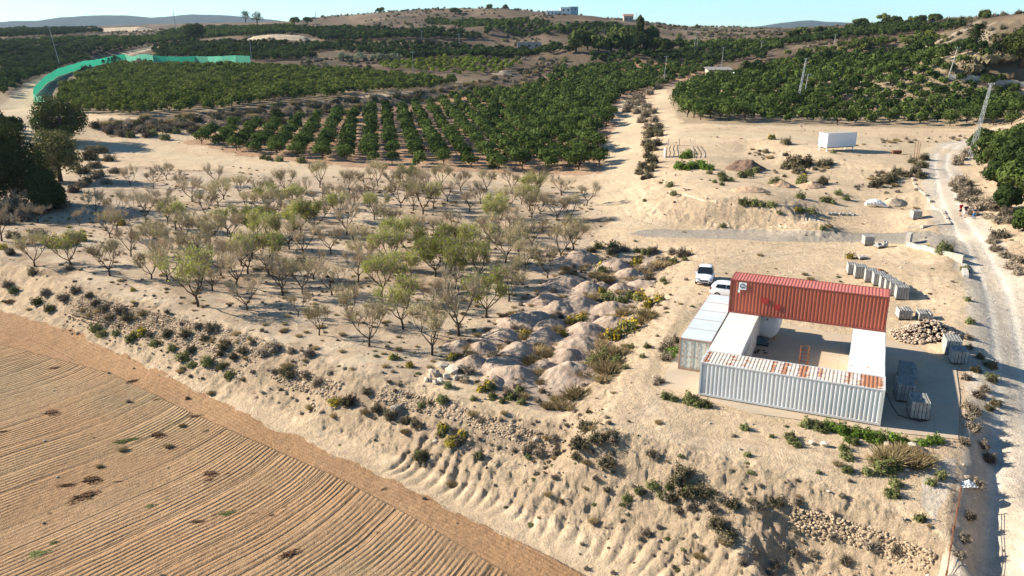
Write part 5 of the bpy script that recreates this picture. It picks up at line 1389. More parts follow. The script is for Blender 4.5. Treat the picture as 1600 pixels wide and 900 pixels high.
R0 = np.array([18.275, 65.652]); R_o = R0 - aV * 0.0
cR = container('red corrugated container stacked on top, bridging the two side containers', *R_o, TH, z=2.63, Hc=2.896, side=red, roofm=red_roof, frame=red_frame, doorm=red, z0=0.0)
# courtyard side lettering on the cream container, worn almost away
ink = plain('faded_black_ink', (0.055, 0.055, 0.06), 0.8, 0.2, var=0.5, scale=9, stain=(0.45, 0.42, 0.38), stain_amt=0.9)
lt = MB(); rl = random.Random(5)
x = 1.0
for row, (zc, hh, x0, x1) in enumerate(((1.72, 0.62, 0.9, 5.2), (0.88, 0.62, 0.9, 5.2))):
    x = x0
    while x < x1:
        w = 0.40; yy = 0.0175 - 0.02
        st = rl.choice(['N', 'E', 'H', 'A', 'L', 'U', 'R'])
        seg = {'N': [(0, 0, 0, 1), (1, 0, 1, 1), (0, 1, 1, 0)], 'E': [(0, 0, 0, 1), (0, 0, 1, 0), (0, .5, .8, .5), (0, 1, 1, 1)], 'H': [(0, 0, 0, 1), (1, 0, 1, 1), (0, .5, 1, .5)], 'A': [(0, 0, .5, 1), (1, 0, .5, 1), (.25, .4, .75, .4)],
               'L': [(0, 0, 0, 1), (0, 0, 1, 0)], 'U': [(0, 0, 0, 1), (1, 0, 1, 1), (0, 0, 1, 0)], 'R': [(0, 0, 0, 1), (0, 1, 1, .8), (1, .8, 0, .5), (0, .5, 1, 0)]}[st]
        for a in seg:
            if rl.random() < 0.15: continue
            p0 = Vector((x + a[0] * w, 0, zc + (a[1] - .5) * hh)); p1 = Vector((x + a[2] * w, 0, zc + (a[3] - .5) * hh)); c_ = (p0 + p1) / 2; ln = (p1 - p0).length
            lt.box((c_.x, 0.016, c_.z), (ln + .06, 0.006, 0.11), ry=-math.atan2(p1.z - p0.z, p1.x - p0.x))
        x += w + 0.22
lt.build('lettering', ink, cE)
# emblem plate on the red container: white square with a dark broken ring, and two brighter red repair patches
st = MB(); st.box((1.02, -0.022, 2.42), (0.62, 0.02, 0.62)); st.box((.75, -0.022, 1.98), (0.16, 0.02, 0.30))
pl_ = st.build('emblem_plate', plain('emblem_white', (0.78, 0.76, 0.72), 0.5), cR)
rg_ = MB(); pts = [(1.02 + 0.18 * math.cos(a), -0.036, 2.42 + 0.19 * math.sin(a)) for a in np.linspace(-0.2, 4.6, 16)]
rg_.tube(pts, 0.035, 5); rg_.box((1.13, -0.038, 2.30), (0.2, 0.012, 0.10)); rg_.build('emblem_mark', plain('emblem_dark', (0.05, 0.05, 0.06), 0.6), pl_)
pt = MB(); pt.box((2.9, -0.02, 1.38), (0.6, 0.02, 0.46)); pt.box((3.95, -0.02, 0.95), (0.42, 0.02, 0.5)); pt.build('repair_patch', plain('fresh_red', (0.36, 0.035, 0.03), 0.45), cR)

def at_plan(px, py, z=0.0):
    p = onz(px, py, z); return p[0], p[1]
# ------------------------------------------------------------------ block stacks
blk = plain('concrete_block', (0.36, 0.35, 0.325), 0.95, 0.1, var=0.16, scale=4, variety=True)
wood = plain('pallet_wood', (0.22, 0.16, 0.11), 0.9, 0.1, var=0.3, scale=5)
def block_meshes(nx, ny, nz, seed, miss=0):
    rg = random.Random(seed); b = MB(); bx, by, bz_ = 0.20, 0.40, 0.20
    for k in range(nz):
        for i in range(nx):
            for j in range(ny):
                if k == nz - 1 and rg.random() < miss: continue
                cx = (i - (nx - 1) / 2) * (bx + .034) + rg.uniform(-.006, .006); cy = (j - (ny - 1) / 2) * (by + .034) + rg.uniform(-.008, .008); cz = 0.14 + bz_ * (k + .5)
                v = rg.uniform(.82, 1.2); n0 = len(b.sh)
                if k < nz - 1: b.box((cx, cy, cz), (bx, by, bz_ - .012))
                else:
                    t = 0.032
                    for sx_2 in (-1, 1): b.box((cx + sx_2 * (bx - t) / 2, cy, cz), (t, by, bz_ - .012))
                    for q in (-1, 0, 1): b.box((cx, cy + q * (by - t) / 2, cz), (bx - 2 * t, t, bz_ - .012))
                    b.box((cx, cy, cz - .08), (bx - 2 * t, by - t, .03))
                for q in range(n0, len(b.sh)): b.sh[q][:] = v
    w = MB(); wx_, wy_ = nx * .234, ny * .434
    for q in (-1, 0, 1): w.box((q * (wx_ / 2 - .06), 0, .055), (0.10, wy_, .085))
    for q in range(5): w.box((0, (q - 2) * (wy_ / 4 - .03), .117), (wx_, .11, .02))
    return b.mesh('blocks', blk), w.mesh('pallet', wood)
BM = {}
def stack(px, py, label, nx=5, ny=3, nz=6, rz=None, z=None, miss=0.0, name='block_stack', group=None):
    x, y, zz = place(px, py)
    if z is not None: x, y = at_plan(px, py, z); zz = z
    key = (nx, ny, nz, miss)
    if key not in BM: BM[key] = block_meshes(nx, ny, nz, len(BM), miss)
    h = TH if rz is None else rz
    off = np.array([-math.sin(h), math.cos(h)]) * ny * .21
    r_ = empty(name, (x + off[0], y + off[1], zz), h)
    for nm, me in zip(('blocks', 'pallet'), BM[key]):
        o = bpy.data.objects.new(nm, me); COL.objects.link(o); o.parent = r_
    tag(r_, label, 'block stack', group)
sk = [(1344,437,6,-.25),(1360,443,6,-.3),(1373,449,6,-.25),(1384,454,6,-.25),(1392,459,6,-.25),(1399,464,6,-.3),(1409,470,6,-.25)]
ordn = ['leftmost', 'second from the left', 'third from the left', 'fourth from the left', 'fifth from the left', 'sixth from the left', 'rightmost and nearest']
for (px, py, nz, rz), w_ in zip(sk, ordn):
    stack(px, py, '%s stack of grey blocks in the line behind the red container' % w_, 5, 3, nz, rz, group='line of block stacks behind the red container')
stack(1331, 431, 'pale stack of blocks just behind the left end of the block line', 4, 3, 5, -.25)
stack(1414, 501, 'shorter block stack standing alone right of the red container end', 5, 3, 4, -.2, miss=.1)
stack(1446, 502, 'low block stack between the rubble heap and the lone stack', 5, 3, 3, -.2, miss=.25)
stack(1488, 557, 'block stack at the pad corner, the further of the two touching the rubble heap', 5, 4, 6, -.3, z=0.0)
stack(1498, 570, 'block stack at the pad corner, the nearer of the two', 5, 3, 5, -.3, z=0.0)
stack(1418, 599, 'furthest stack of the tight row of three on the pad', 5, 4, 5, -.32, z=0.0, group='tight row of three block stacks on the pad')
stack(1417, 613, 'middle stack of the tight row of three on the pad', 5, 4, 5, -.36, z=0.0, group='tight row of three block stacks on the pad')
stack(1414, 629, 'nearest stack of the tight row of three on the pad', 5, 4, 6, -.3, z=0.0, group='tight row of three block stacks on the pad')
stack(1436, 657, 'block stack alone on its pallet at the front of the pad', 5, 4, 6, -.28, z=0.0)
stack(1433, 343, 'single block stack up on the shelf beside the gravel road', 5, 3, 5, -.1, z=None)
stack(1358, 384, 'single block stack beside the asphalt strip', 5, 3, 5, -.1)
stack(1377, 389, 'broken low pile of blocks right of the stack by the asphalt', 4, 2, 2, .3, miss=.4)
stack(1384, 388, 'small leftover heap of blocks on its pallet by the asphalt', 2, 2, 3, -.3, miss=.3)
stack(1349, 407, 'low scattered blocks lying on the sand bank', 4, 2, 1, .1, miss=.2)
for i, px in enumerate((1297, 1303, 1310, 1318, 1326, 1332)):
    x, y, z = place(px, 334 + (i % 2)); b = MB(); rg = random.Random(i)
    for k in range(3): b.box((rg.uniform(-.4, .4), rg.uniform(-.3, .3), .1 + .02 * k), (.4, .2, .2), rz=rg.uniform(0, 3))
    o = b.build('loose_blocks', blk); o.location = (x, y, z); tag(o, 'loose grey blocks thrown down in a row on the sandy shelf', 'blocks', 'row of loose blocks on the shelf')

# ------------------------------------------------------------------ tank, machine, ladder frame
tw = plain('tank_white', (0.62, 0.64, 0.66), 0.4, 0.5, var=0.08, scale=1.5)
tx, ty = at_plan(1196, 531)
tk = empty('water_tank', (tx, ty, 0.0), ang_d)
t = MB(); pr = [(0.0, 0.0), (0.03, 0.5), (0.10, 0.85), (0.22, 1.0), (0.5, 1.02), (2.4, 1.02), (2.62, 0.95), (2.78, 0.6), (2.83, 0.0)]
n = 28; V = []
for xx, rr in pr:
    for k in range(n): a = 2 * math.pi * k / n; V.append((xx, rr * math.cos(a), 1.1 + rr * math.sin(a)))
t.add(V, [(i * n + k, i * n + (k + 1) % n, (i + 1) * n + (k + 1) % n, (i + 1) * n + k) for i in range(len(pr) - 1) for k in range(n)])
t.build('barrel', tw, tk, True)
h_ = MB(); h_.tube([(0.75, 0, 2.05), (0.75, 0, 2.26)], 0.30, 16); h_.tube([(1.5, 0, 2.05), (1.5, 0, 2.2)], 0.28, 16); h_.build('hatch', tw, tk)
h_ = MB(); h_.tube([(0.75, 0, 2.262), (0.75, 0, 2.275)], 0.24, 16); h_.tube([(-0.03, 0, 1.85), (0.06, 0, 1.85)], 0.06, 8); h_.build('opening', plain('hole_shade', (0.02, 0.02, 0.022), 0.8), tk)  # solid dark discs stand in for the shade inside the hatch holes
h_ = MB()
for q in (0.5, 2.2): h_.box((q, 0, 0.12), (0.2, 1.5, 0.24))
h_.build('cradle', g_frame, tk)
tag(tk, 'white cylindrical tank lying in the courtyard beside the cream container', 'tank')
mx, my = at_plan(1190, 539)
mc = empty('generator', (mx, my, 0.0), TH)
b = MB(); b.box((0, 0, .42), (0.95, 0.6, 0.5), taper=.92); b.build('housing', plain('dark_teal_metal', (0.05, 0.10, 0.13), 0.5, 0.4, var=.3), mc)
b = MB()
for q in range(5): b.box((-.36 + q * .18, 0, .70), (0.05, 0.5, 0.06))
b.build('grille', plain('dull_steel', (0.25, 0.27, 0.28), 0.5, 0.5, 0.5), mc)
b = MB()
for q in (-1, 1): b.box((0, q * .26, .09), (1.15, 0.07, 0.10))
b.tube([(-.5, -.28, .1), (-.5, -.28, .85), (.5, -.28, .85), (.5, -.28, .1)], .025, 6); b.build('skid', plain('black_steel', (0.03, 0.03, 0.035), 0.5), mc)
tag(mc, 'small dark blue-green generator in front of the white tank', 'generator')
rj = random.Random(4)
for i in range(7):
    px, py = rj.uniform(1180, 1196), rj.uniform(547, 556)
    x, y = at_plan(px, py); b = MB(); b.stone((0, 0, .08), (rj.uniform(.15, .4), rj.uniform(.15, .3), .2), rg=rj); b.box((.1, .1, .05), (.3, .06, .06), rz=rj.uniform(0, 3))
    o = b.build('scrap_piece', plain('dark_scrap', (0.07, 0.05, 0.04), .9) if i == 0 else bpy.data.materials['dark_scrap']); o.location = (x, y, 0); tag(o, 'small dark scrap lying on the pad beside the cream container', 'scrap', 'dark scrap along the cream container')
rusty = plain('rusty_iron', (0.20, 0.075, 0.035), 0.85, 0.2, var=0.3, scale=4)
lx, ly = at_plan(1254, 583)
ld = empty('iron_ladder', (lx, ly, 0), TH + .1); 
for q in (0, 1):
    b = MB(); y0 = q * 1.0
    b.tube([(-.32, y0, 0), (-.28, y0, 2.3 - q * .5)], .03, 6); b.tube([(.32, y0, 0), (.30, y0, 2.3 - q * .6)], .03, 6)
    for k in range(6): b.tube([(-.31, y0, .3 + k * .32), (.31, y0, .3 + k * .32)], .022, 5)
    b.build('ladder', rusty, ld)
b = MB()
for k in (.4, 1.6): b.tube([(-.31, 0, k), (-.31, 1, k)], .022, 5); b.tube([(.31, 0, k), (.31, 1, k)], .022, 5)
b.build('brace', rusty, ld)
tag(ld, 'rusty iron ladder frame standing behind the long white container', 'iron frame')
b = MB(); p0 = A0 + aV * 12.3 + bV * 1.6; p1 = p0 + aV * 1.6 - bV * .1
b.tube([(p0[0], p0[1], 1.9), (p0[0] + .5, p0[1] - .1, .9), (p0[0] + 1.0, p0[1] - .2, .25), (p1[0] + .9, p1[1], .05), (p1[0] + 1.6, p1[1] + .3, .04)], .045, 6)
o = b.build('hose', plain('dark_hose', (0.04, 0.04, 0.045), .6)); tag(o, 'dark hose hanging off the rusty right end of the long container', 'hose')

# ------------------------------------------------------------------ cars
carw = plain('white_car_paint', (0.84, 0.84, 0.84), 0.3, 0.6, var=0.03, scale=1)
glass = plain('dark_glass', (0.012, 0.015, 0.018), 0.08, 0.7, var=0.1)
blackp = plain('black_plastic', (0.02, 0.02, 0.022), 0.5, 0.4)
tyre = plain('tyre', (0.025, 0.025, 0.027), 0.9, 0.2)
rimm = plain('alloy', (0.45, 0.46, 0.48), 0.3, 0.5, 0.8)
lampm = plain('lamp_lens', (0.32, 0.35, 0.38), 0.1, 0.8)
def car(label, x, y, z, rz):
    r_ = empty('parked_car', (x, y, z), rz)      # nose towards local -y
    # sections along y: (y, half width, sill z, belt z, roof half width, roof z)
    S = [(-2.08, .60, .35, .62, .50, .64), (-2.0, .76, .28, .78, .62, .82), (-1.6, .87, .24, .90, .70, .97), (-1.05, .90, .22, .97, .73, 1.05), (-.55, .90, .22, 1.00, .68, 1.22), (.0, .90, .22, 1.02, .62, 1.50), (.7, .90, .22, 1.03, .63, 1.54),
         (1.3, .89, .24, 1.03, .62, 1.50), (1.75, .86, .28, 1.02, .60, 1.38), (2.0, .80, .34, .98, .56, 1.05), (2.08, .68, .42, .85, .50, .88)]
    b = MB(); V = []
    for (yy, w, s0, bl, rw, rz_) in S:
        pr = [(0, s0 - .02), (w * .86, s0), (w, s0 + .14), (w * 1.0, (s0 + bl) / 2), (w * .98, bl), (rw + .04, rz_ - .07), (rw - .08, rz_ - .005), (0, rz_ + .015)]
        V += [(p, yy, q) for p, q in pr] + [(-p, yy, q) for p, q in pr[::-1]]
    n = 16
    Fc = [(i * n + k, i * n + (k + 1) % n, (i + 1) * n + (k + 1) % n, (i + 1) * n + k) for i in range(len(S) - 1) for k in range(n)] + [tuple(range(n)), tuple(range((len(S) - 1) * n, len(S) * n))[::-1]]
    b.add(V, Fc); bd = b.build('body', carw, r_, True)
    m_ = bd.modifiers.new('round', 'SUBSURF'); m_.levels = 1; m_.render_levels = 2
    bm = bmesh.new(); bm.from_mesh(bd.data); bmesh.ops.recalc_face_normals(bm, faces=bm.faces); bm.to_mesh(bd.data); bm.free()
    w = MB(); w.add([(-.78, -1.12, 1.055), (.78, -1.12, 1.055), (.62, -.02, 1.53), (-.62, -.02, 1.53)], [(0, 1, 2, 3)])
    wo_ = w.build('windshield', glass, r_)
    w = MB(); w.add([(.64, 1.84, 1.06), (-.64, 1.84, 1.06), (-.54, 1.70, 1.40), (.54, 1.70, 1.40)], [(0, 1, 2, 3)]); w.build('rear_window', glass, r_)
    for s in (-1, 1):
        w = MB(); w.add([(s * .875, -.72, 1.05), (s * .885, .45, 1.07), (s * .70, .42, 1.44), (s * .705, -.12, 1.42)], [(0, 1, 2, 3)])
        w.add([(s * .885, .52, 1.07), (s * .865, 1.55, 1.08), (s * .69, 1.35, 1.40), (s * .70, .50, 1.44)], [(0, 1, 2, 3)]); w.build('side_window', glass, r_)
        w = MB(); w.box((s * .97, -.78, 1.08), (.16, .12, .13)); w.build('mirror', carw, r_)
        w = MB(); w.box((s * .66, -1.93, .76), (.30, .22, .13), rz=s * .5, rx=.5); w.build('headlight', lampm, r_)
        w = MB(); w.box((s * .62, -2.05, .45), (.2, .08, .12), rz=s * .3); w.build('fog_lamp', blackp, r_)
        w = MB(); w.box((s * .74, 1.98, .92), (.14, .12, .26)); w.build('tail_light', plain('red_lens', (.3, .02, .02), .2), r_)
        for yy in (-1.32, 1.28):
            w = MB(); w.tube([(s * .70, yy, .31), (s * .905, yy, .31)], .315, 20); wh = w.build('wheel', tyre, r_)
            w = MB(); w.tube([(s * .905, yy, .31), (s * .915, yy, .31)], .20, 14); w.build('rim', rimm, wh)
    w = MB(); w.box((0, -2.065, .60), (.80, .06, .14)); w.box((0, -2.07, .36), (.9, .06, .09)); w.build('grille', blackp, r_)
    w = MB(); w.box((0, -2.10, .475), (.5, .012, .10)); w.build('number_plate', plain('plate_white', (.7, .7, .68), .5), r_)
    tag(r_, label, 'car')
    return r_
x, y = at_plan(1101, 441); az = math.atan2(x, y)
car('white hatchback parked on the sand facing the camera', x, y, gz(x, y) + .02, -0.28)
x, y, z_ = onz(1148, 452, 0.9)
car('white car mostly hidden behind the left end of the red container', x - .4, y - .6, gz(x, y) + .02, 1.15)

# ------------------------------------------------------------------ people on the road
def skin(name, pts, edges, rad, mat, parent, root=0):
    me = bpy.data.meshes.new(name); me.from_pydata(pts, edges, []); o = bpy.data.objects.new(name, me); COL.objects.link(o); o.parent = parent
    m_ = o.modifiers.new('skin', 'SKIN'); m_.use_smooth_shade = True
    for v, r2 in zip(me.skin_vertices[0].data, rad): v.radius = (r2, r2) if not hasattr(r2, '__len__') else r2
    me.skin_vertices[0].data[root].use_root = True
    s_ = o.modifiers.new('sub', 'SUBSURF'); s_.levels = 1; s_.render_levels = 2
    me.materials.append(mat); return o
skinm = plain('skin', (0.50, 0.30, 0.21), 0.6, 0.3, var=.05)
def person(label, px, py, rz, shirt, legs, long_legs, hair, step=0.12, arm=0.0):
    x, y, z = place(px, py); r_ = empty('person', (x, y, z), rz)
    H = {'pel': (0, 0, .93), 'ab': (0, 0, 1.1), 'ch': (0, 0.01, 1.32), 'nk': (0, 0, 1.48), 'hd0': (0, -.015, 1.56), 'hd': (0, -.02, 1.66), 'hd2': (0, -.01, 1.74)}
    J = list(H.values()); E_ = [(i, i + 1) for i in range(6)]; Rd = [(.155, .11), (.14, .10), (.17, .11), .055, .07, .088, .06]
    for s in (-1, 1):
        b0 = len(J); J += [(s * .10, 0, .88), (s * .11, s * step * .5 - .02, .50), (s * .11, s * step, .09), (s * .12, s * step - .14, .035)]
        E_ += [(0, b0), (b0, b0 + 1), (b0 + 1, b0 + 2), (b0 + 2, b0 + 3)]; Rd += [.09, .06, .042, .035]
        b1 = len(J); J += [(s * .19, 0, 1.42), (s * (.25 + arm * .1), -.02, 1.15), (s * (.25 + arm * .05), -.10 - arm * .1, .92 + arm * .15), (s * .25, -.14 - arm * .1, .83 + arm * .18)]
        E_ += [(2, b1), (b1, b1 + 1), (b1 + 1, b1 + 2), (b1 + 2, b1 + 3)]; Rd += [.06, .045, .033, .036]
        for q in range(5):
            b2 = len(J); fx = (q - 2) * .016; J.append((s * .25 + fx, -.16 - arm * .1 - (0.0 if q else .02), .765 + arm * .18 + (.03 if q == 0 else 0))); E_.append((b1 + 3, b2)); Rd.append(.010)
    skin('body', J, E_, Rd, skinm, r_)
    T = [(0, 0, .90), (0, 0, 1.1), (0, .01, 1.34), (0, 0, 1.44)]; TE = [(0, 1), (1, 2), (2, 3)]; TR = [(.175, .13), (.165, .125), (.19, .13), (.09, .08)]
    for s in (-1, 1):
        b0 = len(T); T += [(s * .20, 0, 1.41), (s * .25, -.02, 1.2)]; TE += [(2, b0), (b0, b0 + 1)]; TR += [.075, .065]
    skin('shirt', T, TE, TR, shirt, r_)
    T = [(0, 0, .95), (0, 0, .90)]; TE = [(0, 1)]; TR = [(.17, .125), (.165, .125)]
    for s in (-1, 1):
        b0 = len(T); T += [(s * .105, 0, .82), (s * .11, s * step * .5 - .02, .52)]; TE += [(1, b0), (b0, b0 + 1)]; TR += [.105, .085]
        if long_legs: T.append((s * .11, s * step, .10)); TE.append((b0 + 1, b0 + 2)); TR.append(.068)
    skin('trousers' if long_legs else 'shorts', T, TE, TR, legs, r_)
    hb = MB(); bm = bmesh.new(); bmesh.ops.create_uvsphere(bm, u_segments=12, v_segments=8, radius=1); V = [(v.co.x * .092, v.co.y * .105 + .012, v.co.z * .10 + 1.70) for v in bm.verts if True]
    bm.verts.ensure_lookup_table(); Fc = [tuple(v.index for v in f.verts) for f in bm.faces if f.calc_center_median().z > -.15 and not (f.calc_center_median().y < -.55 and f.calc_center_median().z < .35)]; bm.free()
    hb.add(V, Fc); hb.build('hair', hair, r_, True)
    for s in (-1, 1):
        b = MB(); b.box((s * .12, s * step - .07, .045), (.09, .26, .09), taper=.8); b.build('shoe', blackp if long_legs else plain('shoe_tan', (.25, .17, .12), .8), r_)
        b = MB(); b.stone((s * .034, -.103, 1.665), (.018, .012, .012)); b.build('eye', blackp, r_)
    b = MB(); b.box((0, -.115, 1.64), (.02, .03, .035), taper=.5); b.box((0, -.10, 1.60), (.04, .012, .008)); b.build('nose', skinm, r_)
    tag(r_, label, 'person'); return r_
cl = lambda n, c: plain(n, c, .9, .1, var=.08)
person('person in a red t-shirt and black shorts, leftmost of the three walkers', 1499.5, 337, 0.1, cl('red_cotton', (.55, .03, .04)), cl('black_cotton', (.02, .02, .025)), False, cl('dark_hair', (.05, .035, .025)), .07, 0.6)
person('person in a black t-shirt and white shorts, middle of the three walkers', 1507.5, 339, -0.2, cl('dark_cotton', (.025, .02, .03)), cl('white_cotton', (.75, .72, .68)), False, cl('grey_hair', (.30, .28, .26)), .08, 1.0)
person('person in a dark top and blue jeans, standing apart on the right', 1521.5, 342, 2.6, cl('navy_cotton', (.03, .04, .06)), cl('denim', (.10, .20, .33)), True, cl('brown_hair', (.09, .06, .04)), .05, 0.4)

# ------------------------------------------------------------------ truck box
x, y, z = place(1291, 237)
tb = empty('truck_box', (x, y, z), 0.33); b = MB(); b.box((3.3, 1.22, 1.98), (6.6, 2.44, 2.55))
for xx in (0.03, 6.57): 
    for yy in (.04, 2.40): b.box((xx, yy, 1.98), (.1, .1, 2.57))
tp = plain('white_panel', (0.78, 0.80, 0.80), .4, .4, var=.05, scale=.8); b.build('body', tp, tb)
b = MB(); b.box((3.3, 1.22, 3.27), (6.66, 2.5, .05)); b.build('roof', plain('dusty_roof', (.40, .36, .30), .9), tb)
b = MB()
for yy in (.7, 1.74): b.box((3.3, yy, .58), (6.4, .12, .22))
for q in range(6): b.box((.5 + q * 1.1, 1.22, .60), (.1, 2.3, .12))
b.box((3.3, .0, .66), (6.6, .05, .10)); b.build('chassis', blackp, tb)
for xx, yy in ((.3, .25), (.3, 2.2), (6.2, .25), (6.2, 2.2)):
    b = MB(); b.box((xx, yy, .24), (.14, .14, .5)); b.box((xx, yy, .02), (.3, .3, .05)); b.build('leg', tp, tb)
b = MB(); b.box((-.03, 1.22, 1.95), (.03, .04, 2.4)); b.box((-.04, .9, 1.6), (.03, .05, .3)); b.build('door_bar', blackp, tb)
tag(tb, 'white box body of a truck set down on the sand without its lorry', 'truck box')
# ------------------------------------------------------------------ heaps of soil
def heap(name, px, py, wpx, label, cat, mat, hgt=0.30, asp=1.0, group=None, seed=0, rough=0.10, ridge=0.0, rz=0.0, res=44, sharp=1.0):
    x0, y0, z0 = place(px, py); m_px = math.sqrt(x0 * x0 + y0 * y0 + (CH - z0) ** 2) / FPX
    r = wpx * m_px / 2
    y0 += r * 0.35
    n = res; g_ = np.linspace(-1.15, 1.15, n); U, V_ = np.meshgrid(g_, g_); U = U.ravel(); V_ = V_.ravel()
    ca, sa = math.cos(rz), math.sin(rz)
    X = x0 + (U * ca - V_ * asp * sa) * r; Y = y0 + (U * sa + V_ * asp * ca) * r
    q = np.hypot(np.maximum(np.abs(U) - ridge, 0) / (1 - ridge), V_) + fbm(X, Y, r * 0.9, 3, seed) * 0.16
    hh = np.clip(1 - q, 0, 1); hh = (hh * hh * (3 - 2 * hh)) * (1 - sharp) + hh ** 0.85 * sharp
    h_ = hgt * 2 * r * hh * (1 + 0.25 * fbm(X, Y, r * .5, 3, seed + 3)) + (rough * r * fbm(X, Y, 0.55, 4, seed + 5, .65)) * np.clip(hh * 4, 0, 1)
    Z = ground_z(X, Y) + np.where(hh > 0, h_ + 0.03, -0.25 - 0.4 * np.clip(q - 1, 0, 1))
    idx = np.arange(n * n).reshape(n, n); Fc = np.stack([idx[:-1, :-1].ravel(), idx[:-1, 1:].ravel(), idx[1:, 1:].ravel(), idx[1:, :-1].ravel()], 1)
    ok = (hh[Fc] > 0).any(1); Fc = Fc[ok]; used, inv = np.unique(Fc, return_inverse=True)
    me = bpy.data.meshes.new(name); me.from_pydata(np.stack([X[used] - x0, Y[used] - y0, Z[used] - z0], 1).tolist(), [], inv.reshape(Fc.shape).tolist())
    me.polygons.foreach_set('use_smooth', [True] * len(me.polygons)); me.materials.append(mat)
    o = bpy.data.objects.new(name, me); COL.objects.link(o); o.location = (x0, y0, z0); tag(o, label, cat, group); return o
def earth(name, c, c2):
    m, nt, b = new_mat(name, .95, .1); g_ = nt.nodes.new('ShaderNodeNewGeometry'); p_ = g_.outputs['Position']
    a1 = noise(nt, 1.2, 6, .65, p_); a2 = noise(nt, 7, 5, .7, p_)
    col = ramp(nt, a1.outputs['Fac'], [(.35, c), (.62, c2)]); s = nt.nodes.new('ShaderNodeVectorMath'); s.operation = 'SCALE'
    nt.links.new(col, s.inputs[0]); nt.links.new(math_n(nt, 'MULTIPLY_ADD', a2.outputs['Fac'], .8, .6), s.inputs['Scale']); nt.links.new(s.outputs[0], b.inputs['Base Color'])
    bp = nt.nodes.new('ShaderNodeBump'); bp.inputs['Distance'].default_value = .16; nt.links.new(math_n(nt, 'ADD', a1.outputs['Fac'], math_n(nt, 'MULTIPLY', a2.outputs['Fac'], .4)), bp.inputs['Height']); nt.links.new(bp.outputs[0], b.inputs['Normal'])
    return m
tip = earth('tipped_soil', (.31, .225, .165), (.45, .345, .26)); brown = earth('dark_compost', (.15, .095, .065), (.24, .155, .105)); orange = earth('orange_earth', (.42, .27, .17), (.50, .34, .22)); sand_ = earth('loose_sand', (.46, .36, .24), (.56, .45, .31))
mounds = [(905,412,62),(962,422,56),(887,448,62),(922,456,50),(983,436,50),(970,455,40),(855,478,56),(905,482,58),(955,488,54),(812,508,56),(862,515,44),(950,510,48),(785,530,54),(852,534,56),(918,528,64),(908,548,66),
          (750,548,44),(812,558,60),(888,566,60),(782,578,64),(805,596,72),(890,598,86),(715,545,40),(1010,424,44),(740,570,44),(872,488,50),(940,452,36),(1000,448,40),(840,500,40),(850,580,44),(770,602,40),(925,505,36)]
for i, (px, py, w) in enumerate(mounds):
    rowt = 'far' if py < 470 else ('middle' if py < 540 else 'near')
    heap('soil_mound', px, py + 2, w * 1.45, 'rounded mound of pinkish tipped soil in the %s part of the dumping strip' % rowt, 'soil mound', tip, .19, 0.9, 'tipped soil mounds, %s part of the strip' % rowt, seed=600 + i, sharp=.1, rough=.06, rz=random.uniform(-.6, .6))
heap('soil_heap', 1168, 266, 54, 'dark brown pile of compost tipped on the sandy shelf', 'soil heap', brown, .26, 1.3, None, 700, .05, .35, -0.7, sharp=.8)
heap('soil_heap', 1176, 300, 60, 'left one of the three low orange earth mounds', 'soil heap', orange, .13, .7, 'low orange mounds', 701, .06)
heap('soil_heap', 1227, 293, 40, 'middle one of the three low orange earth mounds', 'soil heap', orange, .22, .8, 'low orange mounds', 702, .06)
heap('soil_heap', 1270, 294, 40, 'right one of the three low orange earth mounds', 'soil heap', orange, .22, .8, 'low orange mounds', 703, .06)
heap('soil_heap', 1399, 321, 38, 'pale round earth heap beside the crumpled white sheeting', 'soil heap', sand_, .25, .8, None, 704, .06)
heap('soil_heap', 1375, 430, 22, 'small rust-brown heap behind the block stacks', 'soil heap', earth('rust_earth', (.22, .09, .05), (.30, .13, .07)), .3, .8, None, 705, .05)
heap('soil_heap', 108, 56, 120, 'bare beige earth heap among the far left groves', 'soil heap', sand_, .05, .6, None, 706, .05) if False else None
# rubble heap: a core and its stones
hp = heap('rubble_heap', 1456, 530, 88, 'heap of broken bricks and pale stones at the corner of the pad', 'rubble heap', M['brick_rubble'], .20, .62, None, 710, .12, .2, -.15, sharp=.6)
st = MB(); rg = random.Random(12); hx, hy, hz_ = hp.location
vs_ = [v.co.copy() for v in hp.data.vertices]
for i in range(1500):
    v = rg.choice(vs_); s = rg.uniform(.09, .33) ** 1.05
    st.stone((v.x + rg.uniform(-.15, .15), v.y + rg.uniform(-.15, .15), v.z + rg.uniform(-.02, .10)), (s * rg.uniform(.8, 1.5), s, s * rg.uniform(.5, .9)), rg=rg)
st.build('rubble_stones', M['brick_rubble'], hp)
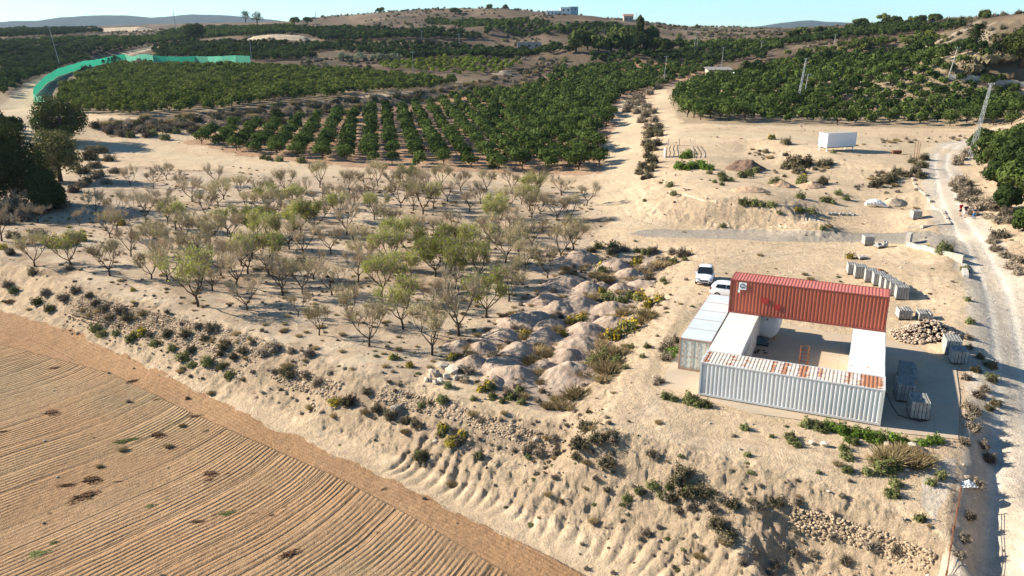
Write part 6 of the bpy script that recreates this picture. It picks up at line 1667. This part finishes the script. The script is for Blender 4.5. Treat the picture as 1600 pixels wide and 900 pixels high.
# boulder pile
bx0, by0, bz0 = place(700, 590)
for i, (px, py, w, h, t_) in enumerate([(672,590,10,12,''),(682,584,14,12,''),(692,572,26,10,'long slab'),(706,578,28,10,'long slab'),(718,574,16,9,''),(698,588,12,10,''),(688,594,12,9,''),(722,590,14,9,''),(680,596,10,8,''),(712,590,12,8,''),(675,580,12,9,''),(666,592,9,8,'')]):
    x, y, z = place(px, py + 3); k = math.hypot(x, y) * 1.05 / FPX; b = MB(); b.stone((0, 0, h * k * .35), (w * k * 1.35, w * k * .9, h * k * 1.5), rg=rg)
    o = b.build('boulder', M['stone_grey']); o.location = (x, y, z); tag(o, ('long pale slab' if t_ else 'pale angular boulder') + ' in the small rock pile in front of the orchard', 'boulder', 'rock pile in front of the orchard (%s)' % (t_ or 'boulders'))
for px, py, w in ((618,645,16),(838,690,8),(1288,697,10),(680,694,8),(1268,694,8),(1215,712,0),(1512,748,8),(1417,735,6),(1365,712,9),(1386,698,12),(1425,700,12)):
    if w:
        x, y, z = place(px, py); k = math.hypot(x, y) * 1.1 / FPX; b = MB(); b.stone((0, 0, w * k * .3), (w * k * 1.5, w * k * 1.2, w * k * 1.1), rg=rg); o = b.build('boulder', M['stone_grey']); o.location = (x, y, z)
        tag(o, 'single pale rock lying loose on the slope or the weedy yard edge', 'boulder', 'single loose rocks')

# ------------------------------------------------------------------ dry stone walls (each stone laid, tumbled in places)
def drywall(label, top_px, step, hgt, lean, size, seed, tumble=.3, name='dry_stone_wall'):
    line = W(top_px, 12); rg = random.Random(seed); b = MB(); o0 = line[0]
    seg = np.hypot(*(line[1:] - line[:-1]).T); tot = seg.sum(); cum = np.concatenate([[0], np.cumsum(seg)])
    nrow = int(hgt / (size * .5))
    for r in range(nrow + 1):
        s = rg.uniform(0, size)
        while s < tot:
            i = min(len(seg) - 1, np.searchsorted(cum, s) - 1 if s > 0 else 0); i = max(i, 0)
            p = line[i] + (line[i + 1] - line[i]) * ((s - cum[i]) / seg[i]); d = (line[i + 1] - line[i]) / seg[i]; nrm = np.array([d[1], -d[0]])
            if nrm[1] > 0: nrm = -nrm
            f = r / nrow; w = size * rg.uniform(.6, 1.5)
            c = p + nrm * (lean * (1 - f) * 1.0 + rg.uniform(-.06, .06) + 0.15)
            zt = float(base_z(*line[i])) + .05; z = zt - hgt * (1 - f)
            z = max(z, gz(c[0], c[1]) - .05) if r else gz(c[0], c[1]) + .02
            if rg.random() > 0.06: b.stone((c[0] - o0[0], c[1] - o0[1], z), (w * 1.12, size * 1.1, size * rg.uniform(.6, .95)), rg=rg)
            s += w * .82
    for q in range(int(tot * tumble)):
        i = rg.randrange(len(line) - 1); p = line[i] + (line[i + 1] - line[i]) * rg.random(); d = (line[i + 1] - line[i]) / seg[i]; nrm = np.array([d[1], -d[0]])
        if nrm[1] > 0: nrm = -nrm
        c = p + nrm * rg.uniform(lean, lean + 1.8); s = size * rg.uniform(.4, 1.1); b.stone((c[0] - o0[0], c[1] - o0[1], gz(c[0], c[1]) + s * .2), (s * 1.3, s, s * .8), rg=rg)
    o = b.build(name, M['stone']); o.location = (o0[0], o0[1], 0); tag(o, label, 'stone wall'); return o
drywall('long dry stone wall of rough blocks holding the right half of the orchard terrace', [(598,606),(640,614),(700,630),(760,650),(820,668),(872,686)], 1, 1.5, 1.0, .25, 1, 1.5)
drywall('tumbled dry stone wall among shrubs under the left half of the orchard', [(130,462),(200,478),(260,492),(330,512),(400,528),(430,540)], 1, 1.5, 2.0, .27, 2, 3.0)
drywall('crumbling stone wall below the yard at the bottom right', [(1236,792),(1300,806),(1360,824),(1420,846),(1468,868)], 1, 1.1, .6, .24, 3, 1.2)
drywall('short broken piece of dry stone wall above the toothed bank', [(440,570),(470,580),(500,590),(540,600)], 1, 1.1, 1.2, .34, 4, 3.0)
# loose stones nobody could count
n_try = 9000; X = rng.uniform(-50, 48, n_try); Y = rng.uniform(34, 130, n_try)
sl = np.hypot((base_z(X + 1, Y) - base_z(X - 1, Y)) / 2, (base_z(X, Y + 1) - base_z(X, Y - 1)) / 2)
pr = .05 + .5 * (sl > .3) + .12 * (fbm(X, Y, 6, 3, 55) > .2); pr = np.where(pip(X, Y, field_poly) | pip(X, Y, pad_poly), 0.02, pr); pr = np.where(pip(X, Y, pad_poly), 0, pr); k = rng.random(n_try) < pr * .8
X, Y = X[k], Y[k]; Z = ground_z(X, Y); stm = []
for q in range(4):
    b = MB(); b.stone((0, 0, .2), (1, .8, .6), rg=random.Random(q)); stm.append(b.mesh('stone', M['stone_grey']))
scatter_stuff('loose_stones', stm, np.stack([X, Y, Z - .01], 1), rng.uniform(.05, .34, len(X)) ** 1.25 * 1.2, rng.uniform(0, 6.3, len(X)), rng.integers(0, 4, len(X)), 'loose pale stones strewn down the banks', 'stones')
# brown wilted weed heaps turned up in the ploughed field
for i, (px, py, w, kk) in enumerate([(85,575,20,'d'),(5,674,20,'d'),(82,645,34,'d'),(207,596,26,'d'),(245,624,16,'d'),(305,650,26,'d'),(248,680,36,'d'),(322,673,16,'d'),(303,683,12,'d'),(104,758,30,'d'),(145,750,44,'d'),(130,776,52,'d'),(112,788,16,'d'),
        (185,752,16,'d'),(330,740,36,'d'),(325,750,22,'d'),(355,740,14,'d'),(308,815,26,'d'),(78,802,14,'d'),(445,792,14,'d'),(452,866,44,'d'),(456,825,10,'d'),(590,832,16,'d'),(600,764,18,'d'),(190,690,34,'g'),(208,686,26,'g'),(235,790,26,'g'),(258,780,18,'g'),
        (355,802,34,'g'),(60,865,36,'g'),(85,848,24,'g'),(335,805,14,'d'),(595,745,0,'d'),(395,802,16,'d'),(425,805,18,'d'),(8,725,0,'d'),(345,720,12,'g'),(310,733,14,'g'),(14,470,34,'d')]):
    if not w: continue
    x, y, z = place(px, py); s = w * math.sqrt(x * x + y * y + CH * CH) / FPX
    o = one('weed_patch' , SHR['wilted' if kk == 'd' else 'mat'][i % 4], (x, y, z - .03), (s * .95, s * .6, s * .22), rz=0.3)
    tag(o, ('flat green weed patch' if kk == 'g' else 'flattened clump of dark wilted weeds') + (' in the far part' if py < 700 else ' in the near part') + ' of the ploughed field', 'weeds', ('green' if kk == 'g' else 'wilted') + ' weed patches in the field, ' + ('far' if py < 700 else 'near'))

# ------------------------------------------------------------------ cut sand face above the asphalt strip
tp_ = W([(1040, 322), (1066, 303), (1078, 307), (1100, 314), (1140, 318), (1180, 319), (1230, 322), (1262, 327), (1290, 336)], 3)
bt_ = W([(1030, 336), (1062, 345), (1080, 350), (1100, 353), (1140, 355), (1180, 356), (1230, 356), (1262, 356), (1290, 355)], 3)
na2 = 230; nb2 = 16
def along(l, n):
    sg = np.hypot(*(l[1:] - l[:-1]).T); c = np.concatenate([[0], np.cumsum(sg)]); t = np.linspace(0, c[-1], n); return np.stack([np.interp(t, c, l[:, 0]), np.interp(t, c, l[:, 1])], 1)
ta, ba = along(tp_, na2), along(bt_, na2); V = []
for i in range(na2):
    zt = gz(*ta[i]) + .12; zb = gz(*ba[i]) - .1; env = min(1, i / 25, (na2 - 1 - i) / 25)
    gro = float(fbm(np.array([i * .9]), np.array([0.0]), 7, 3, 5)[0]); crack = -1.1 if i in (118, 119, 150, 151, 92) else 0
    for j in range(nb2):
        t = j / (nb2 - 1); f = t ** 2.2 * .75 + t * .25      # stands steep, then fans out at its foot
        p = ta[i] * (1 - f) + ba[i] * f; d = ba[i] - ta[i]; d = d / np.hypot(*d); o_ = (.35 * gro + .22 * float(fbm(np.array([i * .35]), np.array([j * .8]), 2, 3, 8)[0]) + crack * .5 * (1 - t)) * math.sin(math.pi * min(1, t * .95 + .05))
        z = zt + (zb - zt) * (t ** .85)
        p = p + d * (o_ + .25 * env); V.append((p[0], p[1], z - .5 * (1 - env)))
V = [(ta[i][0] + (ta[i][0] - ba[i][0]) * .25, ta[i][1] + (ta[i][1] - ba[i][1]) * .25, gz(*ta[i]) - .3) for i in range(na2)] + V
Fc = [(i, i + 1, na2 + (i + 1) * nb2, na2 + i * nb2) for i in range(na2 - 1)] + [(na2 + i * nb2 + j, na2 + (i + 1) * nb2 + j, na2 + (i + 1) * nb2 + j + 1, na2 + i * nb2 + j + 1) for i in range(na2 - 1) for j in range(nb2 - 1)]
me = bpy.data.meshes.new('sand_bank'); me.from_pydata(V, [], Fc); bm = bmesh.new(); bm.from_mesh(me); bmesh.ops.recalc_face_normals(bm, faces=bm.faces); bm.to_mesh(me); bm.free()
me.materials.append(earth('cut_sand', (.56, .42, .28), (.64, .50, .35))); o = bpy.data.objects.new('sand_bank', me); COL.objects.link(o); o['kind'] = 'structure'

# ------------------------------------------------------------------ low concrete walls by the road bend
def lowwall(label, pts, h, th_, mat=None, name='concrete_wall', z_off=0.0, cat='low wall'):
    P3 = [place(*p) for p in pts]; o0 = P3[0]; b = MB()
    for a, c in zip(P3[:-1], P3[1:]):
        d = np.array([c[0] - a[0], c[1] - a[1]]); L = np.hypot(*d); n = max(1, int(L / 2))
        for k in range(n):
            p = np.array(a[:2]) + d * (k + .5) / n; zc = gz(p[0], p[1]); b.box((p[0] - o0[0], p[1] - o0[1], zc - o0[2] + h / 2 - .3 + z_off), (L / n + .01, th_, h + .6), rz=math.atan2(d[1], d[0]))
    o = b.build(name, mat or kerbm); o.location = o0; tag(o, label, cat); return o
lowwall('low concrete wall slanting from the asphalt strip to the gravel road', [(1418,386),(1462,398),(1504,412)], .5, .3, plain('old_concrete', (.42, .385, .32), .9))
lowwall('short stub of concrete blocks at the start of the slanting wall', [(1417,384),(1421,380)], 1.3, .5)
lowwall('short concrete kerb running down the road edge', [(1506,414),(1509,434)], .3, .5)
lowwall('thin stone kerb on the shelf above the road', [(1425,275),(1440,300),(1462,325),(1484,350)], .12, .35, M['stone_grey'])
lowwall('thin stone kerb crossing the shelf above the asphalt strip', [(1484,350),(1440,356),(1418,358)], .1, .35, M['stone_grey'])
lowwall('long pale retaining wall above the right-hand grove', [(1482,124),(1520,126),(1560,130),(1620,133)], 1.2, .5)
# stone coping strip beside the weedy yard corner
# rusty railing at the bottom right
rp = [(1500,770),(1495,800),(1489,830),(1484,860),(1478,900)]
rl_ = empty('rusty_railing', place(1500, 770)); o0 = Vector(rl_.location); b = MB()
P3 = [Vector(place(*p)) - o0 for p in rp]
for i in range(len(P3) - 1):
    for hh_2, off in ((.26, 0), (.12, .05)):
        b.tube([P3[i] + Vector((off, 0, hh_2)), P3[i + 1] + Vector((off, 0, hh_2))], .018, 6)
b.build('rail', rusty, rl_)
for p in P3:
    c = MB(); c.box((p.x, p.y, .05 + p.z), (.06, .06, .6)); c.build('post', rusty, rl_)
tag(rl_, 'rust-red iron railing along the yard edge at the bottom right', 'railing')
b = MB(); x, y, z = place(1506, 764); V = []; rg = random.Random(2)
nn_ = 12
for i in range(nn_):
    for j in range(nn_): V.append((i * .13 + rg.uniform(-.05, .05), j * .12, .55 * math.exp(-((i - 6) ** 2 + (j - 5) ** 2) / 14) + rg.uniform(0, .12)))
b.add(V, [(i * nn_ + j, (i + 1) * nn_ + j, (i + 1) * nn_ + j + 1, i * nn_ + j + 1) for i in range(nn_ - 1) for j in range(nn_ - 1)])
o = b.build('plastic_sack', plain('white_plastic', (.62, .62, .60), .5, .4)); o.location = (x, y, z + .02); o.scale = (.6, .6, .6); tag(o, 'crumpled white plastic sack at the head of the rusty railing', 'sack')

# ------------------------------------------------------------------ white sheeting roll, wooden pen, planks
x, y, z = place(1352, 322); b = MB(); n = 14; V = []
for i in range(22):
    t = i / 21; cx, cy, cz = t * 3.6, -t * 1.3, 1.15 * math.sin(math.pi * (t * .8 + .2)) * .6; rr = .75 * (.7 + .4 * math.sin(t * 3.1))
    for k in range(n):
        a = math.pi * 2 * k / n; q = rr * (1 + .13 * math.sin(k * 2.7 + i * 1.3) + .08 * math.sin(i * 2.1)); V.append((cx + .1 * math.sin(k), cy + q * math.cos(a), cz + q * math.sin(a) * .8))
b.add(V, [(i * n + k, i * n + (k + 1) % n, (i + 1) * n + (k + 1) % n, (i + 1) * n + k) for i in range(21) for k in range(n)] + [tuple(range(n))])
o = b.build('plastic_sheeting', plain('white_sheet', (.72, .74, .74), .35, .5, var=.08), None, True); o.location = (x, y, z + .2); o.scale = (.72, .72, .72); tag(o, 'crumpled roll of white plastic sheeting lying in the hollow below the shelf', 'plastic sheeting')
pen = empty('wooden_pen', place(1046, 248)); o0 = Vector(pen.location)
q4 = [Vector(place(*p)) - o0 for p in ((1041,246),(1044,228),(1078,228),(1084,247))]
pw = plain('grey_timber', (.40, .33, .26), .9, .1, var=.3, scale=4)
for p in q4 + [(q4[1] + q4[2]) / 2]:
    b = MB(); b.box((p.x, p.y, p.z + .7), (.14, .14, 1.7)); b.build('post', pw, pen)
for a, c in zip(q4[:-1], q4[1:]):
    b = MB()
    for h3 in (.35, .8, 1.25): b.tube([a + Vector((0, 0, h3)), c + Vector((0, 0, h3))], .05, 4)
    b.build('rail', pw, pen)
b = MB(); g2 = q4[0] + Vector((.3, 0, 1)); b.box((q4[0].x - .25, q4[0].y + .5, q4[0].z + .9), (.08, 1.6, 1.8)); b.build('gate', plain('grey_sheet', (.45, .46, .46), .5), pen)
tag(pen, 'small pen of grey timber posts holding a green bush', 'animal pen')
for px, py, hh3, t_ in ((1428,250,3.0,'left'),(1431,252,3.6,'middle'),(1434,250,3.2,'right')):
    x, y, z = place(px, py); b = MB(); b.tube([(0, 0, -.2), (random.uniform(-.2, .2), 0, hh3)], .05, 5); o = b.build('rusty_stake', rusty); o.location = (x, y, z); tag(o, '%s one of three rusty stakes on the hump at the road bend' % t_, 'stake', 'rusty stakes at the road bend')
x, y, z = place(1394, 240); b = MB(); b.tube([(0, 0, .3), (1.6, .1, .3)], .32, 10); b.tube([(.3, .5, .25), (1.9, .4, .25)], .25, 10); o = b.build('rusty_drum', rusty); o.location = (x, y, z); tag(o, 'rust-red drums lying on the sand right of the truck box', 'drum')
for px in range(1330, 1480, 14):
    x, y, z = place(px, 217 + (px - 1330) * .03); b = MB(); b.tube([(0, 0, -.2), (.03, 0, 1.5)], .045, 5); o = b.build('fence_post', pw); o.location = (x, y, z); tag(o, 'thin grey fence post in the line behind the truck box', 'fence post', 'thin fence posts behind the truck box')

# ------------------------------------------------------------------ green netting fence
net = bpy.data.materials.new('green_netting'); net.use_nodes = True; nt = net.node_tree; pbn = nt.nodes['Principled BSDF']; pbn.inputs['Base Color'].default_value = (0.04, 0.37, 0.215, 1); pbn.inputs['Roughness'].default_value = .7
tr_ = nt.nodes.new('ShaderNodeBsdfTranslucent'); tr_.inputs['Color'].default_value = (0.04, 0.42, 0.25, 1); mx_ = nt.nodes.new('ShaderNodeMixShader'); mx_.inputs[0].default_value = .35
nt.links.new(pbn.outputs[0], mx_.inputs[1]); nt.links.new(tr_.outputs[0], mx_.inputs[2]); nt.links.new(mx_.outputs[0], nt.nodes['Material Output'].inputs['Surface'])
fl_ = [(72,172),(62,167),(54,160),(55,152),(60,144),(68,136),(78,128),(90,120),(104,115),(120,110),(140,105),(160,101),(178,97.5),(196,95),(218,96.5),(240,97.5),(262,98.5),(284,99.5),(306,100),(325,100.5),(326,100.5),(348,100.8),(370,100.8),(392,101)]
pts = [place(*p) for p in fl_]
gf = empty('netting_fence', pts[0]); o0 = Vector(pts[0])
dens = []
for a, c in zip(pts[:-1], pts[1:]):
    L = math.hypot(c[0] - a[0], c[1] - a[1]); n = max(1, int(L / 5))
    for k in range(n):
        t = k / n; x, y = a[0] + (c[0] - a[0]) * t, a[1] + (c[1] - a[1]) * t; dens.append(Vector((x, y, 0)))
dens.append(Vector(pts[-1]))
b = MB(); V = []
for i, p in enumerate(dens):
    z = gz(p.x, p.y) ; d = math.hypot(p.x, p.y); hh4 = 3.1 + 0.6 * float(sstep(350, 500, np.array([d]))[0]) + (.7 if i > len(dens) * .86 else 0) + random.uniform(-.18, .12)
    p.z = z; V += [(p.x - o0.x, p.y - o0.y, z - o0.z + .05), (p.x - o0.x + random.uniform(-.12, .12), p.y - o0.y, z - o0.z + hh4 * .5), (p.x - o0.x, p.y - o0.y, z - o0.z + hh4)]
b.add(V, [(3 * i + j, 3 * i + 3 + j, 3 * i + 4 + j, 3 * i + 1 + j) for i in range(len(dens) - 1) for j in range(2)]); b.build('netting', net, gf)
pmx = plain('galvanised_post', (.35, .36, .36), .5, .4, .4); pmesh = None
for p in dens[::2]:
    if pmesh is None: c = MB(); c.tube([(0, 0, -.3), (0, 0, 3.5)], .06, 5); pmesh = c.mesh('post', pmx)
    o = bpy.data.objects.new('post', pmesh); COL.objects.link(o); o.parent = gf; o.location = (p.x - o0.x, p.y - o0.y - .12, p.z - o0.z)
tag(gf, 'long bright green netting fence curving round the upper left grove', 'fence')

# ------------------------------------------------------------------ power poles
conc = plain('pole_concrete', (.46, .43, .37), .9, .2, var=.12, scale=.8); galv = plain('galvanised_lattice', (.42, .43, .42), .5, .4, .5)
def pole(px, py, tx, ty, label, kind='concrete', dist=None, w=.3):
    if dist: x, y, z = ondist(px, py, dist); z = gz(x, y)
    else: x, y, z = place(px, py)
    m_px = math.sqrt(x * x + y * y + (CH - z) ** 2) / FPX; H_ = (py - ty) * m_px / math.cos(R(8)); dx = (tx - px) * m_px
    r_ = empty('power_pole', (x, y, z)); b = MB(); w = max(w, (0.85 if kind != 'lattice' else .4) * m_px)
    if kind == 'lattice':
        for sx2, sy2 in ((-1, -1), (1, -1), (1, 1), (-1, 1)): b.tube([(sx2 * w, sy2 * w, -.3), (dx + sx2 * w * .35, sy2 * w * .35, H_)], max(.03, .25 * m_px), 4)
        n = 14
        for k in range(n):
            f0, f1 = k / n, (k + 1) / n; a0 = w * (1 - .65 * f0); a1 = w * (1 - .65 * f1)
            for q in range(4):
                s = [(-1, -1), (1, -1), (1, 1), (-1, 1)]; p, r2 = s[q], s[(q + 1) % 4]
                if k % 2: p, r2 = r2, p
                b.tube([(dx * f0 + p[0] * a0, p[1] * a0, H_ * f0), (dx * f1 + r2[0] * a1, r2[1] * a1, H_ * f1)], .02, 3)
        b.build('mast', galv, r_); c = MB(); c.box((0, 0, -.05), (w * 2.6, w * 2.6, .5)); c.build('footing', conc, r_)
        c = MB()
        for k in range(2): c.box((dx, 0, H_ - .2 - k * .8), (1.3 - .3 * k, .07, .07))
    else:
        b.box((dx / 2, 0, H_ / 2 - .2), (w, w * .7, H_ + .4), ry=math.atan2(dx, H_), taper=.55); b.build('mast', conc, r_)
        c = MB(); c.box((dx, 0, H_ - .35), (1.7, .12, .12))
    for q in ((-.75, 0, .75) if kind != 'lattice' else (-.5, 0, .5)): c.tube([(dx + q, 0, H_ - .3), (dx + q, 0, H_ + .05)], .06, 5)
    c.build('crossarm', galv, r_); tag(r_, label, 'power pole')
pole(95, 107, 88, 55, 'leaning concrete pole left of the green netting fence')
pole(394, 99, 393, 62, 'concrete pole at the right end of the green netting fence')
pole(647, 121, 646, 84, 'concrete pole standing before the pale bright orchard plot')
pole(718, 72, 717, 54, 'small pole among the far terraces, right of the centre-left pair')
pole(660, 72, 659, 51, 'small pole among the far terraces, left of its twin')
pole(944, 77, 943, 50, 'pole in front of the thick clump of trees')
pole(1037, 133, 1039, 92, 'pale concrete pole where the two sand tracks meet the groves')
pole(1245, 164, 1252, 100, 'tall lattice-sided pole inside the right-hand grove', 'lattice', w=.3)
pole(1255, 160, 1258, 121, 'thinner pole just right of the tall lattice one in the grove')
pole(1480, 128, 1487, 83, 'leaning pole at the end of the pale retaining wall')
pole(1515, 249, 1527, 150, 'tall galvanised lattice pylon leaning over the road bend', 'lattice', w=.36)
pole(1084, 82, 1086, 54, 'left pole of the pair right of the tree clump')
pole(1088, 81, 1089, 57, 'right pole of the pair right of the tree clump')
pole(1127, 109, 1128, 77, 'pole behind the farm shed')
pole(1188, 84, 1189, 66, 'short pole above the middle far groves')
pole(1303, 70, 1304, 56, 'short pole beside the tiny house on the right hillside')
pole(275, 47, 274, 19, 'pole against the sky on the left hills', dist=900, w=.4)
pole(494, 40, 494, 17, 'pole against the sky beside the hill crest', dist=880, w=.4)
pole(993, 38, 994, 24, 'pole against the sky beside the brown house', dist=740, w=.4)

# ------------------------------------------------------------------ far buildings
def bmat(n, c): return plain(n, c, .9, .1, var=.08, scale=.5)
whitew = bmat('white_render', (.76, .74, .69)); oldw = bmat('old_render', (.42, .33, .26)); tile = bmat('roof_tile', (.36, .20, .13)); win = plain('window_dark', (.03, .035, .04), .2, .5); sheet = bmat('roof_sheet', (.26, .24, .22))
def house(px, py, wpx, hpx, label, wall, roofm, roof='flat', dist=None, depth=.7, rz=0.0, wins=3, name='farm_building', cat='building', extra=None):
    if dist: x, y, z = ondist(px, py, dist); z = z
    else: x, y, z = place(px, py)
    m_px = math.sqrt(x * x + y * y) / FPX; Wd = wpx * m_px; Hh = hpx * m_px; D_ = Wd * depth
    r_ = empty(name, (x, y, z), rz); b = MB(); b.box((0, D_ / 2, Hh / 2 - 1.5), (Wd, D_, Hh + 3)); wo_ = b.build('wall', wall, r_)
    b = MB()
    if roof == 'flat': b.box((0, D_ / 2, Hh + .12), (Wd + .5, D_ + .5, .25))
    elif roof == 'shed': b.box((0, D_ / 2, Hh + .4), (Wd + 1.2, D_ + 1.0, .18), rx=.12)
    else:
        hw, hd, e = Wd / 2 + .4, D_ / 2 + .4, Hh * .32; V = [(-hw, D_ / 2 - hd, Hh), (hw, D_ / 2 - hd, Hh), (hw, D_ / 2 + hd, Hh), (-hw, D_ / 2 + hd, Hh), (-hw, D_ / 2, Hh + e), (hw, D_ / 2, Hh + e)]
        b.add(V, [(0, 1, 5, 4), (2, 3, 4, 5), (0, 4, 3), (1, 2, 5), (0, 3, 2, 1)])
    b.build('roof', roofm, r_)
    for k in range(wins):
        b = MB(); b.box(((k - (wins - 1) / 2) * Wd / (wins + .3), -.03, Hh * .52), (Wd / (wins * 3.2), .12, Hh * .34)); b.build('window', win, r_)
    tag(r_, label, cat); return r_
house(866, 24.5, 24, 6.5, 'long white modern villa wing with dark windows on the hill crest', whitew, whitew, dist=735, depth=.35, name='villa', wins=4)
house(884, 20.5, 16, 8, 'white upper block of the hilltop villa, highest on the crest', whitew, whitew, dist=745, depth=.6, name='villa', wins=2)
house(896, 18.5, 14, 7, 'pale blue-grey glazed block at the right of the hilltop villa', bmat('blue_render', (.38, .47, .52)), whitew, dist=748, depth=.6, name='villa', wins=2)
house(982, 35, 14, 9, 'small brownish two-storey house on the crest right of the villa', oldw, tile, 'gable', dist=735, wins=2, name='country_house')
house(519, 45.5, 14, 6.5, 'small white farmhouse beside the far left terraces', whitew, whitew, wins=1, name='farmhouse')
house(827, 76, 36, 10, 'flat grey-pink shed with three dark openings below the hill', bmat('pinkish_render', (.40, .33, .29)), sheet, wins=3, name='farm_shed')
house(1125, 117, 34, 7, 'low stone farm shed with a sloping sheet roof', oldw, sheet, 'shed', wins=1, name='farm_shed')
house(1168, 120, 22, 6, 'small white hut between the palms', whitew, whitew, wins=2, name='farm_hut')
house(1305, 57, 10, 5, 'tiny beige hut among the right hillside groves', bmat('beige_render', (.50, .42, .30)), sheet, wins=1, name='farm_hut')
house(1326, 33, 12, 5, 'tiny brown house on the right skyline', oldw, tile, 'gable', wins=1, name='country_house')
x, y, z = place(1151, 124); tt = empty('round_tank', (x, y, z)); b = MB(); b.tube([(0, 0, 0), (0, 0, 2.6)], 1.5, 18); b.build('drum', whitew, tt, True); b = MB(); b.tube([(0, 0, 2.6), (0, 0, 2.9)], .5, 10); b.build('lid', sheet, tt); tag(tt, 'round white water tank beside the palms and the stone shed', 'tank')
for i, (px, py, w, asp, t_) in enumerate([(170,50,110,.35,'broad bare terrace of beige earth on the far left'),(430,61,110,.4,'pale excavated earth bank above the upper groves'),(640,70,40,.4,'pale strip of bare earth among the middle terraces'),(790,117,44,.6,'greyish bare hump beside the bright orchard'),(1450,80,40,.6,'bare pale hump on the right hillside'),(1500,52,34,.5,'rocky bare outcrop high on the right hill')]):
    heap('earth_bank', px, py, w, t_, 'earth bank', sand_ if i not in (3, 5) else earth('grey_earth%d' % i, (.22, .17, .125), (.34, .27, .20)), .045 if i < 3 else .12, asp, None, 800 + i, .02, .6 if i < 3 else 0, 0, res=60, sharp=.2)

# ------------------------------------------------------------------ haze: one closed box of thin even air
hb = MB(); hb.box((0, 0, 110), (30000, 30000, 340)) 
hz = bpy.data.materials.new('haze_air'); hz.use_nodes = True; nt = hz.node_tree
for n in list(nt.nodes):
    if n.type != 'OUTPUT_MATERIAL': nt.nodes.remove(n)
pvn = nt.nodes.new('ShaderNodeVolumePrincipled'); pvn.inputs['Color'].default_value = (0.62, 0.80, 1.0, 1); pvn.inputs['Density'].default_value = 0.00004; pvn.inputs['Anisotropy'].default_value = 0.2
nt.links.new(pvn.outputs[0], nt.nodes['Material Output'].inputs['Volume'])
ho = hb.build('haze', hz); ho['kind'] = 'stuff'; ho['label'] = 'thin blue haze over the far hills'; ho['category'] = 'haze'
